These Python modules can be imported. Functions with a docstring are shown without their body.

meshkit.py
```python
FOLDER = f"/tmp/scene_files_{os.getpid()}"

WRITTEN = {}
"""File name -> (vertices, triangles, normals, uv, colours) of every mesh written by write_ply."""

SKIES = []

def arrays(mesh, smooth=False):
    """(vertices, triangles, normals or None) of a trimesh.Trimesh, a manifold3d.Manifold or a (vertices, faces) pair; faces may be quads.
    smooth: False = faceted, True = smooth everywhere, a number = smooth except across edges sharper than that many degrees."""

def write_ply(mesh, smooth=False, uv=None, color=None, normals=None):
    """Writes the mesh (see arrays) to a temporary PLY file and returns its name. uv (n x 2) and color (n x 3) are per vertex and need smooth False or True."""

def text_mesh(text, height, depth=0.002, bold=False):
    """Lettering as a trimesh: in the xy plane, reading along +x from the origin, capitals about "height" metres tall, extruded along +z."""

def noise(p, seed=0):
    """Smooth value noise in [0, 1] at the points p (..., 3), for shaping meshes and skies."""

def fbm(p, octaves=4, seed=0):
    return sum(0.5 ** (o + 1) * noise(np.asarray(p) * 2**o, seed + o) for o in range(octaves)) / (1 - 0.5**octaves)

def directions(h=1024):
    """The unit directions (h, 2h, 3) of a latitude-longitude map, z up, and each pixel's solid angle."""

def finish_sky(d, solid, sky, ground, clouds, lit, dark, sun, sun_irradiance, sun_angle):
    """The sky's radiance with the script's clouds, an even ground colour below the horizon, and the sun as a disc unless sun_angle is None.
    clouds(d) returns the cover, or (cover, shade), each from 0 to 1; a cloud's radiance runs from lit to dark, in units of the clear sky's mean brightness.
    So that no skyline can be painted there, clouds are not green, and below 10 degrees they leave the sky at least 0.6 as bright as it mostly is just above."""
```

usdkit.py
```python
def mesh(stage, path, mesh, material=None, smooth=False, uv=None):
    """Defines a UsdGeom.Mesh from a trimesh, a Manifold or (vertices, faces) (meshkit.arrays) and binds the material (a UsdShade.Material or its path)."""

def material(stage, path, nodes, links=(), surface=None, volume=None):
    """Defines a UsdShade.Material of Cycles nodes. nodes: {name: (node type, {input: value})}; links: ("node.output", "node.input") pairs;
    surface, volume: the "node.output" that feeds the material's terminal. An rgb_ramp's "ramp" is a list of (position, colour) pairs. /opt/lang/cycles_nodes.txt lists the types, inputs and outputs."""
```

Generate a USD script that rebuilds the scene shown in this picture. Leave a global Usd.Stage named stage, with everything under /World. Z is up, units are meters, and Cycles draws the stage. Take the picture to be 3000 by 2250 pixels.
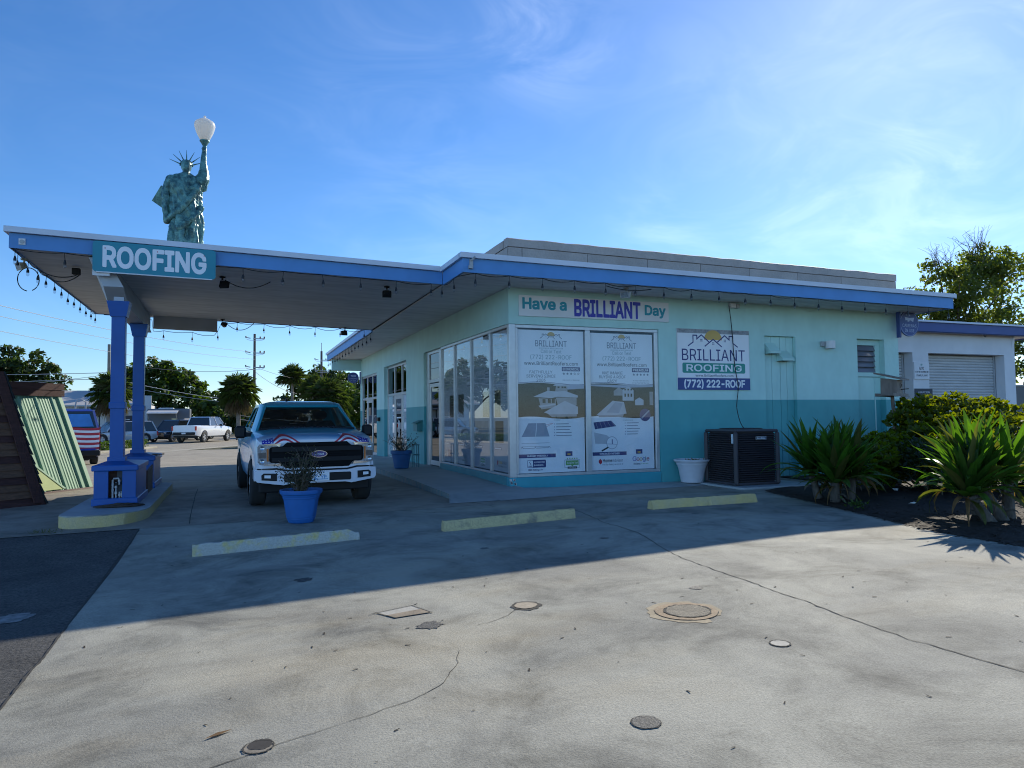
import math, random
import numpy as np
import trimesh
import manifold3d as m3
from manifold3d import Manifold
import meshkit, usdkit
from pxr import Usd, UsdGeom, UsdLux, UsdShade, Gf, Sdf

random.seed(7)
np.random.seed(7)
stage = Usd.Stage.CreateInMemory()
UsdGeom.SetStageUpAxis(stage, "Z")
UsdGeom.SetStageMetersPerUnit(stage, 1.0)
UsdGeom.Xform.Define(stage, "/World")
stage.SetDefaultPrim(stage.GetPrimAtPath("/World"))
UsdGeom.Scope.Define(stage, "/World/Looks")

# ------------------------------------------------------------------ camera, sky, sun, exposure
EXPOSURE = 0.42
SUN_I, SKY_S = 1.05, 0.13
SUN_AZ, SUN_EL = math.radians(49.6), math.radians(28.2)
SUN = np.array([math.cos(SUN_EL) * math.sin(SUN_AZ), math.cos(SUN_EL) * math.cos(SUN_AZ), math.sin(SUN_EL)])
CAM = np.array([0.0, 0.0, 1.35])


def matrix(r, u, b, p):
    return Gf.Matrix4d(*[float(x) for x in (*r, 0, *u, 0, *b, 0, *p, 1)])


def make_camera():
    yaw, pit, rol = math.radians(21.12), math.radians(2.64), math.radians(-0.61)
    fw = np.array([math.sin(yaw) * math.cos(pit), math.cos(yaw) * math.cos(pit), math.sin(pit)])
    r0 = np.array([math.cos(yaw), -math.sin(yaw), 0])
    u0 = np.cross(r0, fw)
    r = math.cos(rol) * r0 + math.sin(rol) * u0
    u = -math.sin(rol) * r0 + math.cos(rol) * u0
    c = UsdGeom.Camera.Define(stage, "/World/camera")
    c.AddTransformOp().Set(matrix(r, u, -fw, CAM))
    c.CreateHorizontalApertureAttr(36.0)
    c.CreateVerticalApertureAttr(27.0)
    c.CreateFocalLengthAttr(36.0 * 2117 / 3000)
    c.CreateClippingRangeAttr(Gf.Vec2f(0.05, 20000))
    c.CreateExposureAttr(EXPOSURE)


make_camera()


def make_sky():
    n = {
        "sky": ("sky_texture", {"sky_type": "single_scattering", "sun_disc": False, "sun_elevation": SUN_EL, "sun_rotation": SUN_AZ,
                                "air_density": 0.95, "aerosol_density": 0.16, "ozone_density": 7.0, "altitude": 0.0}),
        "hsv": ("hsv", {"hue": 0.502, "saturation": 1.1, "value": 0.92}),
        "tc": ("texture_coordinate", {}),
        "mp": ("mapping", {"scale": (2.0, 3.2, 5.5), "rotation": (0.55, 0.35, 0.5), "location": (3.1, 1.7, 0.4)}),
        "n": ("noise_texture", {"scale": 2.1, "detail": 9, "roughness": 0.6, "distortion": 1.1}),
        "r": ("rgb_ramp", {"ramp": [(0.0, (0, 0, 0)), (0.40, (0, 0, 0)), (0.52, (0.3,) * 3), (0.66, (0.85,) * 3), (1.0, (1.0,) * 3)]}),
        "mul": ("math", {"math_type": "multiply"}),
        "add": ("vector_math", {"math_type": "multiply_add", "vector2": (1.05, 1.0, 0.95), "vector3": (1.9, 1.85, 1.75)}),
        "mix": ("mix", {"mix_type": "mix"}),
        "bg": ("background_shader", {"strength": SKY_S}),
    }
    l = [("tc.generated", "mp.vector"), ("mp.vector", "n.vector"), ("n.fac", "r.fac"), ("r.color", "mul.value1"), ("mul.value", "mix.fac"),
         ("sky.color", "hsv.color"), ("hsv.color", "add.vector1"), ("hsv.color", "mix.color1"), ("add.vector", "mix.color2"), ("mix.color", "bg.color")]
    # drifts of thin cirrus: direction, angular size, thickness; some lie behind the camera, as they do all over such a sky
    drifts = [((.36, .80, .475), .13, .75), ((.40, .785, .46), .09, .5), ((.15, .885, .43), .16, .22), ((.74, .59, .315), .13, .7), ((.775, .575, .25), .14, .75), ((.66, .70, .25), .20, .45),
              ((.54, .81, .225), .12, .5), ((.765, .52, .38), .30, .55), ((.59, .735, .33), .22, .35), ((.24, .89, .39), .18, .25), ((.70, .64, .20), .22, .5), ((.25, .93, .25), .22, .2),
              ((-.7, .3, .5), .4, .5), ((-.2, -.7, .6), .5, .5), ((.7, -.5, .4), .4, .5), ((-.6, -.6, .3), .4, .5)]
    last = None
    for k, (d, r, w) in enumerate(drifts):
        d = np.array(d) / np.linalg.norm(d)
        n["d%d" % k] = ("vector_math", {"math_type": "distance", "vector2": tuple(d)})
        n["m%d" % k] = ("map_range", {"range_type": "smoothstep", "from_min": r, "from_max": 0.0, "to_min": 0.0, "to_max": min(1.0, w * 0.95), "clamp": True})
        l += [("tc.generated", "d%d.vector1" % k), ("d%d.value" % k, "m%d.value" % k)]
        if last:
            n["x%d" % k] = ("math", {"math_type": "maximum"})
            l += [(last, "x%d.value1" % k), ("m%d.result" % k, "x%d.value2" % k)]
            last = "x%d.value" % k
        else:
            last = "m%d.result" % k
    n["base"] = ("math", {"math_type": "add", "value2": 0.07})
    l += [(last, "base.value1"), ("base.value", "mul.value2")]
    m = usdkit.material(stage, "/World/Looks/sky_look", n, l, surface="bg.background")
    d = UsdLux.DomeLight.Define(stage, "/World/sky")
    UsdShade.MaterialBindingAPI.Apply(d.GetPrim()).Bind(m)
    d.GetPrim().SetCustomDataByKey("kind", "structure")


def make_sun():
    s = UsdLux.DistantLight.Define(stage, "/World/sun")
    s.CreateIntensityAttr(SUN_I)
    s.CreateNormalizeAttr(True)
    s.CreateAngleAttr(0.55)
    s.CreateColorAttr(Gf.Vec3f(1.0, 0.94, 0.81))
    x = np.cross([0, 0, 1.0], SUN)
    x /= np.linalg.norm(x)
    s.AddTransformOp().Set(matrix(x, np.cross(SUN, x), SUN, (0, 0, 30)))


make_sky()
make_sun()

# ------------------------------------------------------------------ materials
LOOKS = {}


def look(name, col, rough=0.6, var=0.12, scale=3.0, fine=0.0, fscale=60.0, bump=0.0, bscale=40.0, metal=0.0, spec=0.5, coat=0.0, col2=None, stretch=(1, 1, 1), island=0.0, trans=0.0, lo=0.35, hi=0.65, ttint=(1.5, 1.6, 0.55)):
    """A principled paint whose colour wanders between col*(1-var) (or col2) and col, with optional fine grain and bump."""
    if name in LOOKS:
        return LOOKS[name]
    c = np.array(col, float)
    c2 = c * (1 - var) if col2 is None else np.array(col2, float)
    n = {"g": ("geometry", {}), "mp": ("mapping", {"scale": stretch}),
         "n": ("noise_texture", {"scale": scale, "detail": 6, "roughness": 0.62}),
         "r": ("rgb_ramp", {"ramp": [(0.0, c2), (lo, c2), (hi, c), (1.0, c)]}),
         "p": ("principled_bsdf", {"roughness": rough, "metallic": metal, "specular_ior_level": spec, "coat_weight": coat, "coat_roughness": 0.06})}
    l = [("g.position", "mp.vector"), ("mp.vector", "n.vector"), ("n.fac", "r.fac")]
    out = "r.color"
    if fine:
        n["f"] = ("noise_texture", {"scale": fscale, "detail": 3, "roughness": 0.7})
        n["fr"] = ("rgb_ramp", {"ramp": [(0.0, (1 - fine,) * 3), (0.35, (1 - fine,) * 3), (0.6, (1, 1, 1)), (1.0, (1 + fine * 0.4,) * 3)]})
        n["fm"] = ("mix", {"mix_type": "multiply", "fac": 1.0})
        l += [("mp.vector", "f.vector"), ("f.fac", "fr.fac"), (out, "fm.color1"), ("fr.color", "fm.color2")]
        out = "fm.color"
    if island:
        n["ir"] = ("rgb_ramp", {"ramp": [(0.0, (1 - island,) * 3), (1.0, (1 + island,) * 3)]})
        n["im"] = ("mix", {"mix_type": "multiply", "fac": 1.0})
        l += [("g.random_per_island", "ir.fac"), (out, "im.color1"), ("ir.color", "im.color2")]
        out = "im.color"
    l.append((out, "p.base_color"))
    if bump:
        n["bn"] = ("noise_texture", {"scale": bscale, "detail": 5, "roughness": 0.65})
        n["b"] = ("bump", {"strength": 1.0, "distance": bump})
        l += [("mp.vector", "bn.vector"), ("bn.fac", "b.height"), ("b.normal", "p.normal")]
    s = "p.BSDF"
    if trans:
        n["t"] = ("translucent_bsdf", {})
        n["tm"] = ("mix", {"mix_type": "multiply", "fac": 1.0, "color2": ttint})
        n["mx"] = ("mix_closure", {"fac": trans})
        l += [(out, "tm.color1"), ("tm.color", "t.color"), ("p.BSDF", "mx.closure1"), ("t.BSDF", "mx.closure2")]
        s = "mx.closure"
    LOOKS[name] = usdkit.material(stage, "/World/Looks/" + name, n, l, surface=s)
    return LOOKS[name]


def pane_look(name, tint=(0.75, 0.8, 0.8), rough=0.0, gloss=(0.95, 0.97, 1.0), ior=1.5):
    if name in LOOKS:
        return LOOKS[name]
    LOOKS[name] = usdkit.material(stage, "/World/Looks/" + name, {
        "t": ("transparent_bsdf", {"color": tint}), "g": ("glossy_bsdf", {"color": gloss, "roughness": rough}),
        "ge": ("geometry", {}), "io": ("mix_float", {"a": ior, "b": 1.0 / ior}),
        "f": ("fresnel", {}), "m": ("mix_closure", {})},
        [("ge.backfacing", "io.fac"), ("io.result", "f.IOR"), ("f.fac", "m.fac"), ("t.BSDF", "m.closure1"), ("g.BSDF", "m.closure2")], surface="m.closure")
    return LOOKS[name]


def wall_look(name, upper, lower, z, slope=0.0):
    """Painted stucco in two colours that meet at height z, with faint dirt and roller marks."""
    n = {"g": ("geometry", {}), "s": ("separate_xyz", {}), "gt": ("math", {"math_type": "greater_than", "value2": z}),
         "mx": ("mix", {"mix_type": "mix", "color1": lower, "color2": upper}),
         "mp": ("mapping", {"scale": (1, 1, 0.55)}), "n": ("noise_texture", {"scale": 1.7, "detail": 7, "roughness": 0.65}),
         "r": ("rgb_ramp", {"ramp": [(0, (0.8, 0.82, 0.84)), (0.4, (0.92, 0.93, 0.93)), (0.65, (1.03, 1.03, 1.03)), (1, (1.06, 1.06, 1.06))]}),
         "m2": ("mix", {"mix_type": "multiply", "fac": 1.0}), "bn": ("noise_texture", {"scale": 70, "detail": 4}), "b": ("bump", {"strength": 0.6, "distance": 0.004}),
         "bn2": ("noise_texture", {"scale": 5, "detail": 3}), "b2": ("bump", {"strength": 0.5, "distance": 0.02}),
         "p": ("principled_bsdf", {"roughness": 0.55, "specular_ior_level": 0.4})}
    l = [("g.position", "s.vector"), ("s.z", "gt.value1"), ("gt.value", "mx.fac"), ("g.position", "mp.vector"), ("mp.vector", "n.vector"), ("n.fac", "r.fac"),
         ("mx.color", "m2.color1"), ("r.color", "m2.color2"), ("m2.color", "p.base_color"), ("g.position", "bn.vector"), ("bn.fac", "b.height"),
         ("g.position", "bn2.vector"), ("bn2.fac", "b2.height"), ("b.normal", "b2.normal"), ("b2.normal", "p.normal")]
    LOOKS[name] = usdkit.material(stage, "/World/Looks/" + name, n, l, surface="p.BSDF")
    return LOOKS[name]


def ground_look(name, col, dark, warm, spots=0.25, speck=0.25, bump=0.006, rough=0.85, s1=0.35, s2=1.6, fsc=55.0, warm_amt=0.25):
    """Old paving: broad pale and dark clouds, stains, rust-coloured drifts, fine aggregate grain."""
    n = {"g": ("geometry", {}),
         "n1": ("noise_texture", {"scale": s1, "detail": 8, "roughness": 0.68, "distortion": 0.4}),
         "r1": ("rgb_ramp", {"ramp": [(0, (0, 0, 0)), (0.44, (0, 0, 0)), (0.60, (1, 1, 1)), (1, (1, 1, 1))]}),
         "mA": ("mix", {"mix_type": "mix", "color1": col, "color2": dark}), "k1": ("math", {"math_type": "multiply", "value2": spots * 2.2}),
         "n2": ("noise_texture", {"scale": s2, "detail": 8, "roughness": 0.72, "distortion": 0.6}),
         "r2": ("rgb_ramp", {"ramp": [(0, (1.08,) * 3), (0.40, (1.03,) * 3), (0.50, (1 - spots * .35,) * 3), (0.58, (1 - spots,) * 3), (0.68, (1 - spots * 1.9,) * 3), (1, (1 - spots * 2.4,) * 3)]}),
         "mB": ("mix", {"mix_type": "multiply", "fac": 1.0}),
         "mp3": ("mapping", {"scale": (0.28, 0.9, 1), "location": (7.3, 2.2, 0), "rotation": (0, 0, 0.12)}), "n3": ("noise_texture", {"scale": 0.8, "detail": 5, "roughness": 0.6}),
         "r3": ("rgb_ramp", {"ramp": [(0, (0, 0, 0)), (0.52, (0, 0, 0)), (0.72, (warm_amt,) * 3), (1, (warm_amt * 1.4,) * 3)]}),
         "mC": ("mix", {"mix_type": "mix", "color2": warm}),
         "n4": ("noise_texture", {"scale": fsc, "detail": 4, "roughness": 0.75}),
         "r4": ("rgb_ramp", {"ramp": [(0, (1 - speck * 2,) * 3), (0.38, (1 - speck,) * 3), (0.55, (1, 1, 1)), (0.72, (1 + speck * 0.7,) * 3), (1, (1 + speck,) * 3)]}),
         "mD": ("mix", {"mix_type": "multiply", "fac": 1.0}),
         "v": ("voronoi_texture", {"scale": 6.5, "feature": "f1", "randomness": 1.0}),
         "rv": ("rgb_ramp", {"ramp": [(0, (0.35,) * 3), (0.035, (0.45,) * 3), (0.06, (1, 1, 1)), (1, (1, 1, 1))]}),
         "mE": ("mix", {"mix_type": "multiply", "fac": 0.25}),
         "b": ("bump", {"strength": 1.0, "distance": bump}), "b2": ("bump", {"strength": 0.6, "distance": bump * 0.8}),
         "p": ("principled_bsdf", {"roughness": rough, "specular_ior_level": 0.3})}
    l = [("g.position", "n1.vector"), ("n1.fac", "r1.fac"), ("r1.color", "k1.value1"), ("k1.value", "mA.fac"),
         ("g.position", "n2.vector"), ("n2.fac", "r2.fac"), ("mA.color", "mB.color1"), ("r2.color", "mB.color2"),
         ("g.position", "mp3.vector"), ("mp3.vector", "n3.vector"), ("n3.fac", "r3.fac"), ("r3.color", "mC.fac"), ("mB.color", "mC.color1"),
         ("g.position", "n4.vector"), ("n4.fac", "r4.fac"), ("mC.color", "mD.color1"), ("r4.color", "mD.color2"),
         ("g.position", "v.vector"), ("v.distance", "rv.fac"), ("mD.color", "mE.color1"), ("rv.color", "mE.color2"), ("mE.color", "p.base_color"),
         ("n4.fac", "b.height"), ("n2.fac", "b2.height"), ("b.normal", "b2.normal"), ("b2.normal", "p.normal")]
    LOOKS[name] = usdkit.material(stage, "/World/Looks/" + name, n, l, surface="p.BSDF")
    return LOOKS[name]


CONCRETE = ground_look("concrete_look", (0.43, 0.41, 0.335), (0.235, 0.228, 0.20), (0.50, 0.38, 0.20), spots=0.30, speck=0.24, fsc=85, bump=0.004, s1=0.5, s2=1.1)
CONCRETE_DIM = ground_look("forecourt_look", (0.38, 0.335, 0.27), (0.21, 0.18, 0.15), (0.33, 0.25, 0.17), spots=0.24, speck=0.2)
ASPHALT_OLD = ground_look("old_asphalt_look", (0.125, 0.12, 0.11), (0.065, 0.062, 0.06), (0.12, 0.115, 0.1), spots=0.2, speck=0.5, bump=0.012, fsc=40)
ASPHALT_LOT = ground_look("lot_asphalt_look", (0.38, 0.335, 0.26), (0.27, 0.24, 0.19), (0.28, 0.25, 0.2), spots=0.15, speck=0.2, fsc=30)
EARTH = ground_look("earth_look", (0.16, 0.15, 0.08), (0.08, 0.09, 0.035), (0.2, 0.17, 0.1), spots=0.2, speck=0.4, bump=0.03, fsc=20)
MULCH = ground_look("mulch_look", (0.075, 0.052, 0.036), (0.03, 0.023, 0.018), (0.1, 0.07, 0.04), spots=0.25, speck=0.55, bump=0.03, fsc=35)
WALK = ground_look("walkway_look", (0.40, 0.42, 0.41), (0.24, 0.25, 0.25), (0.34, 0.32, 0.27), spots=0.12, speck=0.14, rough=0.6)
GUTTER = ground_look("gutter_look", (0.44, 0.40, 0.31), (0.33, 0.3, 0.25), (0.42, 0.36, 0.25), spots=0.12, speck=0.15)
WALL = wall_look("wall_look", (0.44, 0.66, 0.61), (0.075, 0.325, 0.335), 1.668)
MINT = look("mint_look", (0.44, 0.66, 0.61), 0.55, 0.08, 2, bump=0.003, bscale=60)
BASE_TEAL = look("base_teal_look", (0.04, 0.30, 0.36), 0.5, 0.15, 3, bump=0.003, bscale=50, fine=0.08)
WHITE_WALL = look("white_wall_look", (0.72, 0.70, 0.70), 0.6, 0.1, 1.2, bump=0.004, bscale=50, fine=0.05)
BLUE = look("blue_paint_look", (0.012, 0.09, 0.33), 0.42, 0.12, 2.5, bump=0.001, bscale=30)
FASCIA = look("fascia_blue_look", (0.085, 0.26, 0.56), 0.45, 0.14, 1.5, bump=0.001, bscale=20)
NAVY = look("navy_look", (0.045, 0.075, 0.235), 0.45, 0.15, 2)
FLASH = look("flashing_look", (0.62, 0.64, 0.70), 0.4, 0.12, 2.0, stretch=(0.4, 0.4, 1))
DRIP = look("drip_edge_look", (0.03, 0.05, 0.14), 0.6, 0.1)
SOFFIT = look("soffit_look", (0.74, 0.72, 0.72), 0.65, 0.22, 2.2, fine=0.14, fscale=9, stretch=(0.5, 2.4, 1), bump=0.002, bscale=30)
BEAM = look("beam_look", (0.44, 0.45, 0.47), 0.6, 0.12, 2)
PARAPET = look("parapet_look", (0.42, 0.37, 0.33), 0.75, 0.2, 1.6, fine=0.1, fscale=25, bump=0.004, bscale=30)
PARAPET_B = look("parapet_tone_look", (0.39, 0.345, 0.31), 0.75, 0.2, 1.9, fine=0.1, fscale=25, bump=0.004, bscale=30)
ROOFTOP = look("rooftop_look", (0.45, 0.45, 0.45), 0.8, 0.2)
ALU = look("aluminium_look", (0.62, 0.62, 0.62), 0.32, 0.1, 8, metal=0.75)
PANE = pane_look("window_pane_look", (0.97, 0.98, 0.98), ior=1.5)
PANE_DARK = pane_look("tinted_pane_look", (0.10, 0.12, 0.12), ior=1.55)
DARK_ROOM = look("interior_look", (0.05, 0.048, 0.05), 0.8, 0.3)
PAPER = look("poster_film_look", (0.78, 0.79, 0.83), 0.5, 0.05, 2)
NAVY_INK = look("navy_ink_look", (0.045, 0.05, 0.17), 0.5, 0.05)
GREY_INK = look("grey_ink_look", (0.13, 0.16, 0.22), 0.5, 0.05)
DIM_INK = look("faded_ink_look", (0.24, 0.34, 0.38), 0.5, 0.05)
BLACK_INK = look("black_ink_look", (0.03, 0.035, 0.05), 0.5, 0.05)
TEAL_INK = look("teal_ink_look", (0.02, 0.27, 0.34), 0.45, 0.06)
GREEN_INK = look("green_ink_look", (0.03, 0.27, 0.22), 0.45, 0.06)
LEAF_INK = look("leaf_green_ink_look", (0.16, 0.36, 0.12), 0.45, 0.06)
INDIGO = look("indigo_ink_look", (0.05, 0.05, 0.38), 0.45, 0.06)
ORANGE_INK = look("orange_ink_look", (0.62, 0.38, 0.10), 0.5, 0.1)
WHITE_INK = look("white_ink_look", (0.78, 0.78, 0.80), 0.45, 0.04)
RED_INK = look("red_ink_look", (0.45, 0.03, 0.05), 0.45, 0.06)
PRINT_DARK = look("print_trees_look", (0.022, 0.03, 0.024), 0.5, 0.75, 7, fine=0.5, fscale=40)
PRINT_MID = look("print_wall_look", (0.33, 0.32, 0.34), 0.5, 0.2, 6)
PRINT_ROOF = look("print_roof_look", (0.48, 0.49, 0.54), 0.5, 0.12, 5)
PRINT_SKY = look("print_sky_look", (0.36, 0.40, 0.50), 0.5, 0.1, 4)
PANEL_GREY = look("print_panel_look", (0.33, 0.36, 0.44), 0.5, 0.15, 6)
SIGN_WHITE = look("sign_white_look", (0.70, 0.68, 0.68), 0.5, 0.08, 3)
SIGN_TEAL = look("sign_teal_look", (0.015, 0.24, 0.31), 0.4, 0.08, 3)
YELLOW = look("yellow_kerb_look", (0.56, 0.43, 0.17), 0.7, 0.3, 4, fine=0.2, fscale=60, col2=(0.48, 0.40, 0.24), bump=0.004)
YELLOW_WORN = look("worn_yellow_look", (0.52, 0.43, 0.17), 0.75, 0.3, 5, fine=0.25, fscale=60, col2=(0.42, 0.41, 0.36), lo=0.50, hi=0.66, bump=0.004)
YELLOW_DIRTY = look("dirty_yellow_look", (0.50, 0.42, 0.22), 0.75, 0.3, 6, fine=0.35, fscale=60, col2=(0.22, 0.20, 0.15), lo=0.30, hi=0.50, bump=0.004)
ISLAND_TOP = look("island_top_look", (0.38, 0.41, 0.43), 0.7, 0.2, 4, fine=0.1, fscale=30, bump=0.003)
BLACK = look("black_plastic_look", (0.012, 0.012, 0.013), 0.5, 0.2, spec=0.3)
RUBBER = look("rubber_look", (0.018, 0.018, 0.018), 0.8, 0.3, 20)
CORD = look("cord_look", (0.012, 0.012, 0.014), 0.55, 0.1)
BULB = pane_look("bulb_glass_look", (0.85, 0.86, 0.88), ior=1.6)
GREYPAINT = look("grey_metal_look", (0.40, 0.40, 0.40), 0.45, 0.12, 6, metal=0.2)
BRONZE = look("patina_look", (0.15, 0.32, 0.28), 0.3, 0.5, 9, col2=(0.03, 0.085, 0.09), metal=0.35, fine=0.3, fscale=40, bump=0.006, bscale=30, lo=0.38, hi=0.62)
GLOBE = look("globe_look", (0.90, 0.89, 0.86), 0.3, 0.02, trans=0.45, ttint=(1.0, 0.99, 0.97))
PVC = look("pvc_look", (0.62, 0.62, 0.62), 0.4, 0.15, 12)
RUSTWOOD = look("brown_board_look", (0.14, 0.065, 0.042), 0.7, 0.35, 5, stretch=(1, 1, 6), fine=0.2, fscale=30)
BROWN = look("brown_wood_look", (0.13, 0.05, 0.038), 0.65, 0.4, 4, stretch=(1, 1, 8), fine=0.2, fscale=25, bump=0.002)
BROWN_SIDING = look("brown_siding_look", (0.27, 0.135, 0.075), 0.65, 0.35, 5, stretch=(1, 1, 7), fine=0.2, fscale=25, bump=0.002)
SHINGLE = look("shingle_look", (0.035, 0.037, 0.037), 0.9, 0.5, 9, fine=0.5, fscale=90, bump=0.004, bscale=80)
GREEN_METAL = look("green_metal_look", (0.25, 0.44, 0.29), 0.55, 0.1, 3, spec=0.3)
GREEN_TRIM = look("green_trim_look", (0.27, 0.46, 0.30), 0.5, 0.08, 3, spec=0.3)
LIME = look("lime_panel_look", (0.40, 0.50, 0.16), 0.6, 0.15, 3)
POT_BLUE = look("pot_blue_look", (0.015, 0.115, 0.36), 0.45, 0.15, 6)
POT_TEAL = look("pot_dusk_blue_look", (0.03, 0.12, 0.30), 0.5, 0.15, 6)
POT_WHITE = look("planter_look", (0.55, 0.55, 0.58), 0.55, 0.12, 6)
SOIL = look("soil_look", (0.05, 0.035, 0.025), 0.95, 0.5, 30, bump=0.01)
AC_METAL = look("condenser_look", (0.05, 0.043, 0.048), 0.5, 0.15, 5)
AC_DARK = look("condenser_inner_look", (0.028, 0.024, 0.026), 0.6, 0.1)
TWIG = look("twig_look", (0.12, 0.09, 0.06), 0.85, 0.3, 20)
LEAF_POT = look("pot_shrub_leaf_look", (0.10, 0.115, 0.05), 0.5, 0.3, 6, island=0.5, trans=0.3)
LEAF_STRAP = look("strap_leaf_look", (0.065, 0.145, 0.025), 0.36, 0.35, 5, trans=0.5, ttint=(2.0, 2.1, 0.4))
LEAF_STRAP_B = look("strap_leaf_old_look", (0.13, 0.14, 0.035), 0.45, 0.35, 5, trans=0.42)
LEAF_DEAD = look("dead_leaf_look", (0.27, 0.15, 0.06), 0.7, 0.35, 6, trans=0.3)
LEAF_SHRUB = look("shrub_leaf_look", (0.19, 0.245, 0.02), 0.4, 0.3, 4, island=0.35, trans=0.6, ttint=(2.2, 2.0, 0.25))
LEAF_OAK = look("oak_leaf_look", (0.17, 0.27, 0.045), 0.5, 0.3, 0.4, island=0.55, trans=0.5)
LEAF_PINE = look("dark_leaf_look", (0.11, 0.175, 0.045), 0.55, 0.3, 0.4, island=0.5, trans=0.45)
LEAF_RIGHT = look("airy_leaf_look", (0.30, 0.36, 0.09), 0.5, 0.3, 0.6, island=0.5, trans=0.62)
LEAF_PALM = look("palm_leaf_look", (0.13, 0.185, 0.05), 0.4, 0.3, 1, island=0.45, trans=0.45)
PALM_DEAD = look("palm_skirt_look", (0.30, 0.23, 0.14), 0.8, 0.35, 2, island=0.4, trans=0.25)
LEAF_HEDGE = look("hedge_leaf_look", (0.14, 0.24, 0.04), 0.5, 0.3, 2, island=0.5, trans=0.4)
BARK = look("bark_look", (0.16, 0.12, 0.09), 0.9, 0.4, 6, stretch=(1, 1, 0.3), bump=0.01)
PALE_TRUNK = look("bulb_trunk_look", (0.12, 0.10, 0.08), 0.85, 0.5, 14, stretch=(1, 1, 0.3), fine=0.4, fscale=40, bump=0.008)
PALM_TRUNK = look("palm_trunk_look", (0.25, 0.21, 0.17), 0.9, 0.4, 3, bump=0.02, bscale=8)
POLE = look("pole_wood_look", (0.115, 0.085, 0.07), 0.85, 0.3, 2, stretch=(1, 1, 0.1))
GREYWOOD = look("weathered_wood_look", (0.22, 0.17, 0.135), 0.8, 0.35, 12, stretch=(1, 1, 0.2), bump=0.002)
TRUCK_GLASS = pane_look("vehicle_glass_look", (0.42, 0.47, 0.46), ior=1.5)
CHROME = look("chrome_look", (0.75, 0.75, 0.77), 0.12, 0.02, metal=1.0)
LENS = look("lamp_lens_look", (0.42, 0.44, 0.46), 0.1, 0.5, 26, coat=1.0, metal=0.4)
AMBER = look("amber_lens_look", (0.45, 0.12, 0.02), 0.15, 0.2, coat=1.0)
RED_LENS = look("red_lens_look", (0.5, 0.01, 0.02), 0.15, 0.2, coat=1.0)
CAR_WHITE = look("white_car_paint_look", (0.74, 0.74, 0.75), 0.25, 0.02, coat=1.0)
CAR_BLACK = look("black_car_paint_look", (0.008, 0.009, 0.014), 0.2, 0.02, coat=1.0)
CAR_SILVER = look("silver_car_paint_look", (0.48, 0.49, 0.50), 0.22, 0.02, coat=1.0, metal=0.4)
CAR_GLASS = look("far_car_glass_look", (0.012, 0.016, 0.018), 0.06, 0.1, coat=1.0)
TRUCK_WHITE = look("truck_white_look", (0.60, 0.62, 0.68), 0.28, 0.03, coat=0.8)
VAN_BLUE = look("van_blue_look", (0.02, 0.04, 0.30), 0.3, 0.05, coat=0.8)
GREYWALL = look("grey_siding_look", (0.42, 0.44, 0.47), 0.6, 0.08, 1)
DARKGREY = look("slate_box_look", (0.12, 0.135, 0.16), 0.55, 0.1, 1)
TINROOF = look("tin_roof_look", (0.52, 0.48, 0.44), 0.5, 0.12, 0.8, stretch=(1, 3, 1))
CRACK = look("crack_look", (0.065, 0.06, 0.05), 0.95, 0.3, 10)
IRON = look("iron_look", (0.13, 0.125, 0.115), 0.7, 0.45, 30, fine=0.5, fscale=60, bump=0.01, bscale=80)
RUST = look("rust_look", (0.36, 0.24, 0.13), 0.8, 0.3, 9, fine=0.25, fscale=50, bump=0.005)
PATCH = look("patch_look", (0.34, 0.27, 0.19), 0.85, 0.25, 9, fine=0.2, fscale=50, bump=0.004)
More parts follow.
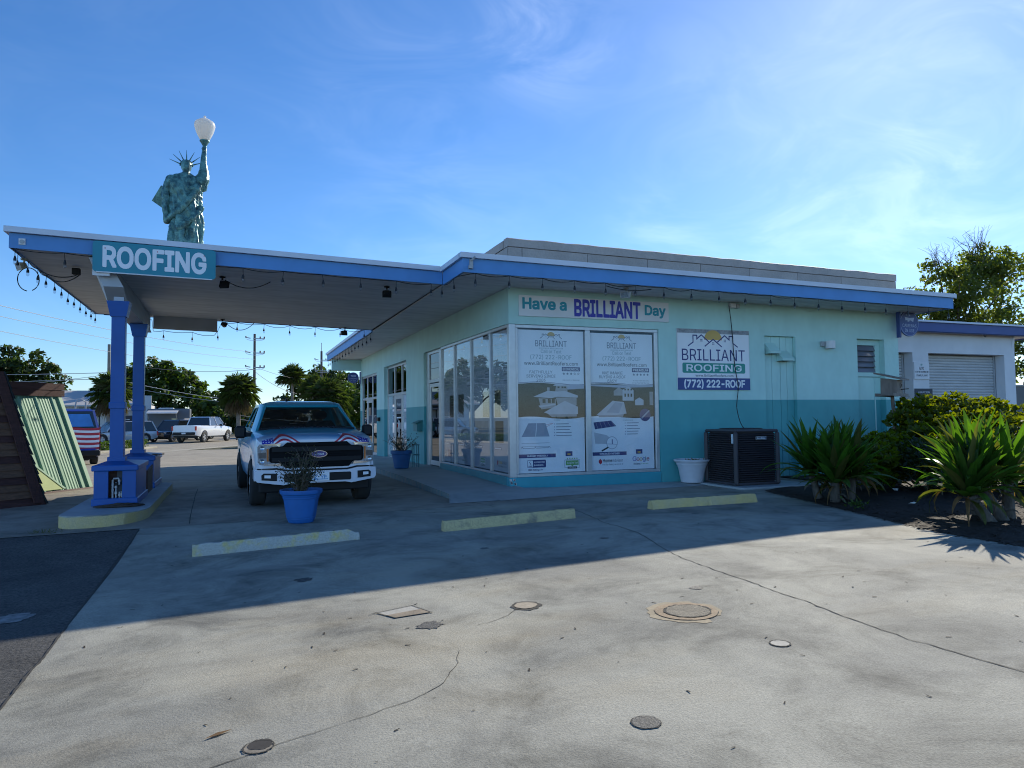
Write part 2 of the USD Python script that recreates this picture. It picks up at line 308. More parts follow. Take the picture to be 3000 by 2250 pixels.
LIGHTPATCH = look("light_patch_look", (0.50, 0.47, 0.40), 0.85, 0.15, 9, fine=0.2, fscale=50)
LITTER = look("litter_look", (0.6, 0.65, 0.68), 0.6, 0.2, 30)
WIRE_LIGHT = look("cable_look", (0.08, 0.08, 0.085), 0.5, 0.1)

# ------------------------------------------------------------------ prim helpers
TAKEN = {}


def numbered(parent, name):
    k = (parent, name)
    TAKEN[k] = TAKEN.get(k, -1) + 1
    return name if TAKEN[k] == 0 else "%s_%03d" % (name, TAKEN[k])


def path_of(parent):
    return "/World" if parent is None else str(parent.GetPath())


def tag(p, label=None, cat=None, group=None, kind=None):
    for k, v in (("label", label), ("category", cat), ("group", group), ("kind", kind)):
        if v:
            p.SetCustomDataByKey(k, v)
    return p


def thing(name, label, cat, loc=(0, 0, 0), rotz=0.0, group=None):
    x = UsdGeom.Xform.Define(stage, "/World/" + numbered("/World", name))
    x.AddTranslateOp().Set(Gf.Vec3d(*map(float, loc)))
    if rotz:
        x.AddRotateZOp().Set(float(rotz))
    return tag(x.GetPrim(), label, cat, group)


def copy_thing(src, label, loc, rotz=0.0, group=None, scale=None):
    d = src.GetCustomData()
    name = src.GetName().rstrip("0123456789").rstrip("_")
    x = UsdGeom.Xform.Define(stage, "/World/" + numbered("/World", name))
    p = x.GetPrim()
    p.GetReferences().AddInternalReference(src.GetPath())
    p.SetInstanceable(True)
    x.ClearXformOpOrder()
    x.AddTranslateOp().Set(Gf.Vec3d(*map(float, loc)))
    x.AddRotateZOp().Set(float(rotz))
    if scale:
        x.AddScaleOp().Set(Gf.Vec3f(*([float(scale)] * 3 if np.ndim(scale) == 0 else map(float, scale))))
    return tag(p, label, d.get("category"), group or d.get("group"))


def put(name, mesh, mat, parent=None, smooth=False, label=None, cat=None, group=None, kind=None):
    """ONE Mesh prim, below parent or directly under /World."""
    base = path_of(parent)
    if isinstance(mesh, MB):
        mesh = mesh.arrays()
    p = usdkit.mesh(stage, base + "/" + numbered(base, name), mesh, mat, smooth=smooth).GetPrim()
    return tag(p, label, cat, group, kind)


class MB:
    """Collects simple shapes into one mesh."""

    def __init__(self):
        self.v, self.f, self.n = [], [], 0

    def add(self, v, f):
        v = np.asarray(v, float)
        f = np.asarray(f, int)
        if f.shape[1] == 4:
            f = np.vstack([f[:, [0, 1, 2]], f[:, [0, 2, 3]]])
        self.v.append(v)
        self.f.append(f + self.n)
        self.n += len(v)
        return self

    def tm(self, m, M=None):
        v = np.array(m.vertices)
        if M is not None:
            v = v @ np.asarray(M)[:3, :3].T + np.asarray(M)[:3, 3]
        return self.add(v, m.faces)

    def mani(self, m):
        q = m.to_mesh()
        return self.add(q.vert_properties[:, :3], q.tri_verts)

    def box(self, x0, x1, y0, y1, z0, z1, c=0.0):
        if c:
            pts = []
            for sx, x in ((1, x0), (-1, x1)):
                for sy, y in ((1, y0), (-1, y1)):
                    for sz, z in ((1, z0), (-1, z1)):
                        pts += [(x + sx * c, y + sy * c, z), (x + sx * c, y, z + sz * c), (x, y + sy * c, z + sz * c)]
            return self.mani(Manifold.hull_points(np.array(pts, float)))
        v = [(x, y, z) for x in (x0, x1) for y in (y0, y1) for z in (z0, z1)]
        return self.hexa(v)

    def hexa(self, v):
        """8 corners ordered x-major, then y, then z."""
        return self.add(v, [(0, 1, 3, 2), (4, 6, 7, 5), (0, 4, 5, 1), (2, 3, 7, 6), (0, 2, 6, 4), (1, 5, 7, 3)])

    def hull(self, pts):
        return self.mani(Manifold.hull_points(np.array(pts, float)))

    def quad(self, a, b, c, d):
        return self.add([a, b, c, d], [(0, 1, 2, 3)])

    def cyl(self, p0, p1, r0, r1=None, n=12, caps=True):
        p0, p1 = np.array(p0, float), np.array(p1, float)
        r1 = r0 if r1 is None else r1
        t = (p1 - p0) / np.linalg.norm(p1 - p0)
        a = np.cross(t, [0, 0, 1.0] if abs(t[2]) < 0.9 else [1.0, 0, 0])
        a /= np.linalg.norm(a)
        b = np.cross(t, a)
        an = np.arange(n) * 2 * np.pi / n
        ring = np.cos(an)[:, None] * a + np.sin(an)[:, None] * b
        v = np.vstack([p0 + ring * r0, p1 + ring * r1, [p0], [p1]])
        f = []
        for i in range(n):
            j = (i + 1) % n
            f += [(i, j, n + j), (i, n + j, n + i)]
            if caps:
                f += [(2 * n, j, i), (2 * n + 1, n + i, n + j)]
        return self.add(v, f)

    def tube(self, pts, r, n=6):
        p = np.asarray(pts, float)
        t = np.gradient(p, axis=0)
        t /= np.linalg.norm(t, axis=1, keepdims=True) + 1e-12
        a = np.cross(t, np.where(np.abs(t[:, 2:]) < 0.9, [0, 0, 1.0], [1.0, 0, 0]))
        a /= np.linalg.norm(a, axis=1, keepdims=True) + 1e-12
        b = np.cross(t, a)
        an = np.arange(n) * 2 * np.pi / n
        rr = np.broadcast_to(r, (len(p),))
        v = p[:, None] + rr[:, None, None] * (np.cos(an)[None, :, None] * a[:, None] + np.sin(an)[None, :, None] * b[:, None])
        f = []
        for i in range(len(p) - 1):
            for j in range(n):
                k = (j + 1) % n
                f += [(i * n + j, i * n + k, (i + 1) * n + k, (i + 1) * n + j)]
        self.add(v.reshape(-1, 3), f)
        for i, s in ((0, -1), (len(p) - 1, 1)):
            self.add(np.vstack([v[i], [p[i]]]), [((n, (j + 1) % n, j) if s < 0 else (n, j, (j + 1) % n)) for j in range(n)])
        return self

    def lathe(self, prof, c=(0, 0, 0), n=24):
        """prof: (r, z) from bottom to top."""
        pr = np.array(prof, float)
        an = np.arange(n) * 2 * np.pi / n
        v = np.stack([pr[:, None, 0] * np.cos(an), pr[:, None, 0] * np.sin(an), np.broadcast_to(pr[:, None, 1], (len(pr), n))], -1) + np.array(c)
        f = []
        for i in range(len(pr) - 1):
            for j in range(n):
                k = (j + 1) % n
                f.append((i * n + j, i * n + k, (i + 1) * n + k, (i + 1) * n + j))
        return self.add(v.reshape(-1, 3), f)

    def prism(self, poly, axis, a, b):
        """A convex or simple polygon extruded along axis 'x', 'y' or 'z' from a to b; poly in the two other axes (in xyz order)."""
        from shapely.geometry import Polygon
        m = trimesh.creation.extrude_polygon(Polygon(poly), b - a, engine="earcut")
        v = np.array(m.vertices)
        v[:, 2] += a
        o = {"x": (2, 0, 1), "y": (0, 2, 1), "z": (0, 1, 2)}[axis]
        v = v[:, o]
        f = np.array(m.faces)
        if axis == "y":
            f = f[:, ::-1]
        return self.add(v, f)

    def move(self, M):
        M = np.asarray(M, float)
        self.v = [v @ M[:3, :3].T + M[:3, 3] for v in self.v]
        return self

    def arrays(self):
        return np.vstack(self.v), np.vstack(self.f)


def rz(deg, p=(0, 0, 0)):
    a = math.radians(deg)
    M = np.eye(4)
    M[:2, :2] = [[math.cos(a), -math.sin(a)], [math.sin(a), math.cos(a)]]
    M[:3, 3] = p
    return M


def lofted(sections):
    """Closed loops of equal length, joined and capped."""
    s = np.array(sections, float)
    k, n = s.shape[:2]
    f = []
    for i in range(k - 1):
        for j in range(n):
            q = (j + 1) % n
            f.append((i * n + j, i * n + q, (i + 1) * n + q, (i + 1) * n + j))
    f = np.array(f)
    f = np.vstack([f[:, [0, 1, 2]], f[:, [0, 2, 3]]])
    v = np.vstack([s.reshape(-1, 3), s[0].mean(0)[None], s[-1].mean(0)[None]])
    c0, c1 = k * n, k * n + 1
    caps = [(c0, (j + 1) % n, j) for j in range(n)] + [(c1, (k - 1) * n + j, (k - 1) * n + (j + 1) % n) for j in range(n)]
    m = trimesh.Trimesh(v, np.vstack([f, caps]), process=True)
    if m.volume < 0:
        m.invert()
    return m


def to_mani(m):
    return Manifold(m3.Mesh(np.array(m.vertices, np.float32), np.array(m.faces, np.uint32)))


# ------------------------------------------------------------------ flat print: letters and marks on a plane
TEXTS = {}


def text_of(s, bold):
    """bold: False, True or the extra weight in cap heights."""
    if (s, bold) not in TEXTS:
        m = meshkit.text_mesh(s, 1.0, 0.02, bool(bold))
        if bold and bold is not True:
            from shapely.geometry import Polygon
            from shapely import union_all
            v, f = np.array(m.vertices), np.array(m.faces)
            top = f[(v[f][:, :, 2] > 0.01).all(1)]
            gm = union_all([Polygon(v[t][:, :2]).buffer(0.002) for t in top]).buffer(bold, join_style=2).simplify(0.008)
            m = trimesh.util.concatenate([trimesh.creation.extrude_polygon(q, 0.02, engine="earcut") for q in getattr(gm, "geoms", [gm])])
        TEXTS[s, bold] = (np.array(m.vertices), np.array(m.faces))
    return TEXTS[s, bold]


class Print:
    """A drawing plane: o is the origin, u runs right, v up; each ink becomes one mesh."""

    def __init__(self, o, u, v):
        self.o, self.u, self.v = (np.array(q, float) for q in (o, u, v))
        self.n = np.cross(self.u, self.v)
        self.inks = {}

    def ink(self, mat):
        return self.inks.setdefault(mat.GetPath().name, (mat, MB()))[1]

    def pts(self, q, lift):
        q = np.asarray(q, float)
        return self.o + q[:, :1] * self.u + q[:, 1:2] * self.v + lift * self.n

    def rect(self, mat, u0, u1, v0, v1, lift=0.001, r=0.0):
        if r:
            from shapely.geometry import box
            g = box(u0 + r, v0 + r, u1 - r, v1 - r).buffer(r, quad_segs=4)
            return self.poly(mat, np.array(g.exterior.coords)[:-1], lift)
        self.ink(mat).add(self.pts([(u0, v0), (u1, v0), (u1, v1), (u0, v1)], lift), [(0, 1, 2, 3)])

    def poly(self, mat, q, lift=0.001):
        v, f = trimesh.creation.triangulate_polygon(__import__("shapely.geometry").geometry.Polygon(q), engine="earcut")
        f = np.array(f)
        a = np.array(v)[f]
        cr = (a[:, 1, 0] - a[:, 0, 0]) * (a[:, 2, 1] - a[:, 0, 1]) - (a[:, 1, 1] - a[:, 0, 1]) * (a[:, 2, 0] - a[:, 0, 0])
        f[cr < 0] = f[cr < 0][:, ::-1]
        self.ink(mat).add(self.pts(v, lift), f)

    def line(self, mat, q, w, lift=0.001):
        from shapely.geometry import LineString
        g = LineString(q).buffer(w / 2, cap_style=2, join_style=2)
        if g.geom_type == "Polygon" and not g.interiors:
            self.poly(mat, np.array(g.exterior.coords)[:-1], lift)
        else:
            for a, b in zip(q[:-1], q[1:]):
                self.poly(mat, np.array(LineString([a, b]).buffer(w / 2, cap_style=3).exterior.coords)[:-1], lift)

    def text(self, mat, s, u, v, h, w=None, bold=False, lift=0.001, align="c", slant=0.0):
        """Capitals h tall with the baseline at v; w sets the total width."""
        tv, tf = text_of(s, bold)
        x0, x1 = tv[:, 0].min(), tv[:, 0].max()
        sx = h if w is None else w / (x1 - x0)
        wide = (x1 - x0) * sx
        u0 = u - wide / 2 if align == "c" else u if align == "l" else u - wide
        q = np.stack([(tv[:, 0] - x0) * sx + u0 + slant * tv[:, 1] * h, tv[:, 1] * h + v], 1)
        P = self.pts(q, lift) + np.outer(tv[:, 2] * 0.04, self.n)
        self.ink(mat).add(P, tf)

    def star(self, mat, u, v, r, lift=0.001, hollow=None):
        q = [((r if k % 2 == 0 else r * 0.42) * math.sin(k * math.pi / 5) + u, (r if k % 2 == 0 else r * 0.42) * math.cos(k * math.pi / 5) + v) for k in range(10)]
        self.poly(mat, q, lift)
        if hollow:
            q = [((x - u) * 0.6 + u, (y - v) * 0.6 + v) for x, y in q]
            self.poly(hollow, q, lift + 0.0005)

    def disc(self, mat, u, v, r, lift=0.001, ry=None, a0=0, a1=360, n=24):
        ry = r if ry is None else ry
        a = np.radians(np.linspace(a0, a1, n, endpoint=(a1 - a0) < 360))
        self.poly(mat, np.stack([u + r * np.cos(a), v + ry * np.sin(a)], 1), lift)

    def build(self, parent, names=None):
        for k, (mat, mb) in self.inks.items():
            put((names or {}).get(k, k.replace("_look", "").replace("_ink", "_lettering")), mb, mat, parent)


def roof_logo(p, cu, v0, w, ink, sun=ORANGE_INK, paper=PAPER, lift=0.002, t=0.012):
    """Three gables, two chimneys and a rising sun, w wide, standing on v0."""
    s = w / 2.0
    P = lambda x, y: (cu + x * s, v0 + y * s)
    p.disc(sun, cu + 0.0, v0 + 0.22 * s, 0.36 * s, lift - 0.0006, ry=0.33 * s, a0=0, a1=180)
    p.line(ink, [P(-1, 0.0), P(-0.8, 0.13), P(-0.8, 0.36), P(-0.65, 0.36), P(-0.65, 0.24), P(-0.47, 0.38), P(-0.17, 0.15)], t, lift)
    p.line(ink, [P(1, 0.0), P(0.8, 0.13), P(0.8, 0.36), P(0.65, 0.36), P(0.65, 0.24), P(0.47, 0.38), P(0.17, 0.15)], t, lift + 0.0003)
    p.poly(paper, [P(-0.34, 0.0), P(0, 0.235), P(0.34, 0.0)], lift + 0.0001)
    p.line(ink, [P(-0.34, 0.0), P(0, 0.24), P(0.34, 0.0)], t, lift + 0.0006)
    for x, y in ((-0.47, 0.16), (0.0, 0.06), (0.47, 0.16)):
        for i in (0, 1):
            for j in (0, 1):
                q = P(x - 0.035 + i * 0.045, y + j * 0.05)
                p.rect(ink, q[0], q[0] + 0.028 * s, q[1], q[1] + 0.034 * s, lift + 0.0009)


def ss(a, b, x):
    t = np.clip((x - a) / (b - a), 0, 1)
    return t * t * (3 - 2 * t)


def g(x, y):
    """Height of the paving: it falls gently to the left and down to the street."""
    return -0.026 * np.clip(6 - x, 0, 10) * (1 - 0.75 * ss(8.5, 12.0, y)) * (1 - ss(20, 38, y)) - 0.28 * ss(20, 38, y)


GX = sorted(set([-1800, -600, -250, -120, -60, -30, 30, 60, 120, 250, 600, 1800, -1.15, 3.4, 7.4] + [float(i) for i in range(-24, 25)]))
GY = sorted(set([-600, -200, -60, -30, 60, 120, 250, 600, 2500, 8.5, 10.87, 12.4, 16.4] + [float(i) for i in range(-16, 45)]))


def sheet(rects, dz):
    """The cells of the common grid that lie in the rectangles (x0, x1, y0, y1), dz above the terrain."""
    ix = {}
    v, f = [], []

    def at(i, j):
        if (i, j) not in ix:
            ix[i, j] = len(v)
            v.append((GX[i], GY[j], float(g(GX[i], GY[j])) + dz))
        return ix[i, j]

    for i in range(len(GX) - 1):
        for j in range(len(GY) - 1):
            cx, cy = (GX[i] + GX[i + 1]) / 2, (GY[j] + GY[j + 1]) / 2
            if any(a < cx < b and c < cy < d for a, b, c, d in rects):
                f.append((at(i, j), at(i + 1, j), at(i + 1, j + 1), at(i, j + 1)))
    return MB().add(v, f)



# ------------------------------------------------------------------ the setting
put("ground", sheet([(-1e5, 1e5, -1e5, 1e5)], -0.016), EARTH, kind="structure")
put("concrete_apron", sheet([(-1.15, 16, -16, 10.87)], 0.0), CONCRETE, kind="structure")
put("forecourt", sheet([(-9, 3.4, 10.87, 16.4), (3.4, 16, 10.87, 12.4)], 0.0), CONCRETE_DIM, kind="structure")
put("asphalt_patch", sheet([(-24, -1.15, -16, 10.87)], -0.006), ASPHALT_OLD, kind="structure")
put("asphalt_lot", sheet([(-24, 24, 16.4, 44), (-24, -9, 10.87, 16.4)], -0.004), ASPHALT_LOT, kind="structure")

AZR = math.radians(28.9)
RD, RN = np.array([math.sin(AZR), math.cos(AZR)]), np.array([-math.cos(AZR), math.sin(AZR)])
RO = np.array([-3.83, 42.36])


def along(s, t, z=-0.28):
    """A point s metres along the street and t metres beyond its near kerb."""
    q = RO + RD * s + RN * t
    return np.array([q[0], q[1], z])


def strip(s0, s1, t0, t1, dz):
    return MB().quad(along(s0, t0, -0.28 + dz), along(s1, t0, -0.28 + dz), along(s1, t1, -0.28 + dz), along(s0, t1, -0.28 + dz))


put("street", strip(-300, 300, 0.7, 17, 0.004), ASPHALT_LOT, kind="structure")
put("gutter", strip(-1, 300, -0.5, 0.7, 0.002), GUTTER, kind="structure")


def mulch_bed():
    v, f = [], []
    ys = np.arange(3.0, 10.41, 0.2)
    ts = np.linspace(0, 1, 46)
    for y in ys:
        xe = np.interp(y, [3.0, 5.0, 5.95, 7.65, 10.4], [7.35, 7.40, 7.44, 7.97, 8.78])
        for t in ts:
            x = xe + t ** 1.3 * (17 - xe)
            e = min(1, t * 9)
            v.append((x, y, 0.006 + e * (0.012 + 0.06 * meshkit.fbm(np.array([x * 3.1, y * 3.1, 0.0]), 3, 5))))
    n = len(ts)
    for i in range(len(ys) - 1):
        for j in range(n - 1):
            f.append((i * n + j, i * n + j + 1, (i + 1) * n + j + 1, (i + 1) * n + j))
    mb = MB().add(v, np.array(f)[:, ::-1] if False else f)
    mb.quad((10.95, 10.4, 0.02), (17, 10.4, 0.02), (17, 15.4, 0.02), (10.95, 15.4, 0.02))
    mb.quad((17, 3.0, 0.02), (40, 3.0, 0.02), (40, 15.4, 0.02), (17, 15.4, 0.02))
    put("mulch_bed", mb, MULCH, kind="structure")
    rnd = random.Random(5)
    chips = MB()
    for _ in range(1500):
        y = rnd.uniform(4.2, 10.2)
        xe = np.interp(y, [3.0, 5.0, 5.95, 7.65, 10.4], [7.35, 7.40, 7.44, 7.97, 8.78])
        x = xe - 0.05 + rnd.random() ** 1.7 * 3.2
        a, l, w = rnd.uniform(0, 6.3), rnd.uniform(0.015, 0.05), rnd.uniform(0.006, 0.016)
        z = 0.03 + rnd.uniform(0, 0.035) if x > xe + 0.1 else 0.008
        d = np.array([math.cos(a), math.sin(a), rnd.uniform(-0.3, 0.3)]) * l
        e = np.array([-math.sin(a), math.cos(a), 0]) * w
        c = np.array([x, y, z])
        chips.quad(c - d - e, c + d - e, c + d + e, c - d + e)
    put("mulch_chips", chips, look("chip_look", (0.17, 0.11, 0.07), 0.9, 0.5, 20, island=0.7), kind="stuff",
        label="loose bark chips and dry leaf bits scattered over the planting bed", cat="mulch")


mulch_bed()


def walkway():
    """Raised pavement along the shop's long side that ramps down to the apron at the corner."""
    v, f = [], []
    ys = [11.25, 11.85, 12.4, 13.2, 14.5, 16, 18, 20, 22, 24, 26, 28, 31]
    hs = [0.004, 0.085, 0.09, 0.10, 0.12, 0.125, 0.125, 0.125, 0.125, 0.125, 0.125, 0.125, 0.125]
    for y, h in zip(ys, hs):
        x0 = 3.25 if y < 11.5 else 3.42
        for x in (x0, 4.1, 4.9):
            v.append((x, y, float(g(x, y)) + h))
    for i in range(len(ys) - 1):
        for j in range(2):
            f.append((i * 3 + j, i * 3 + j + 1, i * 3 + j + 4, i * 3 + j + 3))
    mb = MB().add(v, f)
    w = put("walkway", mb, WALK, kind="structure")
    k = MB()
    for i in range(1, len(ys) - 1):
        a, b = np.array(v[i * 3]), np.array(v[(i + 1) * 3])
        k.quad((a[0], a[1], float(g(a[0], a[1])) - 0.03), a, b, (b[0], b[1], float(g(b[0], b[1])) - 0.03))
    a, b = np.array(v[0]), np.array(v[3])
    k.add([a, b, (b[0], b[1], float(g(b[0], b[1])) - 0.02)], [(0, 1, 2)])
    put("walkway_kerb", k, look("walk_kerb_look", (0.07, 0.16, 0.19), 0.6, 0.35, 5, col2=(0.2, 0.2, 0.19)), kind="structure")
    r = []
    xs = [3.25, 4.1, 5.5, 7, 8.7]
    front = [11.25, 11.2, 11.35, 11.55, 11.75]
    m = MB()
    vv = []
    for x, y0 in zip(xs, front):
        for t in (0, 0.5, 1):
            y = y0 + t * (12.47 - y0)
            base = 0.09 if x < 4.2 else max(0.02, 0.07 - (x - 4.2) * 0.03)
            vv.append((x, y, float(g(x, y)) + 0.004 + (ss(0, 0.6, t) * base)))
    ff = []
    for i in range(1, len(xs) - 1):
        for j in range(2):
            ff.append((i * 3 + j, (i + 1) * 3 + j, (i + 1) * 3 + j + 1, i * 3 + j + 1))
    m.add(vv, ff)
    put("front_pavement", m, WALK, kind="structure")


walkway()

# ------------------------------------------------------------------ the shop
shop = thing("shop_building", "single storey mint and teal shop building with flat blue edged roof", "building")
X0, Y0, X1, Y1 = 4.763, 12.478, 14.53, 29.2


def zm(x, y):
    return 3.775 - 0.0095 * (x - 3.55) - 0.0035 * (y - 11.4)


def zc(x, y=0):
    return 3.79 + (3.5 - x) * 0.0258


def slab(mb, x0, x1, y0, y1, zf, t0, t1):
    return mb.hexa([(x, y, zf(x, y) + t) for x in (x0, x1) for y in (y0, y1) for t in (t0, t1)])


def build_walls():
    w = MB()
    T = 0.2
    F = lambda a, b, c, d: w.box(a, b, Y0, Y0 + T, c, d)
    F(X0, 8.005, 3.09, 3.9)
    F(8.005, 10.646, -0.1, 3.9)
    F(10.646, 11.488, 3.05, 3.9)
    F(11.488, 13.26, -0.1, 3.9)
    F(13.26, 14.09, 3.06, 3.9)
    F(14.09, X1, -0.1, 3.9)
    put("front_wall", w, WALL, shop)
    w = MB()
    L = lambda a, b, c, d: w.box(X0, X0 + T, a, b, c, d)
    L(Y0 + T, 18.89, 3.10, 3.9)
    L(18.89, 21.0, -0.1, 3.9)
    L(21.0, 24.33, 3.085, 3.9)
    L(24.33, 25.69, -0.1, 3.9)
    L(25.69, 28.95, 3.0, 3.9)
    L(28.95, Y1, -0.1, 3.9)
    put("side_wall", w, WALL, shop)
    w = MB().box(X1 - T, X1, Y0 + T, Y1, -0.1, 3.9).box(X0 + T, X1 - T, Y1 - T, Y1, -0.1, 3.9)
    put("back_wall", w, WALL, shop)
    b = MB().box(X0 - 0.012, 8.0, Y0 - 0.012, Y0 + 0.16, -0.08, 0.235, 0.01)
    put("base_wall", b, BASE_TEAL, shop)
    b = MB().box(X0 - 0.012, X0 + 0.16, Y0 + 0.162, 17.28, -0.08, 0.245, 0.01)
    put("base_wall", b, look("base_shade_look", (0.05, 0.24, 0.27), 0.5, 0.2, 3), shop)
    c = MB()
    rnd = random.Random(3)
    for k in range(9):
        x, z = X0 - 0.016 + rnd.uniform(0, 0.1), rnd.uniform(0.03, 0.2)
        c.quad((x, Y0 - 0.0135, z), (x + rnd.uniform(0.02, 0.05), Y0 - 0.0135, z - 0.01), (x + rnd.uniform(0.02, 0.06), Y0 - 0.0135, z + 0.03), (x - 0.005, Y0 - 0.0135, z + rnd.uniform(0.02, 0.05)))
    put("chipped_plaster", c, look("chipped_look", (0.5, 0.5, 0.5), 0.8, 0.2, 9), shop)
    r = MB().box(8.55, 8.6, Y0 + 0.25, Y1 - 0.2, 0.0, 3.7).box(X0 + 0.22, 8.55, 20.2, 20.25, 0.0, 3.7)
    put("interior_wall", r, DARK_ROOM, shop)
    put("interior_floor", MB().box(X0 + 0.2, X1 - 0.2, Y0 + 0.2, Y1 - 0.2, 0.02, 0.1), DARK_ROOM, shop)
    put("fin_wall", MB().box(3.62, X0 - 0.002, 29.0, 29.18, 3.27, 3.70), MINT, shop)


def parapet():
    zt = lambda x, y: 4.715 - 0.0098 * (x - X0) - 0.004 * (y - Y0)
    core = MB()
    z0 = 4.0
    for a, b, c, d in ((X0 + 0.02, X1 - 0.02, Y0 + 0.02, Y0 + 0.2), (X0 + 0.02, X0 + 0.2, Y0 + 0.2, Y1 - 0.02), (X1 - 0.2, X1 - 0.02, Y0 + 0.2, Y1 - 0.02), (X0 + 0.2, X1 - 0.2, Y1 - 0.2, Y1 - 0.02)):
        core.hexa([(x, y, z) for x in (a, b) for y in (c, d) for z in (3.9, zt(x, y) - 0.05)])
    put("parapet_core", core, look("joint_look", (0.2, 0.18, 0.17), 0.9, 0.2), shop)
    xs = [X0, 5.05, 6.42, 7.78, 9.05, 10.3, 11.6, 12.85, X1]
    rnd = random.Random(2)
    for i, (a, b) in enumerate(zip(xs[:-1], xs[1:])):
        m = MB()
        o = rnd.uniform(0, 0.004)
        m.hexa([(x, y, z) for x in (a + 0.006, b - 0.006) for y in (Y0 - o, Y0 + 0.019) for z in (3.92, zt(x, y) - 0.185)])
        put("parapet_block", m, PARAPET if i % 2 else PARAPET_B, shop)
    ys = [Y0 + 0.03, 14.0, 16, 18, 20, 22, 24, 26, 28, Y1]
    for i, (a, b) in enumerate(zip(ys[:-1], ys[1:])):
        m = MB().hexa([(x, y, z) for x in (X0, X0 + 0.019) for y in (a + 0.006, b - 0.006) for z in (3.92, zt(x, y) - 0.185)])
        put("parapet_block", m, PARAPET if i % 2 else PARAPET_B, shop)
    rnd = random.Random(9)

    def cope(n, f):
        m = MB()
        vs = []
        for k in range(n + 1):
            t = k / n
            (x, y), (nx, ny) = f(t)
            dz = rnd.uniform(-0.008, 0.008)
            z = zt(x, y)
            vs += [(x - nx * 0.012, y - ny * 0.012, z - 0.172 + rnd.uniform(-.003, .003)), (x - nx * 0.012, y - ny * 0.012, z - 0.02 + dz), (x + nx * 0.03, y + ny * 0.03, z + dz), (x + nx * 0.22, y + ny * 0.22, z + dz), (x + nx * 0.22, y + ny * 0.22, z - 0.17)]
        fs = []
        for k in range(n):
            for j in range(5):
                q = (j + 1) % 5
                fs.append((k * 5 + j, (k + 1) * 5 + j, (k + 1) * 5 + q, k * 5 + q))
        m.add(vs, fs)
        m.add([vs[0], vs[1], vs[2], vs[3], vs[4]], [(0, 1, 2), (0, 2, 3), (0, 3, 4)])
        e = len(vs) - 5
        m.add(vs[e:], [(0, 2, 1), (0, 3, 2), (0, 4, 3)])
        return m
    put("coping", cope(40, lambda t: ((X0 + t * (X1 - X0), Y0), (0, 1))), PARAPET, shop)
    put("coping", cope(40, lambda t: ((X0, Y0 + 0.23 + t * (Y1 - Y0 - 0.23)), (1, 0))), PARAPET_B, shop)
    put("coping", MB().hexa([(x, y, z) for x in (X1 - 0.21, X1 + 0.005) for y in (Y0 + 0.23, Y1) for z in (4.4, zt(x, y))]), PARAPET, shop)


def main_roof():
    E0, E1, EY0, EY1 = 3.55, 14.98, 11.40, 30.0
    s = MB()
    slab(s, E0 + 0.03, X0 + 0.1, EY0 + 0.03, EY1 - 0.03, zm, 0.012, 0.035)
    slab(s, X0 + 0.1, E1 - 0.03, EY0 + 0.03, Y0 + 0.1, zm, 0.012, 0.035)
    slab(s, X1 - 0.1, E1 - 0.03, Y0 + 0.1, EY1 - 0.03, zm, 0.012, 0.035)
    put("soffit", s, SOFFIT, shop)
    s = MB()
    slab(s, E0 + 0.03, E1 - 0.03, EY0 + 0.03, EY1 - 0.03, zm, 0.22, 0.30)
    put("roof_deck", s, ROOFTOP, shop)

    def edge(x0, x1, y0, y1, nx, ny):
        """Blue board, dark drip line and pale metal flashing along one roof edge."""
        t = 0.04
        if nx:
            ya, yb = y0, y1
            slab_f = MB()
            slab(slab_f, *(sorted((x0, x0 - nx * t))), ya, yb, zm, 0.0, 0.235)
            put("fascia", slab_f, FASCIA, shop)
            slab(fl := MB(), *(sorted((x0 + nx * 0.05, x0 - nx * 0.06))), ya - 0.05 * (ya == EY0), yb, zm, 0.238, 0.325)
            put("flashing", fl, FLASH, shop)
        else:
            slab_f = MB()
            slab(slab_f, x0, x1, *(sorted((y0, y0 - ny * t))), zm, 0.0, 0.235)
            put("fascia", slab_f, FASCIA, shop)
            slab(fl := MB(), x0 - 0.05, x1 + 0.05, *(sorted((y0 + ny * 0.052, y0 - ny * 0.06))), zm, 0.2385, 0.3255)
            put("flashing", fl, FLASH, shop)
    edge(E0, E1, EY0, 0, 0, -1)
    edge(E0, 0, EY0 + 0.042, 12.655, -1, 0)
    edge(E0, 0, 19.93, EY1, -1, 0)
    edge(E1, 0, EY0 + 0.042, EY1, 1, 0)
    edge(E0, E1, EY1 + 0.001, 0, 0, 1)
    br = MB().box(3.66, 3.72, 11.37, 11.398, 3.83, 3.99).box(3.64, 3.70, 11.33, 11.398, 3.83, 3.88).tube([(3.69, 11.36, 3.97), (3.72, 11.33, 4.0), (3.73, 11.3, 4.02)], 0.02)
    p = put("roof_corner_bracket", br, GREYPAINT)
    tag(p, "small grey mounting bracket on the blue fascia corner above the shop window", "bracket")


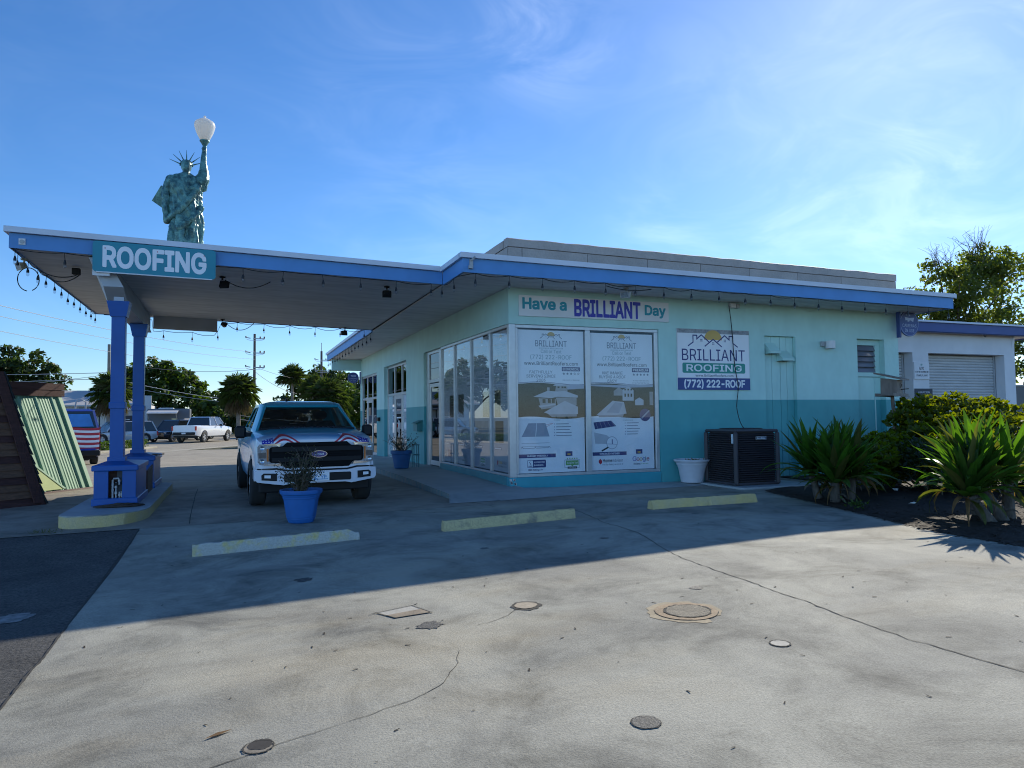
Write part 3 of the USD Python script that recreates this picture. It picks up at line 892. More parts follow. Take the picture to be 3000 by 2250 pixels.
def front_windows():
    fr = lambda name, *q, c=0.006, mat=ALU: put(name, MB().box(*q, c), mat, shop)
    w = put("shop_window", MB().box(4.91, 8.0, 12.505, 12.565, 0.236, 0.292, 0.005), ALU, shop, label="two tall front panes facing the apron")
    fr2 = lambda *q: put("frame_bar", MB().box(*q, 0.005), ALU, w)
    fr2(4.91, 8.0, 12.505, 12.565, 3.025, 3.086)
    fr2(4.91, 4.955, 12.507, 12.563, 0.293, 3.024)
    fr2(6.362, 6.468, 12.50, 12.563, 0.293, 3.024)
    fr2(7.915, 8.0, 12.507, 12.563, 0.293, 3.024)
    put("pane", MB().box(4.956, 6.361, 12.530, 12.534, 0.293, 3.024), PANE, w)
    put("pane", MB().box(6.469, 7.914, 12.530, 12.534, 0.293, 3.024), PANE, w)
    put("corner_post", MB().box(4.772, 4.905, 12.484, 12.60, 0.236, 3.088, 0.006), ALU, shop)
    # the long side: four tall panes, then the glazed door
    w = put("shop_window", MB().box(4.785, 4.845, 12.605, 17.27, 0.246, 0.285, 0.005), ALU, shop, label="row of four tall panes on the canopy side")
    fr2(4.785, 4.845, 12.605, 17.27, 3.04, 3.098)
    ms = [12.605, 13.61, 14.866, 16.11, 17.25]
    for i, y in enumerate(ms[1:]):
        h = 0.022 if i < 3 else 0.05
        put("frame_bar", MB().box(4.775, 4.845, y - h, y + h, 0.286, 3.039, 0.004), ALU, w)
    for a, b in zip(ms[:-1], ms[1:]):
        put("pane", MB().box(4.812, 4.816, a + 0.024, b - 0.051, 0.286, 3.039), PANE, w)
    # glazed door with a transom light
    d = put("door", MB().box(4.845, 4.885, 17.62, 17.70, 0.14, 2.25, 0.004).box(4.845, 4.885, 18.47, 18.55, 0.14, 2.25, 0.004).box(4.845, 4.885, 17.70, 18.47, 0.14, 0.26, 0.004).box(4.845, 4.885, 17.70, 18.47, 2.15, 2.25, 0.004), ALU, shop, label="narrow glazed door beside the corner window")
    put("pane", MB().box(4.863, 4.867, 17.70, 18.47, 0.26, 2.15), PANE_DARK, d)
    put("handle", MB().tube([(4.84, 17.66, 0.95), (4.80, 17.66, 0.97), (4.80, 17.66, 1.2), (4.84, 17.66, 1.22)], 0.012), BLACK, d)
    f = put("door_frame", MB().box(4.83, 4.89, 17.30, 17.60, 0.10, 3.098, 0.004).box(4.83, 4.89, 18.57, 18.885, 0.10, 3.098, 0.004).box(4.83, 4.89, 17.60, 18.57, 2.27, 2.36, 0.004).box(4.83, 4.89, 17.60, 18.57, 3.02, 3.098, 0.004), ALU, shop)
    put("pane", MB().box(4.858, 4.862, 17.60, 18.57, 2.36, 3.02), PANE_DARK, f)
    # two more glazed entrances further back
    for y0, y1, x, top, mid, what in ((21.0, 24.33, 4.878, 3.083, 2.13, "entrance with dark panes beside the wall mailbox"), (25.69, 28.95, 4.80, 2.998, 2.11, "furthest entrance with dark panes")):
        n = (y1 - y0) / 3
        fr_ = MB()
        B = lambda a, b, c, d: fr_.box(x, x + 0.06, a, b, c, d, 0.004)
        B(y0, y1, top - 0.07, top)
        B(y0, y1, mid - 0.04, mid + 0.04)
        B(y0, y1, 0.02, 0.12)
        for k in range(4):
            yy = y0 + k * n
            B(max(y0, yy - 0.035), min(y1, yy + 0.035), 0.12, mid - 0.04)
            B(max(y0, yy - 0.035), min(y1, yy + 0.035), mid + 0.04, top - 0.07)
        e = put("glazed_entrance", fr_, ALU, shop, label=what)
        for k in range(3):
            a, b = y0 + k * n + 0.035, y0 + (k + 1) * n - 0.035
            put("pane", MB().box(x + 0.028, x + 0.032, a, b, mid + 0.04, top - 0.07), PANE_DARK, e)
            if k != 1:
                put("pane", MB().box(x + 0.028, x + 0.032, a, b, 0.12, mid - 0.04), PANE_DARK if x < 4.85 else PANE, e)
        a, b = y0 + n + 0.036, y0 + 2 * n - 0.036
        put("door_leaf", MB().box(x + 0.01, x + 0.055, a, a + 0.1, 0.121, mid - 0.041, 0.004).box(x + 0.01, x + 0.055, b - 0.1, b, 0.121, mid - 0.041, 0.004)
            .box(x + 0.01, x + 0.055, a + 0.1, b - 0.1, 0.121, 0.3, 0.004).box(x + 0.01, x + 0.055, a + 0.1, b - 0.1, mid - 0.16, mid - 0.041, 0.004), ALU, e)
        put("pane", MB().box(x + 0.03, x + 0.034, a + 0.1, b - 0.1, 0.3, mid - 0.16), PANE_DARK, e)
        if x > 4.85:
            put("window_film", MB().box(x + 0.036, x + 0.038, y0 + 0.04, y0 + n - 0.04, 0.13, mid - 0.05).box(x + 0.036, x + 0.038, y1 - n + 0.04, y1 - 0.04, 0.13, mid - 0.05), PAPER, e)
            p = Print((x + 0.028, b - 0.12, 0), (0, -1, 0), (0, 0, 1))
            wd = b - a - 0.24
            p.text(WHITE_INK, "Free", wd / 2, 1.74, 0.11, wd * 0.6)
            p.text(WHITE_INK, "Estimates", wd / 2, 1.5, 0.09, wd * 0.95)
            p.rect(WHITE_INK, wd * 0.1, wd * 0.9, 1.36, 1.40)
            p.rect(WHITE_INK, wd * 0.42, wd * 0.58, 0.75, 1.28)
            p.build(e)


def recesses():
    # boarded doorway with two vent hoods
    d = put("boarded_doorway", MB().box(10.646, 11.488, Y0 + 0.12, Y0 + 0.18, -0.05, 3.05), look("recess_back_look", (0.1, 0.3, 0.32), 0.7, 0.1), shop)
    xs = [10.65, 10.892, 11.124, 11.30, 11.484]
    for i, (a, b) in enumerate(zip(xs[:-1], xs[1:])):
        put("board", MB().box(a + 0.004, b - 0.004, Y0 + 0.082 + 0.002 * (i % 2), Y0 + 0.118, 0.0, 3.045, 0.004), WALL, d)
    for (a, b, z0, z1), nm in (((10.70, 10.98, 2.66, 2.90), 0), ((11.02, 11.34, 2.51, 2.73), 1)):
        yb, yf = Y0 + 0.083, Y0 - 0.12
        m = MB().hull([(a, yb, z0), (b, yb, z0), (a, yb, z1), (b, yb, z1), (a, yf, z0), (b, yf, z0), (a, yf, z0 + 0.05), (b, yf, z0 + 0.05)])
        h = put("vent_hood", m, MINT, shop)
        put("opening", MB().box(a + 0.02, b - 0.02, yf + 0.02, yb, z0 - 0.006, z0 - 0.001), BLACK, h)
    # louvred window over a flush door
    y = Y0 + 0.15
    d = put("flush_door", MB().box(13.262, 14.088, y, y + 0.04, -0.02, 2.19), WALL, shop)
    put("door_edge", MB().box(13.90, 13.93, y - 0.012, y, 0.0, 2.19), MINT, d)
    w = put("louvre_window", MB().box(13.262, 14.088, y - 0.012, y + 0.05, 2.93, 3.058, 0.005).box(13.262, 13.305, y - 0.01, y + 0.05, 2.30, 2.93, 0.004).box(13.95, 14.088, y - 0.01, y + 0.05, 2.30, 2.93, 0.004).box(13.262, 14.088, y - 0.03, y + 0.05, 2.20, 2.30, 0.006), MINT, shop)
    put("window_back", MB().box(13.30, 13.96, y + 0.06, y + 0.07, 2.28, 2.95), look("louvre_dark_look", (0.05, 0.055, 0.065), 0.5, 0.1), w)
    lv = look("louvre_blade_look", (0.12, 0.125, 0.15), 0.25, 0.1, coat=0.5)
    for k in range(5):
        z = 2.305 + k * 0.125
        put("louvre", MB().hull([(xx, y - 0.02 + dy, z + dz) for xx in (13.31, 13.945) for dy, dz in ((0, 0), (0.006, -0.004), (0.055, 0.12), (0.061, 0.116))]), lv, w)


build_walls()
parapet()
main_roof()
front_windows()
recesses()

# ------------------------------------------------------------------ the canopy over the forecourt
canopy = thing("canopy", "flat forecourt canopy with blue fascia on two blue columns", "canopy")


def build_canopy():
    CX0, CX1, CY0, CY1 = -3.14, 3.545, 12.66, 19.9
    slab(m := MB(), CX0 + 0.04, CX1, CY0 + 0.04, CY1 - 0.03, zc, 0.012, 0.04)
    put("soffit", m, SOFFIT, canopy)
    slab(m := MB(), CX0 + 0.04, CX1 - 0.01, CY0 + 0.04, CY1 - 0.03, zc, 0.20, 0.29)
    put("roof_deck", m, ROOFTOP, canopy)
    slab(m := MB(), CX0, CX1 - 0.002, CY0, CY0 + 0.04, zc, 0.0, 0.225)
    put("fascia", m, FASCIA, canopy)
    slab(m := MB(), CX0, CX0 + 0.04, CY0 + 0.04, CY1, zc, 0.0, 0.225)
    put("fascia", m, FASCIA, canopy)
    slab(m := MB(), CX0, CX1 - 0.002, CY1 - 0.02, CY1 + 0.02, zc, 0.0, 0.225)
    put("fascia", m, FASCIA, canopy)
    slab(m := MB(), CX0 - 0.06, CX1 - 0.04, CY0 - 0.055, CY0 + 0.05, zc, 0.232, 0.318)
    put("flashing", m, FLASH, canopy)
    slab(m := MB(), CX0 - 0.06, CX0 + 0.05, CY0 + 0.05, CY1 + 0.05, zc, 0.232, 0.318)
    put("flashing", m, FLASH, canopy)
    slab(m := MB(), CX0 + 0.05, CX1 - 0.06, CY1 - 0.03, CY1 + 0.07, zc, 0.232, 0.318)
    put("flashing", m, FLASH, canopy)
    # cross beam over the columns: a haunched pale box whose right face leans in to the soffit
    ys_ = [(12.72, 3.46), (13.3, 3.24), (16.9, 3.22), (16.95, 3.22)]
    bm = MB()
    vs = []
    for y, z in ys_:
        vs += [(-1.90, y, z), (-1.62, y, z), (-1.87, y, 3.94), (-2.12, y, 3.94)]
    bm.add(vs, [(k * 4 + i, k * 4 + (i + 1) % 4, k * 4 + 4 + (i + 1) % 4, k * 4 + 4 + i) for k in range(3) for i in range(4)] + [(0, 3, 2, 1), (12, 13, 14, 15)])
    put("beam", bm, BEAM, canopy)
    put("beam", MB().box(-2.10, -1.90, 16.96, 19.6, 3.62, 3.935), BEAM, canopy, label="shallow rear length of the cross beam")
    slab(m := MB(), -1.84, -0.385, 19.60, 19.66, zc, -0.31, 0.011)
    put("hanging_board", m, BEAM, canopy)
    put("seam_strip", MB().box(-1.885, -1.865, 12.75, 19.55, 3.918, 3.93), GREYPAINT, canopy)

build_canopy()


def columns():
    def one(label, open_niche):
        t = thing("canopy_column", label, "column")
        # local: origin at the middle of the base on the island top, front is -y
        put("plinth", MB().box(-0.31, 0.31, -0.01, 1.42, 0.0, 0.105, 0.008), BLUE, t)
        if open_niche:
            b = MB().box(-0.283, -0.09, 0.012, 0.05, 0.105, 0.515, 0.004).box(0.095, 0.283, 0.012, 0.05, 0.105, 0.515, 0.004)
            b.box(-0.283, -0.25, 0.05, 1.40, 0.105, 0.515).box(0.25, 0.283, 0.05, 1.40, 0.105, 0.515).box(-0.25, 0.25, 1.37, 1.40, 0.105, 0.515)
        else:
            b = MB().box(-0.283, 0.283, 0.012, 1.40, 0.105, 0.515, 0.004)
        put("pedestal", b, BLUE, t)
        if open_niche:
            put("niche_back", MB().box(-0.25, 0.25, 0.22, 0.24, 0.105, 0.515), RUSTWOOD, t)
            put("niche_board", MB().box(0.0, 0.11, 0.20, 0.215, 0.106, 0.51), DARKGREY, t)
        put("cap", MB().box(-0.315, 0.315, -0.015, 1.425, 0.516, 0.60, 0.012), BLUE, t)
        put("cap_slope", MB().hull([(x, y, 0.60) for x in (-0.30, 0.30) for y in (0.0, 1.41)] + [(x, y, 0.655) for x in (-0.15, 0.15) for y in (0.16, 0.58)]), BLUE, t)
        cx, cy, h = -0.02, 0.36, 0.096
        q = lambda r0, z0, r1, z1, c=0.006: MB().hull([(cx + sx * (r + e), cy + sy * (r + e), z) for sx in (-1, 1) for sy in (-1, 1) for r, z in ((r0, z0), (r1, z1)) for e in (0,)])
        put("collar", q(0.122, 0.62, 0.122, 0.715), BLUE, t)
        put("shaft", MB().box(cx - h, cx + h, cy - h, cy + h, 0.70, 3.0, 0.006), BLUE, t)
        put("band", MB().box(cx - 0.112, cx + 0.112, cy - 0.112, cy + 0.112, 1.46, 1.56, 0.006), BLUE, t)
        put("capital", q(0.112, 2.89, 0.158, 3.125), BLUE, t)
        put("steel_post", MB().box(cx - 0.07, cx + 0.07, cy - 0.07, cy + 0.07, 3.0, 3.20), BEAM, t)
        return t
    a = one("front blue column with white pipes in its open pedestal niche", True)
    UsdGeom.XformCommonAPI(a).SetTranslate(Gf.Vec3d(-1.652, 12.355, 0.091))
    b = one("rear blue column with a brown board against its pedestal", False)
    UsdGeom.XformCommonAPI(b).SetTranslate(Gf.Vec3d(-1.675, 15.20, 0.091))


columns()


def island():
    t = thing("kerb_island", "raised concrete island with yellow painted kerb under the columns", "island")
    n = 14
    xl, xr, yf, yb, z1 = -2.20, -1.13, 11.17, 16.55, 0.091
    pts = []
    # outline counter-clockwise from the front left, rounded at both ends
    for a in np.linspace(math.pi, 1.5 * math.pi, 7):
        pts.append((xl + 0.28 + 0.28 * math.cos(a), yf + 0.28 + 0.28 * math.sin(a)))
    for a in np.linspace(1.5 * math.pi, 2 * math.pi, 10):
        pts.append((xr - 0.62 + 0.62 * math.cos(a), yf + 0.75 + 0.75 * math.sin(a)))
    for a in np.linspace(0, 0.5 * math.pi, 8):
        pts.append((xr - 0.35 + 0.35 * math.cos(a), yb - 0.35 + 0.35 * math.sin(a)))
    for a in np.linspace(0.5 * math.pi, math.pi, 6):
        pts.append((xl + 0.2 + 0.2 * math.cos(a), yb - 0.2 + 0.2 * math.sin(a)))
    pts = np.array(pts)
    k = len(pts)
    c = pts.mean(0)
    rnd = np.random.default_rng(4)
    top = c + (pts - c) * (1 - 0.018 / np.linalg.norm(pts - c, axis=1, keepdims=True))
    low = np.column_stack([pts, g(pts[:, 0], pts[:, 1]) - 0.03])
    edge = np.column_stack([pts, np.full(k, z1 - 0.014) + rnd.normal(0, 0.002, k)])
    up = np.column_stack([top, np.full(k, z1)])
    f = [(i, (i + 1) % k, k + (i + 1) % k, k + i) for i in range(k)]
    put("kerb_face", MB().add(np.vstack([low, edge]), f), YELLOW, t, smooth=40)
    put("kerb_edge", MB().add(np.vstack([edge, up]), f), look("kerb_edge_look", (0.36, 0.35, 0.28), 0.75, 0.3, 8), t)
    put("island_top", MB().add(np.vstack([up, [[*c, z1]]]), [(i, (i + 1) % k, k) for i in range(k)]), ISLAND_TOP, t)
    # a white pipe manifold standing in the niche
    p = thing("pipe_manifold", "white plastic water pipes standing in the front column's niche", "pipes", (-1.652, 12.355, 0.191))
    pp = MB().tube([(-0.045, 0.11, 0.0), (-0.045, 0.11, 0.27), (-0.035, 0.11, 0.295), (0.035, 0.11, 0.295), (0.045, 0.11, 0.27), (0.045, 0.11, 0.2)], 0.014, 8)
    put("pipe", pp, PVC, p, smooth=40)
    put("pipe", MB().tube([(0.0, 0.12, 0.0), (0.0, 0.12, 0.24)], 0.012, 8), PVC, p, smooth=40)
    put("pipe", MB().tube([(0.05, 0.12, 0.0), (0.05, 0.12, 0.09), (0.085, 0.12, 0.095), (0.085, 0.12, 0.0)], 0.013, 8), PVC, p, smooth=40)
    for x, z in ((-0.045, 0.1), (-0.045, 0.19), (0.0, 0.06), (0.0, 0.15), (0.05, 0.03), (0.045, 0.24), (0.085, 0.03)):
        put("fitting", MB().cyl((x, 0.115, z), (x, 0.115, z + 0.035), 0.019, n=10), PVC, p, smooth=40)
    put("valve", MB().box(-0.02, 0.03, 0.09, 0.13, 0.185, 0.235, 0.006), BLACK, p)
    # coiled drip hose in front of the pedestal
    rnd = random.Random(8)
    pts = []
    for i in range(420):
        a = i * 0.33
        r = 0.05 + 0.17 * abs(math.sin(i * 0.061)) + rnd.uniform(-0.02, 0.02)
        pts.append((-1.56 + 1.25 * r * math.cos(a) + 0.05 * math.sin(i * 0.02), 12.13 + 0.62 * r * math.sin(a), z1 + 0.012 + 0.05 * (1 - r / 0.24) * (i / 420) + rnd.uniform(0, 0.006)))
    pts += [(-1.40, 12.16, z1 + 0.02), (-1.31, 12.15, z1 + 0.012), (-1.25, 12.13, z1 + 0.012)]
    h = put("drip_hose", MB().tube(pts, 0.0085, 5), look("hose_look", (0.055, 0.034, 0.022), 0.7, 0.4, 30), smooth=True)
    tag(h, "brown drip hose coiled in a heap at the front column's foot", "hose")
    b = put("leaning_board", MB().hexa([(x, y, z) for x in (-1.385, -1.36) for y, z in ((13.9, 0.11), (13.9, 0.50), (14.75, 0.11), (14.75, 0.56))]), RUSTWOOD)
    tag(b, "rusty brown board standing between the two column pedestals", "board")
    for x, y, a, w, lab in ((-1.50, 15.45, 12, 0.30, "thin brown wood slat on the rear pedestal's near edge"), (-1.42, 15.65, -16, 0.34, "brown wood slat on the rear pedestal's far right corner")):
        s = put("wood_slat", MB().box(-w / 2, w / 2, -0.05, 0.05, 0.698, 0.72, 0.003).move(rz(a, (x, y, 0.0))), RUSTWOOD)
        tag(s, lab, "slat")


island()

# ------------------------------------------------------------------ signs on the shop and the canopy
def signs():
    # long board over the window
    t = thing("wall_sign", "long white board lettered Have a BRILLIANT Day above the front window", "sign")
    put("board", MB().box(4.965, 8.235, Y0 - 0.03, Y0 - 0.001, 3.243, 3.636, 0.004), SIGN_WHITE, t)
    p = Print((4.965, Y0 - 0.0305, 3.243), (1, 0, 0), (0, 0, 1))
    p.text(TEAL_INK, "Have a", 0.065, 0.145, 0.195, 0.92, 0.03, align="l")
    p.text(INDIGO, "BRILLIANT", 1.14, 0.05, 0.305, 1.47, 0.025, align="l")
    p.text(TEAL_INK, "Day", 2.705, 0.13, 0.185, 0.49, 0.03, align="l")
    p.build(t)
    # the square advertising board
    t = thing("advert_board", "square white board with roof logo and phone number beside the front window", "sign")
    x, z, w, h = 8.419, 1.874, 1.80, 1.255
    put("board", MB().box(x, x + w, Y0 - 0.025, Y0 - 0.001, z, z + h, 0.003), SIGN_WHITE, t)
    p = Print((x, Y0 - 0.0255, z), (1, 0, 0), (0, 0, 1))
    p.rect(WHITE_INK, 0.015, w - 0.015, 0.25, h - 0.09)
    p.rect(look("torn_strip_look", (0.36, 0.36, 0.37), 0.8, 0.4, 14), 0.0, w, h - 0.089, h - 0.002)
    p.text(GREY_INK, "WINDSTORM", w - 0.24, h - 0.062, 0.028, 0.3)
    roof_logo(p, w * 0.49, 0.90, 1.24, NAVY_INK, paper=WHITE_INK, t=0.024)
    p.text(NAVY_INK, "BRILLIANT", w * 0.497, 0.605, 0.235, 1.57, lift=0.002)
    p.rect(GREEN_INK, 0.115, w - 0.12, 0.345, 0.555, 0.002, 0.035)
    p.text(WHITE_INK, "ROOFING", w * 0.5, 0.385, 0.135, 1.38, True, lift=0.003)
    p.text(BLACK_INK, "www.BrilliantRoofers.com", w * 0.5, 0.27, 0.05, 0.94, lift=0.002)
    p.rect(NAVY, 0.0, w, 0.0, 0.245, 0.002)
    p.text(WHITE_INK, "(772) 222-ROOF", w * 0.505, 0.055, 0.145, 1.52, 0.03, lift=0.003)
    p.build(t)
    # the roof sign
    t = thing("roof_sign", "teal board lettered ROOFING on the canopy's blue fascia", "sign")
    y, sl = 12.575, -0.019
    b = MB()
    from shapely.geometry import box
    q = np.array(box(-2.031 + 0.05, 3.665 + 0.05, -0.278 - 0.05, 4.14 - 0.05).buffer(0.05, quad_segs=4).exterior.coords)[:-1]
    sk = lambda q: np.column_stack([q[:, 0], q[:, 1] + sl * (q[:, 0] + 2.031)])
    b.prism(sk(q), "y", y, y + 0.025)
    put("board", b, SIGN_TEAL, t)
    put("rim", MB().prism(sk(np.array([(-1.98, 3.652), (-0.33, 3.652), (-0.33, 3.668), (-1.98, 3.668)])), "y", y - 0.004, y + 0.024), SIGN_WHITE, t)
    put("backing", MB().box(-2.035, -1.80, y + 0.03, y + 0.05, 3.605, 4.0), SIGN_WHITE, t)
    p = Print((-2.031, y - 0.001, 3.665), (1, 0, sl), (0, 0, 1))
    p.text(WHITE_INK, "ROOFING", 0.135, 0.09, 0.305, 1.48, 0.03, align="l")
    for u, v in ((0.17, 0.37), (0.9, 0.375), (1.58, 0.37)):
        p.disc(RED_INK, u, v, 0.009, 0.004, n=6)
    p.build(t)
    # two round hanging signs
    def camera_sign(cx, cy, cz, r, bx, label):
        t = thing("camera_sign", label, "sign")
        a = np.linspace(0, 2 * math.pi, 36, endpoint=False)
        put("disc", MB().prism(np.column_stack([cx + r * np.cos(a), cz + r * np.sin(a)]), "y", cy - 0.015, cy + 0.015), NAVY, t)
        put("bracket", MB().box(bx - 0.02, bx + 0.02, cy - 0.05, cy + 0.05, cz - r * 1.12, cz + r * 1.12, 0.004), NAVY, t)
        p = Print((cx, cy - 0.0155, cz), (1, 0, 0), (0, 0, 1))
        k = look("pale_blue_ink_look", (0.40, 0.45, 0.62), 0.5, 0.05)
        rim = [(0.95 * r * math.cos(u), 0.95 * r * math.sin(u)) for u in np.linspace(0, 2 * math.pi, 41)]
        for q0, q1 in zip(rim[:-1], rim[1:]):
            p.poly(k, [q0, q1, (q1[0] * 0.975, q1[1] * 0.975), (q0[0] * 0.975, q0[1] * 0.975)])
        s = r / 0.3
        p.poly(k, [(-0.14 * s, 0.15 * s), (-0.12 * s, 0.07 * s), (-0.06 * s, 0.08 * s), (-0.05 * s, 0.04 * s), (0.0, 0.05 * s), (0.02 * s, 0.08 * s), (0.12 * s, 0.04 * s), (0.16 * s, 0.14 * s), (0.0, 0.13 * s)])
        p.text(k, "CAMERAS", 0, -0.085 * s, 0.075 * s, 0.44 * s)
        p.text(k, "IN USE", 0, -0.20 * s, 0.075 * s, 0.29 * s)
        p.build(t)
    camera_sign(14.62, 12.25, 3.425, 0.30, 14.30, "round navy CAMERAS IN USE sign at the shop's right end")
    camera_sign(4.43, 28.9, 2.98, 0.215, 4.70, "round navy CAMERAS IN USE sign below the far end of the eave")


def house_print(p, u0, u1, v0, v1, kind, lift=0.002):
    """A printed picture of pale houses among dark trees, with wavy borders."""
    n = 24
    us = np.linspace(u0, u1, n)
    t = (us - u0) / (u1 - u0)
    top = v1 + 0.022 * np.sin(t * 5.5 + (0.4 if kind else 0.0))
    bot = v0 + 0.025 * np.sin(t * 5.8 + 0.6)
    p.poly(PRINT_DARK, np.vstack([np.column_stack([us, bot]), np.column_stack([us[::-1], top[::-1]])]), lift)
    wl = np.column_stack([us, top + 0.012])
    p.poly(NAVY_INK, np.vstack([wl, wl[::-1] + [0, 0.009]]), lift)
    W, H = u1 - u0, v1 - v0
    P = lambda a, b: (u0 + a * W, v0 + b * H)
    if kind == 0:
        p.poly(PRINT_SKY, [P(.6, .98), P(.8, 1.0), P(1, 1.0), P(1, .87), P(.75, .84), P(.6, .9)], lift + .0004)
        for q, m in (([(.55, .78), (.74, .76), (.74, .96), (.57, .97)], PRINT_MID), ([(.52, .95), (.78, .93), (.76, .99), (.55, 1.0)], PRINT_ROOF),
                     ([(.3, .58), (.56, .55), (.56, .3), (.34, .25)], PRINT_MID), ([(.56, .6), (.88, .6), (.88, .36), (.6, .3)], PRINT_MID),
                     ([(.22, .62), (.44, .8), (.58, .78), (.7, .8), (.9, .66), (.9, .6), (.58, .62), (.5, .58)], PRINT_ROOF), ([(.43, .8), (.47, .8), (.47, .9), (.43, .9)], PRINT_MID),
                     ([(.38, .16), (.7, .5), (.9, .32), (.9, .1), (.46, .1)], PRINT_ROOF), ([(.44, .1), (.88, .1), (.88, .03), (.5, .02)], PRINT_MID),
                     ([(.3, .36), (.56, .42), (.56, .38), (.32, .3)], PRINT_ROOF)):
            p.poly(m, [P(*x) for x in q], lift + .0008 + .0002 * (m is PRINT_ROOF))
        for a in (.36, .44, .5):
            p.poly(PRINT_DARK, [P(a, .44), P(a + .045, .43), P(a + .045, .55), P(a, .555)], lift + .0014)
        for a in (.59, .65, .69):
            p.poly(PRINT_DARK, [P(a, .88), P(a + .03, .88), P(a + .03, .93), P(a, .93)], lift + .0014)
    else:
        p.poly(PRINT_SKY, [P(0, 1.0), P(.5, .98), P(1, 1.0), P(1, .93), P(.5, .9), P(0, .95)], lift + .0004)
        for q, m in (([(.36, .66), (.5, .66), (.5, .84), (.44, .92), (.36, .8)], PRINT_MID), ([(.5, .5), (.68, .5), (.68, .82), (.6, .95), (.5, .84)], PRINT_ROOF),
                     ([(.7, .36), (.84, .36), (.84, .52), (.77, .6), (.7, .52)], PRINT_ROOF), ([(.94, .36), (1, .36), (1, .78), (.94, .78)], PRINT_MID),
                     ([(.08, .06), (.34, .5), (.52, .46), (.56, .1), (.4, .06)], PRINT_ROOF), ([(.24, .14), (.38, .46), (.5, .42), (.44, .12)], PANEL_GREY), ([(.12, .0), (.5, .0), (.52, .1), (.1, .1)], PRINT_MID)):
            p.poly(m, [P(*x) for x in q], lift + .0008 + .0002 * (m is PRINT_ROOF) + .0003 * (m is PANEL_GREY))
        for a in (.53, .58, .63):
            p.poly(PRINT_DARK, [P(a, .62), P(a + .025, .62), P(a + .025, .72), P(a, .72)], lift + .0014)
            p.poly(PRINT_DARK, [P(a, .82), P(a + .025, .82), P(a + .025, .87), P(a, .87)], lift + .0014)


SIDE_PAPER = look("side_film_look", (0.42, 0.43, 0.47), 0.5, 0.08, 2)


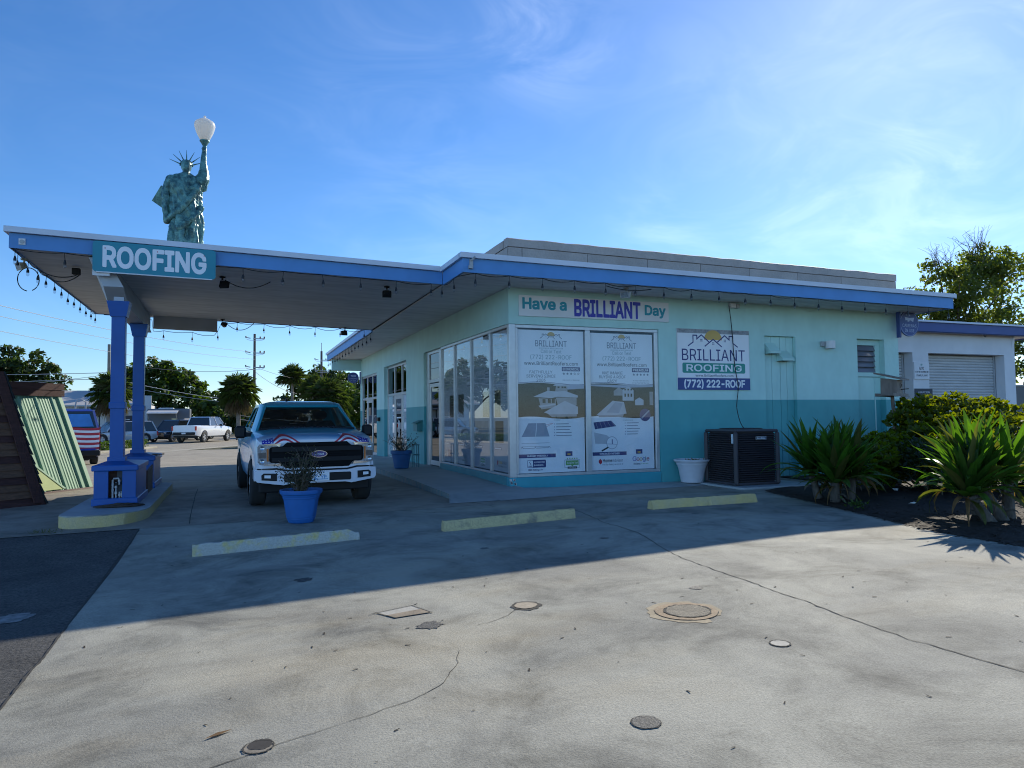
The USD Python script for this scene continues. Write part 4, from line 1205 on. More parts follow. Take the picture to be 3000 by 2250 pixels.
def poster(o, u, w, v0, v1, kind, label, faded=False):
    """One tall window film: logo, telephone, web address, picture, small print and badges; v is the height above the floor."""
    t = thing("window_poster", label, "poster")
    up = np.array([0, 0, 1.0])
    u = np.array(u, float)
    nrm = np.cross(u, up)
    o = np.array(o, float)
    a, b = o + up * v0, o + u * w + up * v1
    m = MB().hexa([o + u * q + up * z - nrm * d for q in (0, w) for d in (0, 0.003) for z in (v0, v1)])
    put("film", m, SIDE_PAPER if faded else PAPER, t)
    p = Print(o, u, up)
    c = w * 0.5
    ink = GREY_INK if not faded else DIM_INK
    roof_logo(p, c, 2.845, 0.46, ink, t=0.011)
    p.text(ink, "BRILLIANT", c, 2.69, 0.115, 0.66)
    p.text(DIM_INK, "ROOFING & RESTORATION", c, 2.645, 0.022, 0.5)
    p.text(DIM_INK, "Call or Text", c, 2.565, 0.065, 0.43)
    p.text(DIM_INK, "(772) 222-ROOF", c, 2.45, 0.08, 0.86)
    p.text(BLACK_INK if not faded else ink, "www.BrilliantRoofers.com", c, 2.335, 0.068, 1.12)
    words = [("FAITHFULLY", "SERVING SINCE", "2005"), ("WE MAKE", "BUYING A ROOF", "EASY!")][kind % 2]
    for k, s in enumerate(words):
        p.text(GREY_INK if not faded else DIM_INK, s, w * 0.34, 2.175 - 0.078 * k, 0.056, None if k == 2 else (0.6 if k else 0.47) * (0.98 if kind else 1), slant=0.12)
    p.rect(NAVY_INK if not faded else GREY_INK, w * 0.66, w * 0.94, 2.225, 2.305, 0.001, 0.008)
    p.text(WHITE_INK, ("ECONOMICAL", "PREMIUM")[kind % 2], w * 0.8, 2.243, 0.045, w * 0.25, True, lift=0.002)
    for k in range(5):
        p.star(GREY_INK, w * (0.69 + 0.056 * k), 2.175, 0.031, hollow=PAPER if (kind == 0 and k > 2) else None)
    p.text(GREY_INK, ("Galvanized or Galvalume", "30 Year Paint Warranty")[kind % 2], w * 0.8, 2.045, 0.02, w * 0.26)
    if not faded:
        if kind:
            p.text(GREY_INK, "25 Year Watertight Warranty", w * 0.8, 2.0, 0.02, w * 0.28)
        house_print(p, 0.0, w, 1.335, 1.975, kind)
        if kind == 0:
            p.poly(PANEL_GREY, [(0.06, 0.98), (0.20, 1.235), (0.55, 1.235), (0.63, 0.98)])
            p.line(PAPER, [(0.37, 1.232), (0.345, 0.984)], 0.012, 0.0016)
            p.line(RED_INK, [(0.56, 1.16), (0.70, 1.225)], 0.005, 0.0016)
            p.line(RED_INK, [(0.56, 1.20), (0.70, 1.23)], 0.005, 0.0017)
            for v in (0.86, 0.795):
                p.line(GREY_INK, [(0.06, v), (0.33, v), (0.63, v)], 0.006)
            p.line(GREY_INK, [(0.05, 0.77), (0.07, 0.79), (0.09, 0.765), (0.32, 0.765), (0.335, 0.79), (0.35, 0.765), (0.60, 0.77), (0.62, 0.79), (0.65, 0.77)], 0.008)
        else:
            p.poly(NAVY_INK, [(0.05, 1.235), (0.44, 1.265), (0.55, 1.155), (0.08, 1.10)])
            for k in range(5):
                p.line(PANEL_GREY, [(0.1 + k * 0.085, 1.238 + k * 0.005), (0.14 + k * 0.095, 1.11 + k * 0.012)], 0.006, 0.0016)
            p.poly(PRINT_ROOF, [(0.06, 1.04), (0.34, 0.98), (0.56, 0.80), (0.08, 0.82)])
            p.disc(PANEL_GREY, 0.45, 0.83, 0.125, 0.0014)
            p.disc(PAPER, 0.45, 0.83, 0.113, 0.002)
            p.line(NAVY_INK, [(0.34, 0.81), (0.56, 0.80)], 0.006, 0.0026)
            p.rect(NAVY_INK, 0.445, 0.465, 0.805, 0.90, 0.003)
            p.line(BLACK_INK, [(0.365, 0.745), (0.22, 0.675)], 0.03, 0.0026)
            p.disc(NAVY_INK, w * 0.86, 1.37, 0.125, 0.0046)
            p.line(PANEL_GREY, [(w * 0.8, 1.30), (w * 0.93, 1.46)], 0.03, 0.0052)
        p.text(DIM_INK, ("5V CRIMP", "STANDING SEAM")[kind % 2], w * 0.58, 1.28 - 0.02 * kind, 0.02)
        rnd = random.Random(kind + 3)
        for k in range(5):
            v = 1.215 - 0.055 * k
            p.disc(NAVY_INK, w * 0.535, v, 0.009, n=8)
            p.rect(GREY_INK, w * 0.56, w * (0.56 + rnd.uniform(0.17, 0.28)), v - 0.006, v + 0.006)
        p.rect(NAVY_INK, 0.0 if kind == 0 else 0.02, w * 0.55, 0.585, 0.655)
        p.text(PAPER, ("BUDGET FREINDLY", "CONCEALED FASTENER")[kind % 2], w * 0.28, 0.604, 0.032, w * 0.31, True, lift=0.002)
        p.rect(NAVY_INK, w * 0.70, w * 0.805, 0.60, 0.69)
        p.disc(ORANGE_INK, w * 0.752, 0.635, 0.04, 0.002, ry=0.018)
    else:
        p.rect(PRINT_DARK, w * (0.1 if kind % 2 else 0.52), w * (0.46 if kind % 2 else 0.95), 1.36, 1.88)
        p.rect(PRINT_MID if kind != 3 else PRINT_DARK, w * (0.12 if kind % 2 else 0.02), w * (0.62 if kind % 2 else 0.80), 0.86 if kind > 1 else 1.0, 1.28)
        for k in range(4):
            p.rect(DIM_INK, w * 0.6, w * (0.85 + 0.02 * k), 1.80 - 0.06 * k, 1.812 - 0.06 * k)
        p.rect(GREY_INK, w * 0.05, w * 0.5, 0.72, 0.77)
        p.rect(PAPER, w * 0.08, w * 0.47, 0.732, 0.758, 0.002)
    k4 = kind % 4
    if k4 == 0:   # accredited badge and a green list badge
        if not faded:
            p.rect(NAVY_INK, 0.17, 0.55, 0.40, 0.545, 0.001, 0.02)
            p.rect(PAPER, 0.178, 0.285, 0.408, 0.537, 0.002, 0.015)
            p.poly(NAVY_INK, [(0.22, 0.45), (0.25, 0.47), (0.22, 0.50), (0.235, 0.53), (0.205, 0.50), (0.235, 0.47)], 0.003)
            p.text(NAVY_INK, "BBB", 0.231, 0.415, 0.024, 0.07, True, lift=0.003)
            p.text(PAPER, "ACCREDITED", 0.415, 0.488, 0.028, 0.22, True, lift=0.003)
            p.text(PAPER, "BUSINESS", 0.40, 0.432, 0.028, 0.19, True, lift=0.003)
            p.text(NAVY_INK, "BBB Rating: A+", 0.34, 0.345, 0.032, 0.30, True)
        else:
            p.rect(NAVY_INK, w * 0.35, w * 0.62, 0.42, 0.60)
            for q in (0, 1, 2):
                p.rect(GREY_INK, w * 0.12, w * 0.2, 0.42 + 0.07 * q, 0.47 + 0.07 * q)
    if k4 == 0 and not faded or k4 == 2:
        c2 = w * 0.80 if not faded else w * 0.5
        for k in range(5):
            p.star(LEAF_INK if not faded else DIM_INK, c2 - 0.1 + 0.05 * k, 0.55, 0.02)
        p.rect(GREY_INK, c2 - 0.16, c2 + 0.16, 0.375, 0.53)
        p.rect(PAPER, c2 - 0.153, c2 + 0.153, 0.382, 0.523, 0.0015)
        p.rect(LEAF_INK, c2 - 0.135, c2 + 0.135, 0.425, 0.515, 0.003)
        p.poly(LEAF_INK, [(c2 - 0.03, 0.426), (c2 + 0.03, 0.426), (c2, 0.40)], 0.003)
        p.text(PAPER, "Angies list", c2, 0.452, 0.036, 0.23, lift=0.004)
        p.rect(BLACK_INK, c2 - 0.10, c2 + 0.10, 0.358, 0.398, 0.003)
        p.text(PAPER, "Super Service", c2, 0.37, 0.016, 0.16, lift=0.004)
    if k4 == 1 and not faded or k4 == 3:
        c2 = w * 0.30 if not faded else w * 0.5
        p.poly(RED_INK, [(c2 - 0.27, 0.49), (c2 - 0.235, 0.525), (c2 - 0.2, 0.49), (c2 - 0.2, 0.44), (c2 - 0.235, 0.415), (c2 - 0.27, 0.45)])
        p.text(ORANGE_INK if faded else BLACK_INK, "Home", c2 - 0.08, 0.455, 0.062, 0.2, True)
        p.text(GREY_INK, "Advisor", c2 + 0.145, 0.455, 0.062, 0.24)
        p.text(GREY_INK, "Five Star Rating", c2 - 0.07, 0.395, 0.03, 0.24)
        for k in range(5):
            p.star(GREY_INK, c2 + 0.09 + 0.042 * k, 0.408, 0.017)
    if k4 == 1:
        c2 = w * 0.78 if not faded else w * 0.45
        x = c2 - 0.19
        for s, ink_, wd in (("G", INDIGO, 0.085), ("o", RED_INK, 0.062), ("o", ORANGE_INK, 0.062), ("g", INDIGO, 0.062), ("l", LEAF_INK, 0.016), ("e", RED_INK, 0.06)):
            p.text(ink_ if not faded else DIM_INK, s, x, 0.46, 0.09, wd, align="l")
            x += wd + 0.007
        p.text(GREY_INK, "Reviews", c2 - 0.09, 0.385, 0.036, 0.15, True)
        for k in range(5):
            p.star(LEAF_INK, c2 + 0.02 + 0.034 * k, 0.402, 0.013)
    p.build(t)


def posters():
    poster((4.972, 12.560, 0), (1, 0, 0), 1.375, 0.30, 3.0, 0, "left front window poster reading FAITHFULLY SERVING SINCE 2005 and ECONOMICAL")
    poster((6.492, 12.560, 0), (1, 0, 0), 1.405, 0.30, 2.985, 1, "right front window poster reading WE MAKE BUYING A ROOF EASY and PREMIUM")
    ms = [12.605, 13.61, 14.866, 16.11, 17.25]
    labs = ["canopy-side window poster nearest the shop corner with home advisor mark", "second canopy-side window poster from the corner with green badge",
            "third canopy-side window poster from the corner with search company lettering", "fourth canopy-side window poster, beside the glazed door"]
    for k, (a, b) in enumerate(zip(ms[:-1], ms[1:])):
        poster((4.832, b - 0.055, 0), (0, -1, 0), b - a - 0.085, 0.31, 3.02, (3, 2, 1, 0)[k], labs[k], faded=True)


signs()
posters()


# ------------------------------------------------------------------ lights, wires and small fittings
def string_lights(pts, n, drop, label, group, first=0.0, sag=0.03, wire_off=0.0):
    """A cord along pts with n hanging bulbs; socket > bulb."""
    t = thing("string_lights", label, "lights", group=group)
    pts = np.array(pts, float)
    seg = np.linalg.norm(np.diff(pts, axis=0), axis=1)
    cum = np.concatenate([[0], np.cumsum(seg)])
    at = lambda s: np.array([np.interp(s, cum, pts[:, k]) for k in range(3)])
    S = np.linspace(first, cum[-1] - 0.05, n)
    cord = [at(0)]
    rnd = random.Random(len(label))
    for a, b in zip(S[:-1], S[1:]):
        sg = sag * rnd.uniform(0.2, 1.6)
        for k in range(5):
            u = k / 5
            cord.append(at(a + (b - a) * u) - np.array([0, 0, sg * 4 * u * (1 - u)]))
    cord.append(at(S[-1]))
    put("cord", MB().tube(cord, 0.007, 5), CORD, t, smooth=True)
    for s in S:
        q = at(s)
        d = drop * rnd.uniform(0.85, 1.2)
        lean = np.array([rnd.uniform(-0.012, 0.012), rnd.uniform(-0.012, 0.012), 0])
        k = put("socket", MB().tube([q, q + lean * 0.5 - [0, 0, d * 0.6], q + lean - [0, 0, d]], 0.0045, 4)
                .lathe([(0.005, 0.0), (0.011, -0.006), (0.013, -0.02), (0.021, -0.045), (0.023, -0.075), (0.0, -0.075)][::-1], q + lean - [0, 0, d], 8), CORD, t, smooth=40)
        put("bulb", MB().lathe([(0.0, -0.135), (0.012, -0.132), (0.0215, -0.118), (0.025, -0.10), (0.021, -0.084), (0.018, -0.0755)], q + lean - [0, 0, d], 8), BULB, k, smooth=True)


def lights():
    f = lambda x, y, zf: (x, y, float(zf(x, y)) - 0.004)
    gl = "strings of bulbs under the blue fascia"
    string_lights([f(-3.12, 12.70, zc), f(3.40, 12.70, zc)], 11, 0.09, "string of bulbs along the canopy's front fascia above the truck", gl, 0.05)
    string_lights([f(-3.11, 12.78, zc), f(-3.11, 19.8, zc)], 12, 0.10, "string of bulbs along the canopy's left edge", gl, 0.25)
    string_lights([f(-2.95, 19.92, zc), f(-1.9, 19.92, zc), (-1.86, 19.9, 3.61), (-0.40, 19.9, 3.57), f(-0.3, 19.92, zc), f(3.4, 19.92, zc)], 11, 0.11, "string of bulbs along the canopy's back edge against the sky", gl, 0.3, 0.05)
    string_lights([f(3.52, 12.6, zm), f(3.57, 11.7, zm), f(3.75, 11.43, zm), f(14.9, 11.43, zm)], 21, 0.09, "string of bulbs along the front eave above the signs", gl, 0.02)
    string_lights([f(3.58, 20.0, zm), f(3.58, 29.9, zm)], 15, 0.12, "string of bulbs under the far side eave", gl, 0.2)


lights()


def floodlight(p, aim, label, n=1, mat=BLACK, cable=None):
    t = thing("floodlight", label, "floodlight", group="floodlights under the canopy and eave")
    p = np.array(p, float)
    put("mount", MB().lathe([(0.05, -0.02), (0.055, 0.0)], p, 12).tube([p, p - [0, 0, 0.06]], 0.016, 8), mat, t)
    for k in range(n):
        a = aim if n == 1 else aim + (-55 if k == 0 else 55)
        d = np.array([math.cos(math.radians(a)), math.sin(math.radians(a)), -0.35])
        d /= np.linalg.norm(d)
        s = np.cross(d, [0, 0, 1.0])
        s /= np.linalg.norm(s)
        u = np.cross(s, d)
        c = p - [0, 0, 0.11] + d * 0.03
        ring = lambda q, w, h: [c + d * q + s * x * w + u * z * h for x, z in ((-1, -1), (1, -1), (1, 1), (-1, 1))]
        h = put("housing", MB().hull(ring(-0.06, 0.03, 0.03) + ring(0.0, 0.075, 0.05) + ring(0.06, 0.085, 0.06)), mat, t)
        put("lens", MB().add(ring(0.0605, 0.072, 0.05), [(0, 1, 2, 3)]), LENS, h)
    if cable is not None:
        put("cable", MB().tube(cable, 0.008, 5), CORD, t, smooth=True)


def catenary(a, b, sag, n=14):
    a, b = np.array(a, float), np.array(b, float)
    u = np.linspace(0, 1, n)[:, None]
    return a + (b - a) * u - np.array([0, 0, 1.0]) * sag * 4 * u * (1 - u)


def fittings():
    floodlight((-0.19, 13.65, 3.888), 60, "black floodlight under the canopy right of the ROOFING sign", cable=catenary((-0.15, 13.65, 3.83), (0.62, 13.75, 3.86), 0.13))
    floodlight((-0.26, 19.45, 3.885), 20, "black floodlight at the canopy's back edge beside the hanging board", cable=catenary((-0.2, 19.45, 3.82), (0.5, 19.6, 3.85), 0.2))
    floodlight((2.66, 13.3, 3.81), 80, "small black floodlight under the canopy near the shop roof corner")
    floodlight((2.80, 19.7, 3.806), 100, "small black floodlight at the canopy's back edge near the shop")
    floodlight((6.85, 11.75, 3.745), -90, "white twin floodlight under the front eave above the wall sign", 2, GREYPAINT, catenary((6.35, 11.60, 3.73), (7.3, 11.6, 3.72), 0.05))
    floodlight((-3.10, 13.35, 3.94), 215, "pale floodlight on the canopy's left edge with a looped cable", 1, look("sunny_metal_look", (0.4, 0.36, 0.24), 0.4, 0.2, 8))
    a = np.linspace(-1.2, 4.6, 26)
    tag(put("cable_loop", MB().tube([(-3.10 + 0.15 * math.cos(q), 13.62, 3.66 + 0.19 * math.sin(q)) for q in a], 0.008, 5), CORD, smooth=True), "loop of black cable hanging from the canopy's left edge", "cable")
    t = thing("outlet_box", "small black outlet box with cables on the canopy soffit behind the sign", "box")
    put("box", MB().box(-2.53, -2.41, 13.8, 13.9, 3.82, 3.925, 0.006), BLACK, t)
    put("cable", MB().tube(catenary((-2.45, 13.85, 3.82), (-3.08, 14.0, 3.92), 0.09), 0.009, 5), CORD, t, smooth=True)
    put("cable", MB().tube(catenary((-2.42, 13.85, 3.82), (-3.08, 14.25, 3.92), 0.15), 0.009, 5), CORD, t, smooth=True)
    t = thing("sensor_plate", "small white square plate on the canopy fascia's left corner", "plate")
    put("plate", MB().box(-3.015, -2.925, 12.645, 12.659, 4.015, 4.11, 0.004), SIGN_WHITE, t)
    put("lens", MB().lathe([(0.0, 0.0), (0.03, 0.0), (0.03, 0.01), (0.0, 0.012)], (0, 0, 0), 14).move(np.array([[1, 0, 0, -2.97], [0, 0, -1, 12.645], [0, 1, 0, 4.062], [0, 0, 0, 1]])), GREYPAINT, t)
    # junction box and the cable down to the condenser
    t = thing("junction_box", "white twin junction box under the eave with a dangling cable", "box")
    put("box", MB().box(9.72, 9.86, Y0 - 0.09, Y0 - 0.001, 3.60, 3.70, 0.006), SIGN_WHITE, t)
    put("cover", MB().box(9.862, 9.94, Y0 - 0.11, Y0 - 0.02, 3.595, 3.685, 0.006), GREYPAINT, t)
    cab = [(9.70, 12.42, 3.64), (9.70, 12.40, 3.5), (9.75, 12.42, 3.22), (9.78, 12.42, 2.8), (9.81, 12.425, 2.42), (9.86, 12.42, 2.1), (9.885, 12.42, 1.93), (9.83, 12.40, 1.65), (9.79, 12.36, 1.48), (9.72, 12.2, 1.25), (9.60, 11.9, 1.075)]
    c = np.array(cab)
    from scipy.interpolate import make_interp_spline
    u = np.linspace(0, 1, len(c))
    put("cable", MB().tube(make_interp_spline(u, c, 3)(np.linspace(0, 1, 60)), 0.009, 6), CORD, t, smooth=True)
    # cylinder wall lamp
    t = thing("wall_lamp", "white cylinder wall lamp on the mint wall", "lamp")
    put("shade", MB().lathe([(0.10, 2.80), (0.105, 2.805), (0.105, 2.965), (0.10, 2.97), (0.0, 2.97)], (12.36, Y0 - 0.115, 0), 20).lathe([(0.0, 2.81), (0.1, 2.805)], (12.36, Y0 - 0.115, 0), 20), SIGN_WHITE, t, smooth=40)
    put("back_plate", MB().box(12.17, 12.27, Y0 - 0.06, Y0 - 0.001, 2.85, 2.96, 0.006), GREYPAINT, t)
    # mailbox on the long wall, black box further back
    t = thing("wall_mailbox", "teal metal mailbox with its lid up on the side wall", "mailbox")
    gm = look("mailbox_look", (0.05, 0.22, 0.22), 0.5, 0.15, 6)
    put("body", MB().hull([(X0 - 0.001, y, z) for y in (19.05, 19.5) for z in (1.0, 1.28)] + [(X0 - 0.15, y, z) for y in (19.05, 19.5) for z in (1.0, 1.2)]), gm, t)
    put("lid", MB().hull([(X0 - 0.001, y, 1.29) for y in (19.03, 19.52)] + [(X0 - 0.2, y, 1.20) for y in (19.03, 19.52)] + [(X0 - 0.2, y, 1.215) for y in (19.03, 19.52)] + [(X0 - 0.001, y, 1.305) for y in (19.03, 19.52)]), gm, t)
    tag(put("wall_box", MB().box(X0 - 0.08, X0 - 0.001, 25.02, 25.42, 1.27, 1.40, 0.01), BLACK), "small black box on the side wall between the two far entrances", "box")


fittings()


# ------------------------------------------------------------------ robed lamp-bearing statue on the canopy
def statue():
    t = thing("statue", "green patina robed statue on the canopy roof holding up a white globe lamp", "statue", (-0.775, 13.4, 4.26))
    n = 72
    th = np.linspace(0, 2 * np.pi, n, endpoint=False)
    secs = []
    # z, half width, half depth, centre x, fold depth, fold phase
    rows = [(0.0, .275, .22, .0, .05), (.08, .27, .215, .0, .055), (.25, .265, .21, .0, .05), (.42, .265, .205, .01, .045), (.55, .265, .20, .015, .04), (.68, .255, .195, .01, .035), (.80, .24, .185, .0, .03),
            (.92, .245, .18, -.01, .026), (1.02, .265, .18, -.015, .022), (1.12, .275, .175, -.02, .018), (1.20, .265, .16, -.02, .014), (1.26, .22, .14, -.02, .01), (1.30, .14, .11, -.01, .006), (1.335, .075, .08, 0, .0)]
    zz = np.linspace(0, 1.335, 60)
    R = np.array(rows)
    for z in zz:
        w, d, cx, fd = (np.interp(z, R[:, 0], R[:, k]) for k in (1, 2, 3, 4))
        w *= .94
        fold = (np.sin(th * 7 + 2.2 * np.sin(z * 3.0) + 0.8) * 0.5 + np.sin(th * 13 - z * 5.0) * 0.3 + np.sin(th * 4 + z * 9.0) * 0.45 * ss(0.3, 0.7, z)) * fd
        rad = 1 + fold / 0.25
        secs.append(np.column_stack([cx + w * rad * np.cos(th), d * rad * np.sin(th), np.full(n, z)]))
    body = to_mani(lofted(secs))

    def chain(js):
        out = Manifold()
        for (a, ra), (b, rb) in zip(js[:-1], js[1:]):
            sp = lambda p, r: trimesh.creation.icosphere(2, r).vertices + np.array(p)
            out = out + Manifold.hull_points(np.vstack([sp(a, ra), sp(b, rb)]))
        return out
    right = chain([((.20, .0, 1.20), .105), ((.27, .01, 1.30), .10), ((.275, .02, 1.40), .075), ((.268, .02, 1.55), .052), ((.272, .02, 1.66), .045), ((.282, .02, 1.78), .036)])
    sleeve = chain([((.23, .0, 1.14), .10), ((.275, -.01, 1.24), .095), ((.27, .0, 1.36), .085)]) + chain([((.285, -.03, 1.08), .035), ((.29, -.02, 1.25), .06)])
    left = chain([((-.22, .0, 1.18), .095), ((-.29, .03, 1.02), .09), ((-.30, .06, .88), .08), ((-.33, .16, .82), .05), ((-.36, .22, .84), .036)])
    drape = chain([((-.30, .02, .95), .075), ((-.31, .0, .75), .06), ((-.29, .0, .48), .045)]) + chain([((-.2, .05, .85), .07), ((.15, -.1, 1.05), .09)])
    sash = chain([((.2, -.12, 1.08), .05), ((.05, -.19, .82), .045), ((-.1, -.19, .62), .045), ((-.26, -.05, .5), .05)])
    sash2 = chain([((.24, -.08, .72), .045), ((.1, -.2, .5), .045), ((-.08, -.2, .34), .05)])
    head = Manifold.hull_points(np.vstack([trimesh.creation.icosphere(3, 1).vertices * q + np.array(c) for q, c in ((np.array([.088, .10, .105]), (.0, .005, 1.455)), (np.array([.06, .07, .07]), (.0, .035, 1.40)))]))
    hair = Manifold.hull_points(np.vstack([trimesh.creation.icosphere(2, r).vertices + np.array(c) for r, c in ((.085, (0, -.02, 1.47)), (.06, (0, -.06, 1.41)), (.045, (0, -.055, 1.34)))]))
    nose = chain([((0, .105, 1.46), .014), ((0, .122, 1.425), .018)])
    brow = chain([((-.05, .092, 1.475), .016), ((.05, .092, 1.475), .016)])
    mouth = chain([((-.022, .098, 1.385), .012), ((.022, .098, 1.385), .012)])
    neck = chain([((0, 0, 1.26), .07), ((0, .01, 1.40), .058)])
    hand = Manifold()
    for k in range(4):
        a = 0.6 + k * 0.55
        hand = hand + chain([((.282 + .034 * math.cos(a), .02 + .034 * math.sin(a), 1.765 + .012 * k), .0115), ((.282 + .036 * math.cos(a + .9), .02 + .036 * math.sin(a + .9), 1.77 + .012 * k), .011), ((.282 + .034 * math.cos(a + 1.8), .02 + .034 * math.sin(a + 1.8), 1.768 + .012 * k), .010)])
    hand = hand + chain([((.282, -.015, 1.75), .013), ((.262, -.02, 1.79), .012), ((.255, -.005, 1.815), .010)]) + chain([((.282, .02, 1.76), .03), ((.286, .02, 1.81), .028)])
    fig = body + right + sleeve + left + drape + sash + sash2 + head + hair + nose + brow + mouth + neck + hand
    q = fig.refine_to_length(0.022).to_mesh()
    m = trimesh.Trimesh(q.vert_properties[:, :3], q.tri_verts, process=True)
    trimesh.smoothing.filter_taubin(m, 0.5, 0.53, 6)
    v = np.array(m.vertices)
    low = (1 - ss(1.24, 1.32, v[:, 2])) * (v[:, 0] < 0.33)
    f = meshkit.fbm(np.column_stack([v[:, 0] * 16 + v[:, 2] * 6, v[:, 1] * 16, v[:, 2] * 4.5]), 3, 3) - 0.5
    ridge = 1 - np.abs(f) * 5
    v = v + m.vertex_normals * (np.clip(ridge, -0.5, 1) * 0.016 * low)[:, None]
    m.vertices = v
    put("figure", m, BRONZE, t, smooth=50)
    c = MB()
    for k, a in enumerate((-78, -52, -26, 0, 26, 52, 78)):
        a = math.radians(a)
        d = np.array([math.sin(a) * 0.98, 0.12, 0.25 + 0.75 * math.cos(a)])
        d /= np.linalg.norm(d)
        p = np.array([0.0 + 0.088 * math.sin(a), 0.03, 1.475 + 0.085 * math.cos(a)])
        put("crown_ray", MB().cyl(p, p + d * 0.20, 0.013, 0.003, 6), BRONZE, t)
    put("crown", MB().tube([(0.098 * math.cos(a), 0.02 - 0.03 * math.sin(a), 1.46 + 0.095 * math.sin(a)) for a in np.linspace(0, math.pi, 14)], 0.016, 6), BRONZE, t, smooth=True)
    tb = np.array([(x, y, z) for x in (-.10, .10) for y in (-.022, .022) for z in (-.155, .155)])
    R3 = trimesh.transformations.euler_matrix(0.25, 0.62, -0.25)
    put("tablet", MB().hexa(tb).move(R3).move(rz(0, (-.385, .14, .93))), BRONZE, t)
    put("torch_collar", MB().lathe([(.026, 1.72), (.030, 1.80), (.034, 1.83), (.03, 1.85), (.045, 1.875), (.062, 1.905), (.082, 1.93), (.082, 1.945), (.06, 1.95), (0, 1.95)], (.284, .02, 0), 18), BRONZE, t, smooth=35)
    put("lamp_globe", MB().lathe([(0.0, 1.951), (.062, 1.952), (.085, 1.975), (.115, 2.03), (.145, 2.10), (.166, 2.17), (.172, 2.21), (.166, 2.245), (.148, 2.275), (.10, 2.30), (.095, 2.31), (.055, 2.332), (.022, 2.345), (.018, 2.36), (.022, 2.372), (.012, 2.385), (0, 2.388)], (.284, .02, 0), 28), GLOBE, t, smooth=50)


statue()


# ------------------------------------------------------------------ the wrapped pickup under the canopy
def tyre(mb, c, r, w, n=28):
    pr = [(r * .60, -w / 2), (r * .80, -w / 2 - .005), (r * .95, -w / 2 + .012), (r, -w / 2 + .04), (r, w / 2 - .04), (r * .95, w / 2 - .012), (r * .80, w / 2 + .005), (r * .60, w / 2)]
    t = MB().lathe(pr, (0, 0, 0), n)
    M = np.array([[0, 0, 1, c[0]], [1, 0, 0, c[1]], [0, 1, 0, c[2]], [0, 0, 0, 1.0]])
    t.move(M)
    for v, f in zip(*[t.v, t.f]):
        mb.add(v, f)
    return mb


def rim(mb, c, r, w, side, spokes=6):
    """side: +1 outer face towards +x, -1 towards -x."""
    d = np.array([side, 0, 0.0])
    c = np.array(c, float)
    mb.cyl(c - d * w * .4, c + d * w * .18, r * .6, n=22)
    mb.cyl(c + d * w * .18, c + d * w * .44, r * .16, r * .12, n=12)
    for k in range(spokes):
        a = 2 * math.pi * k / spokes
        e = np.array([0, math.cos(a), math.sin(a)])
        s = np.array([0, -math.sin(a), math.cos(a)])
        mb.hull([c + d * w * q + e * r * p + s * h for p, h in ((.1, .035), (.59, .05)) for h in (-h * r / .38, h * r / .38) for q in (.20, .40 if p < .3 else .44)])
    o = [c + d * w * .36 + r * .585 * np.array([0, math.cos(a), math.sin(a)]) for a in np.linspace(0, 2 * math.pi, 25)]
    mb.tube(o, r * .045, 5)
    return mb


def bend(y, x):
    return y + 0.075 * np.clip((np.abs(x) - 0.45) / 0.45, 0, 2) ** 2


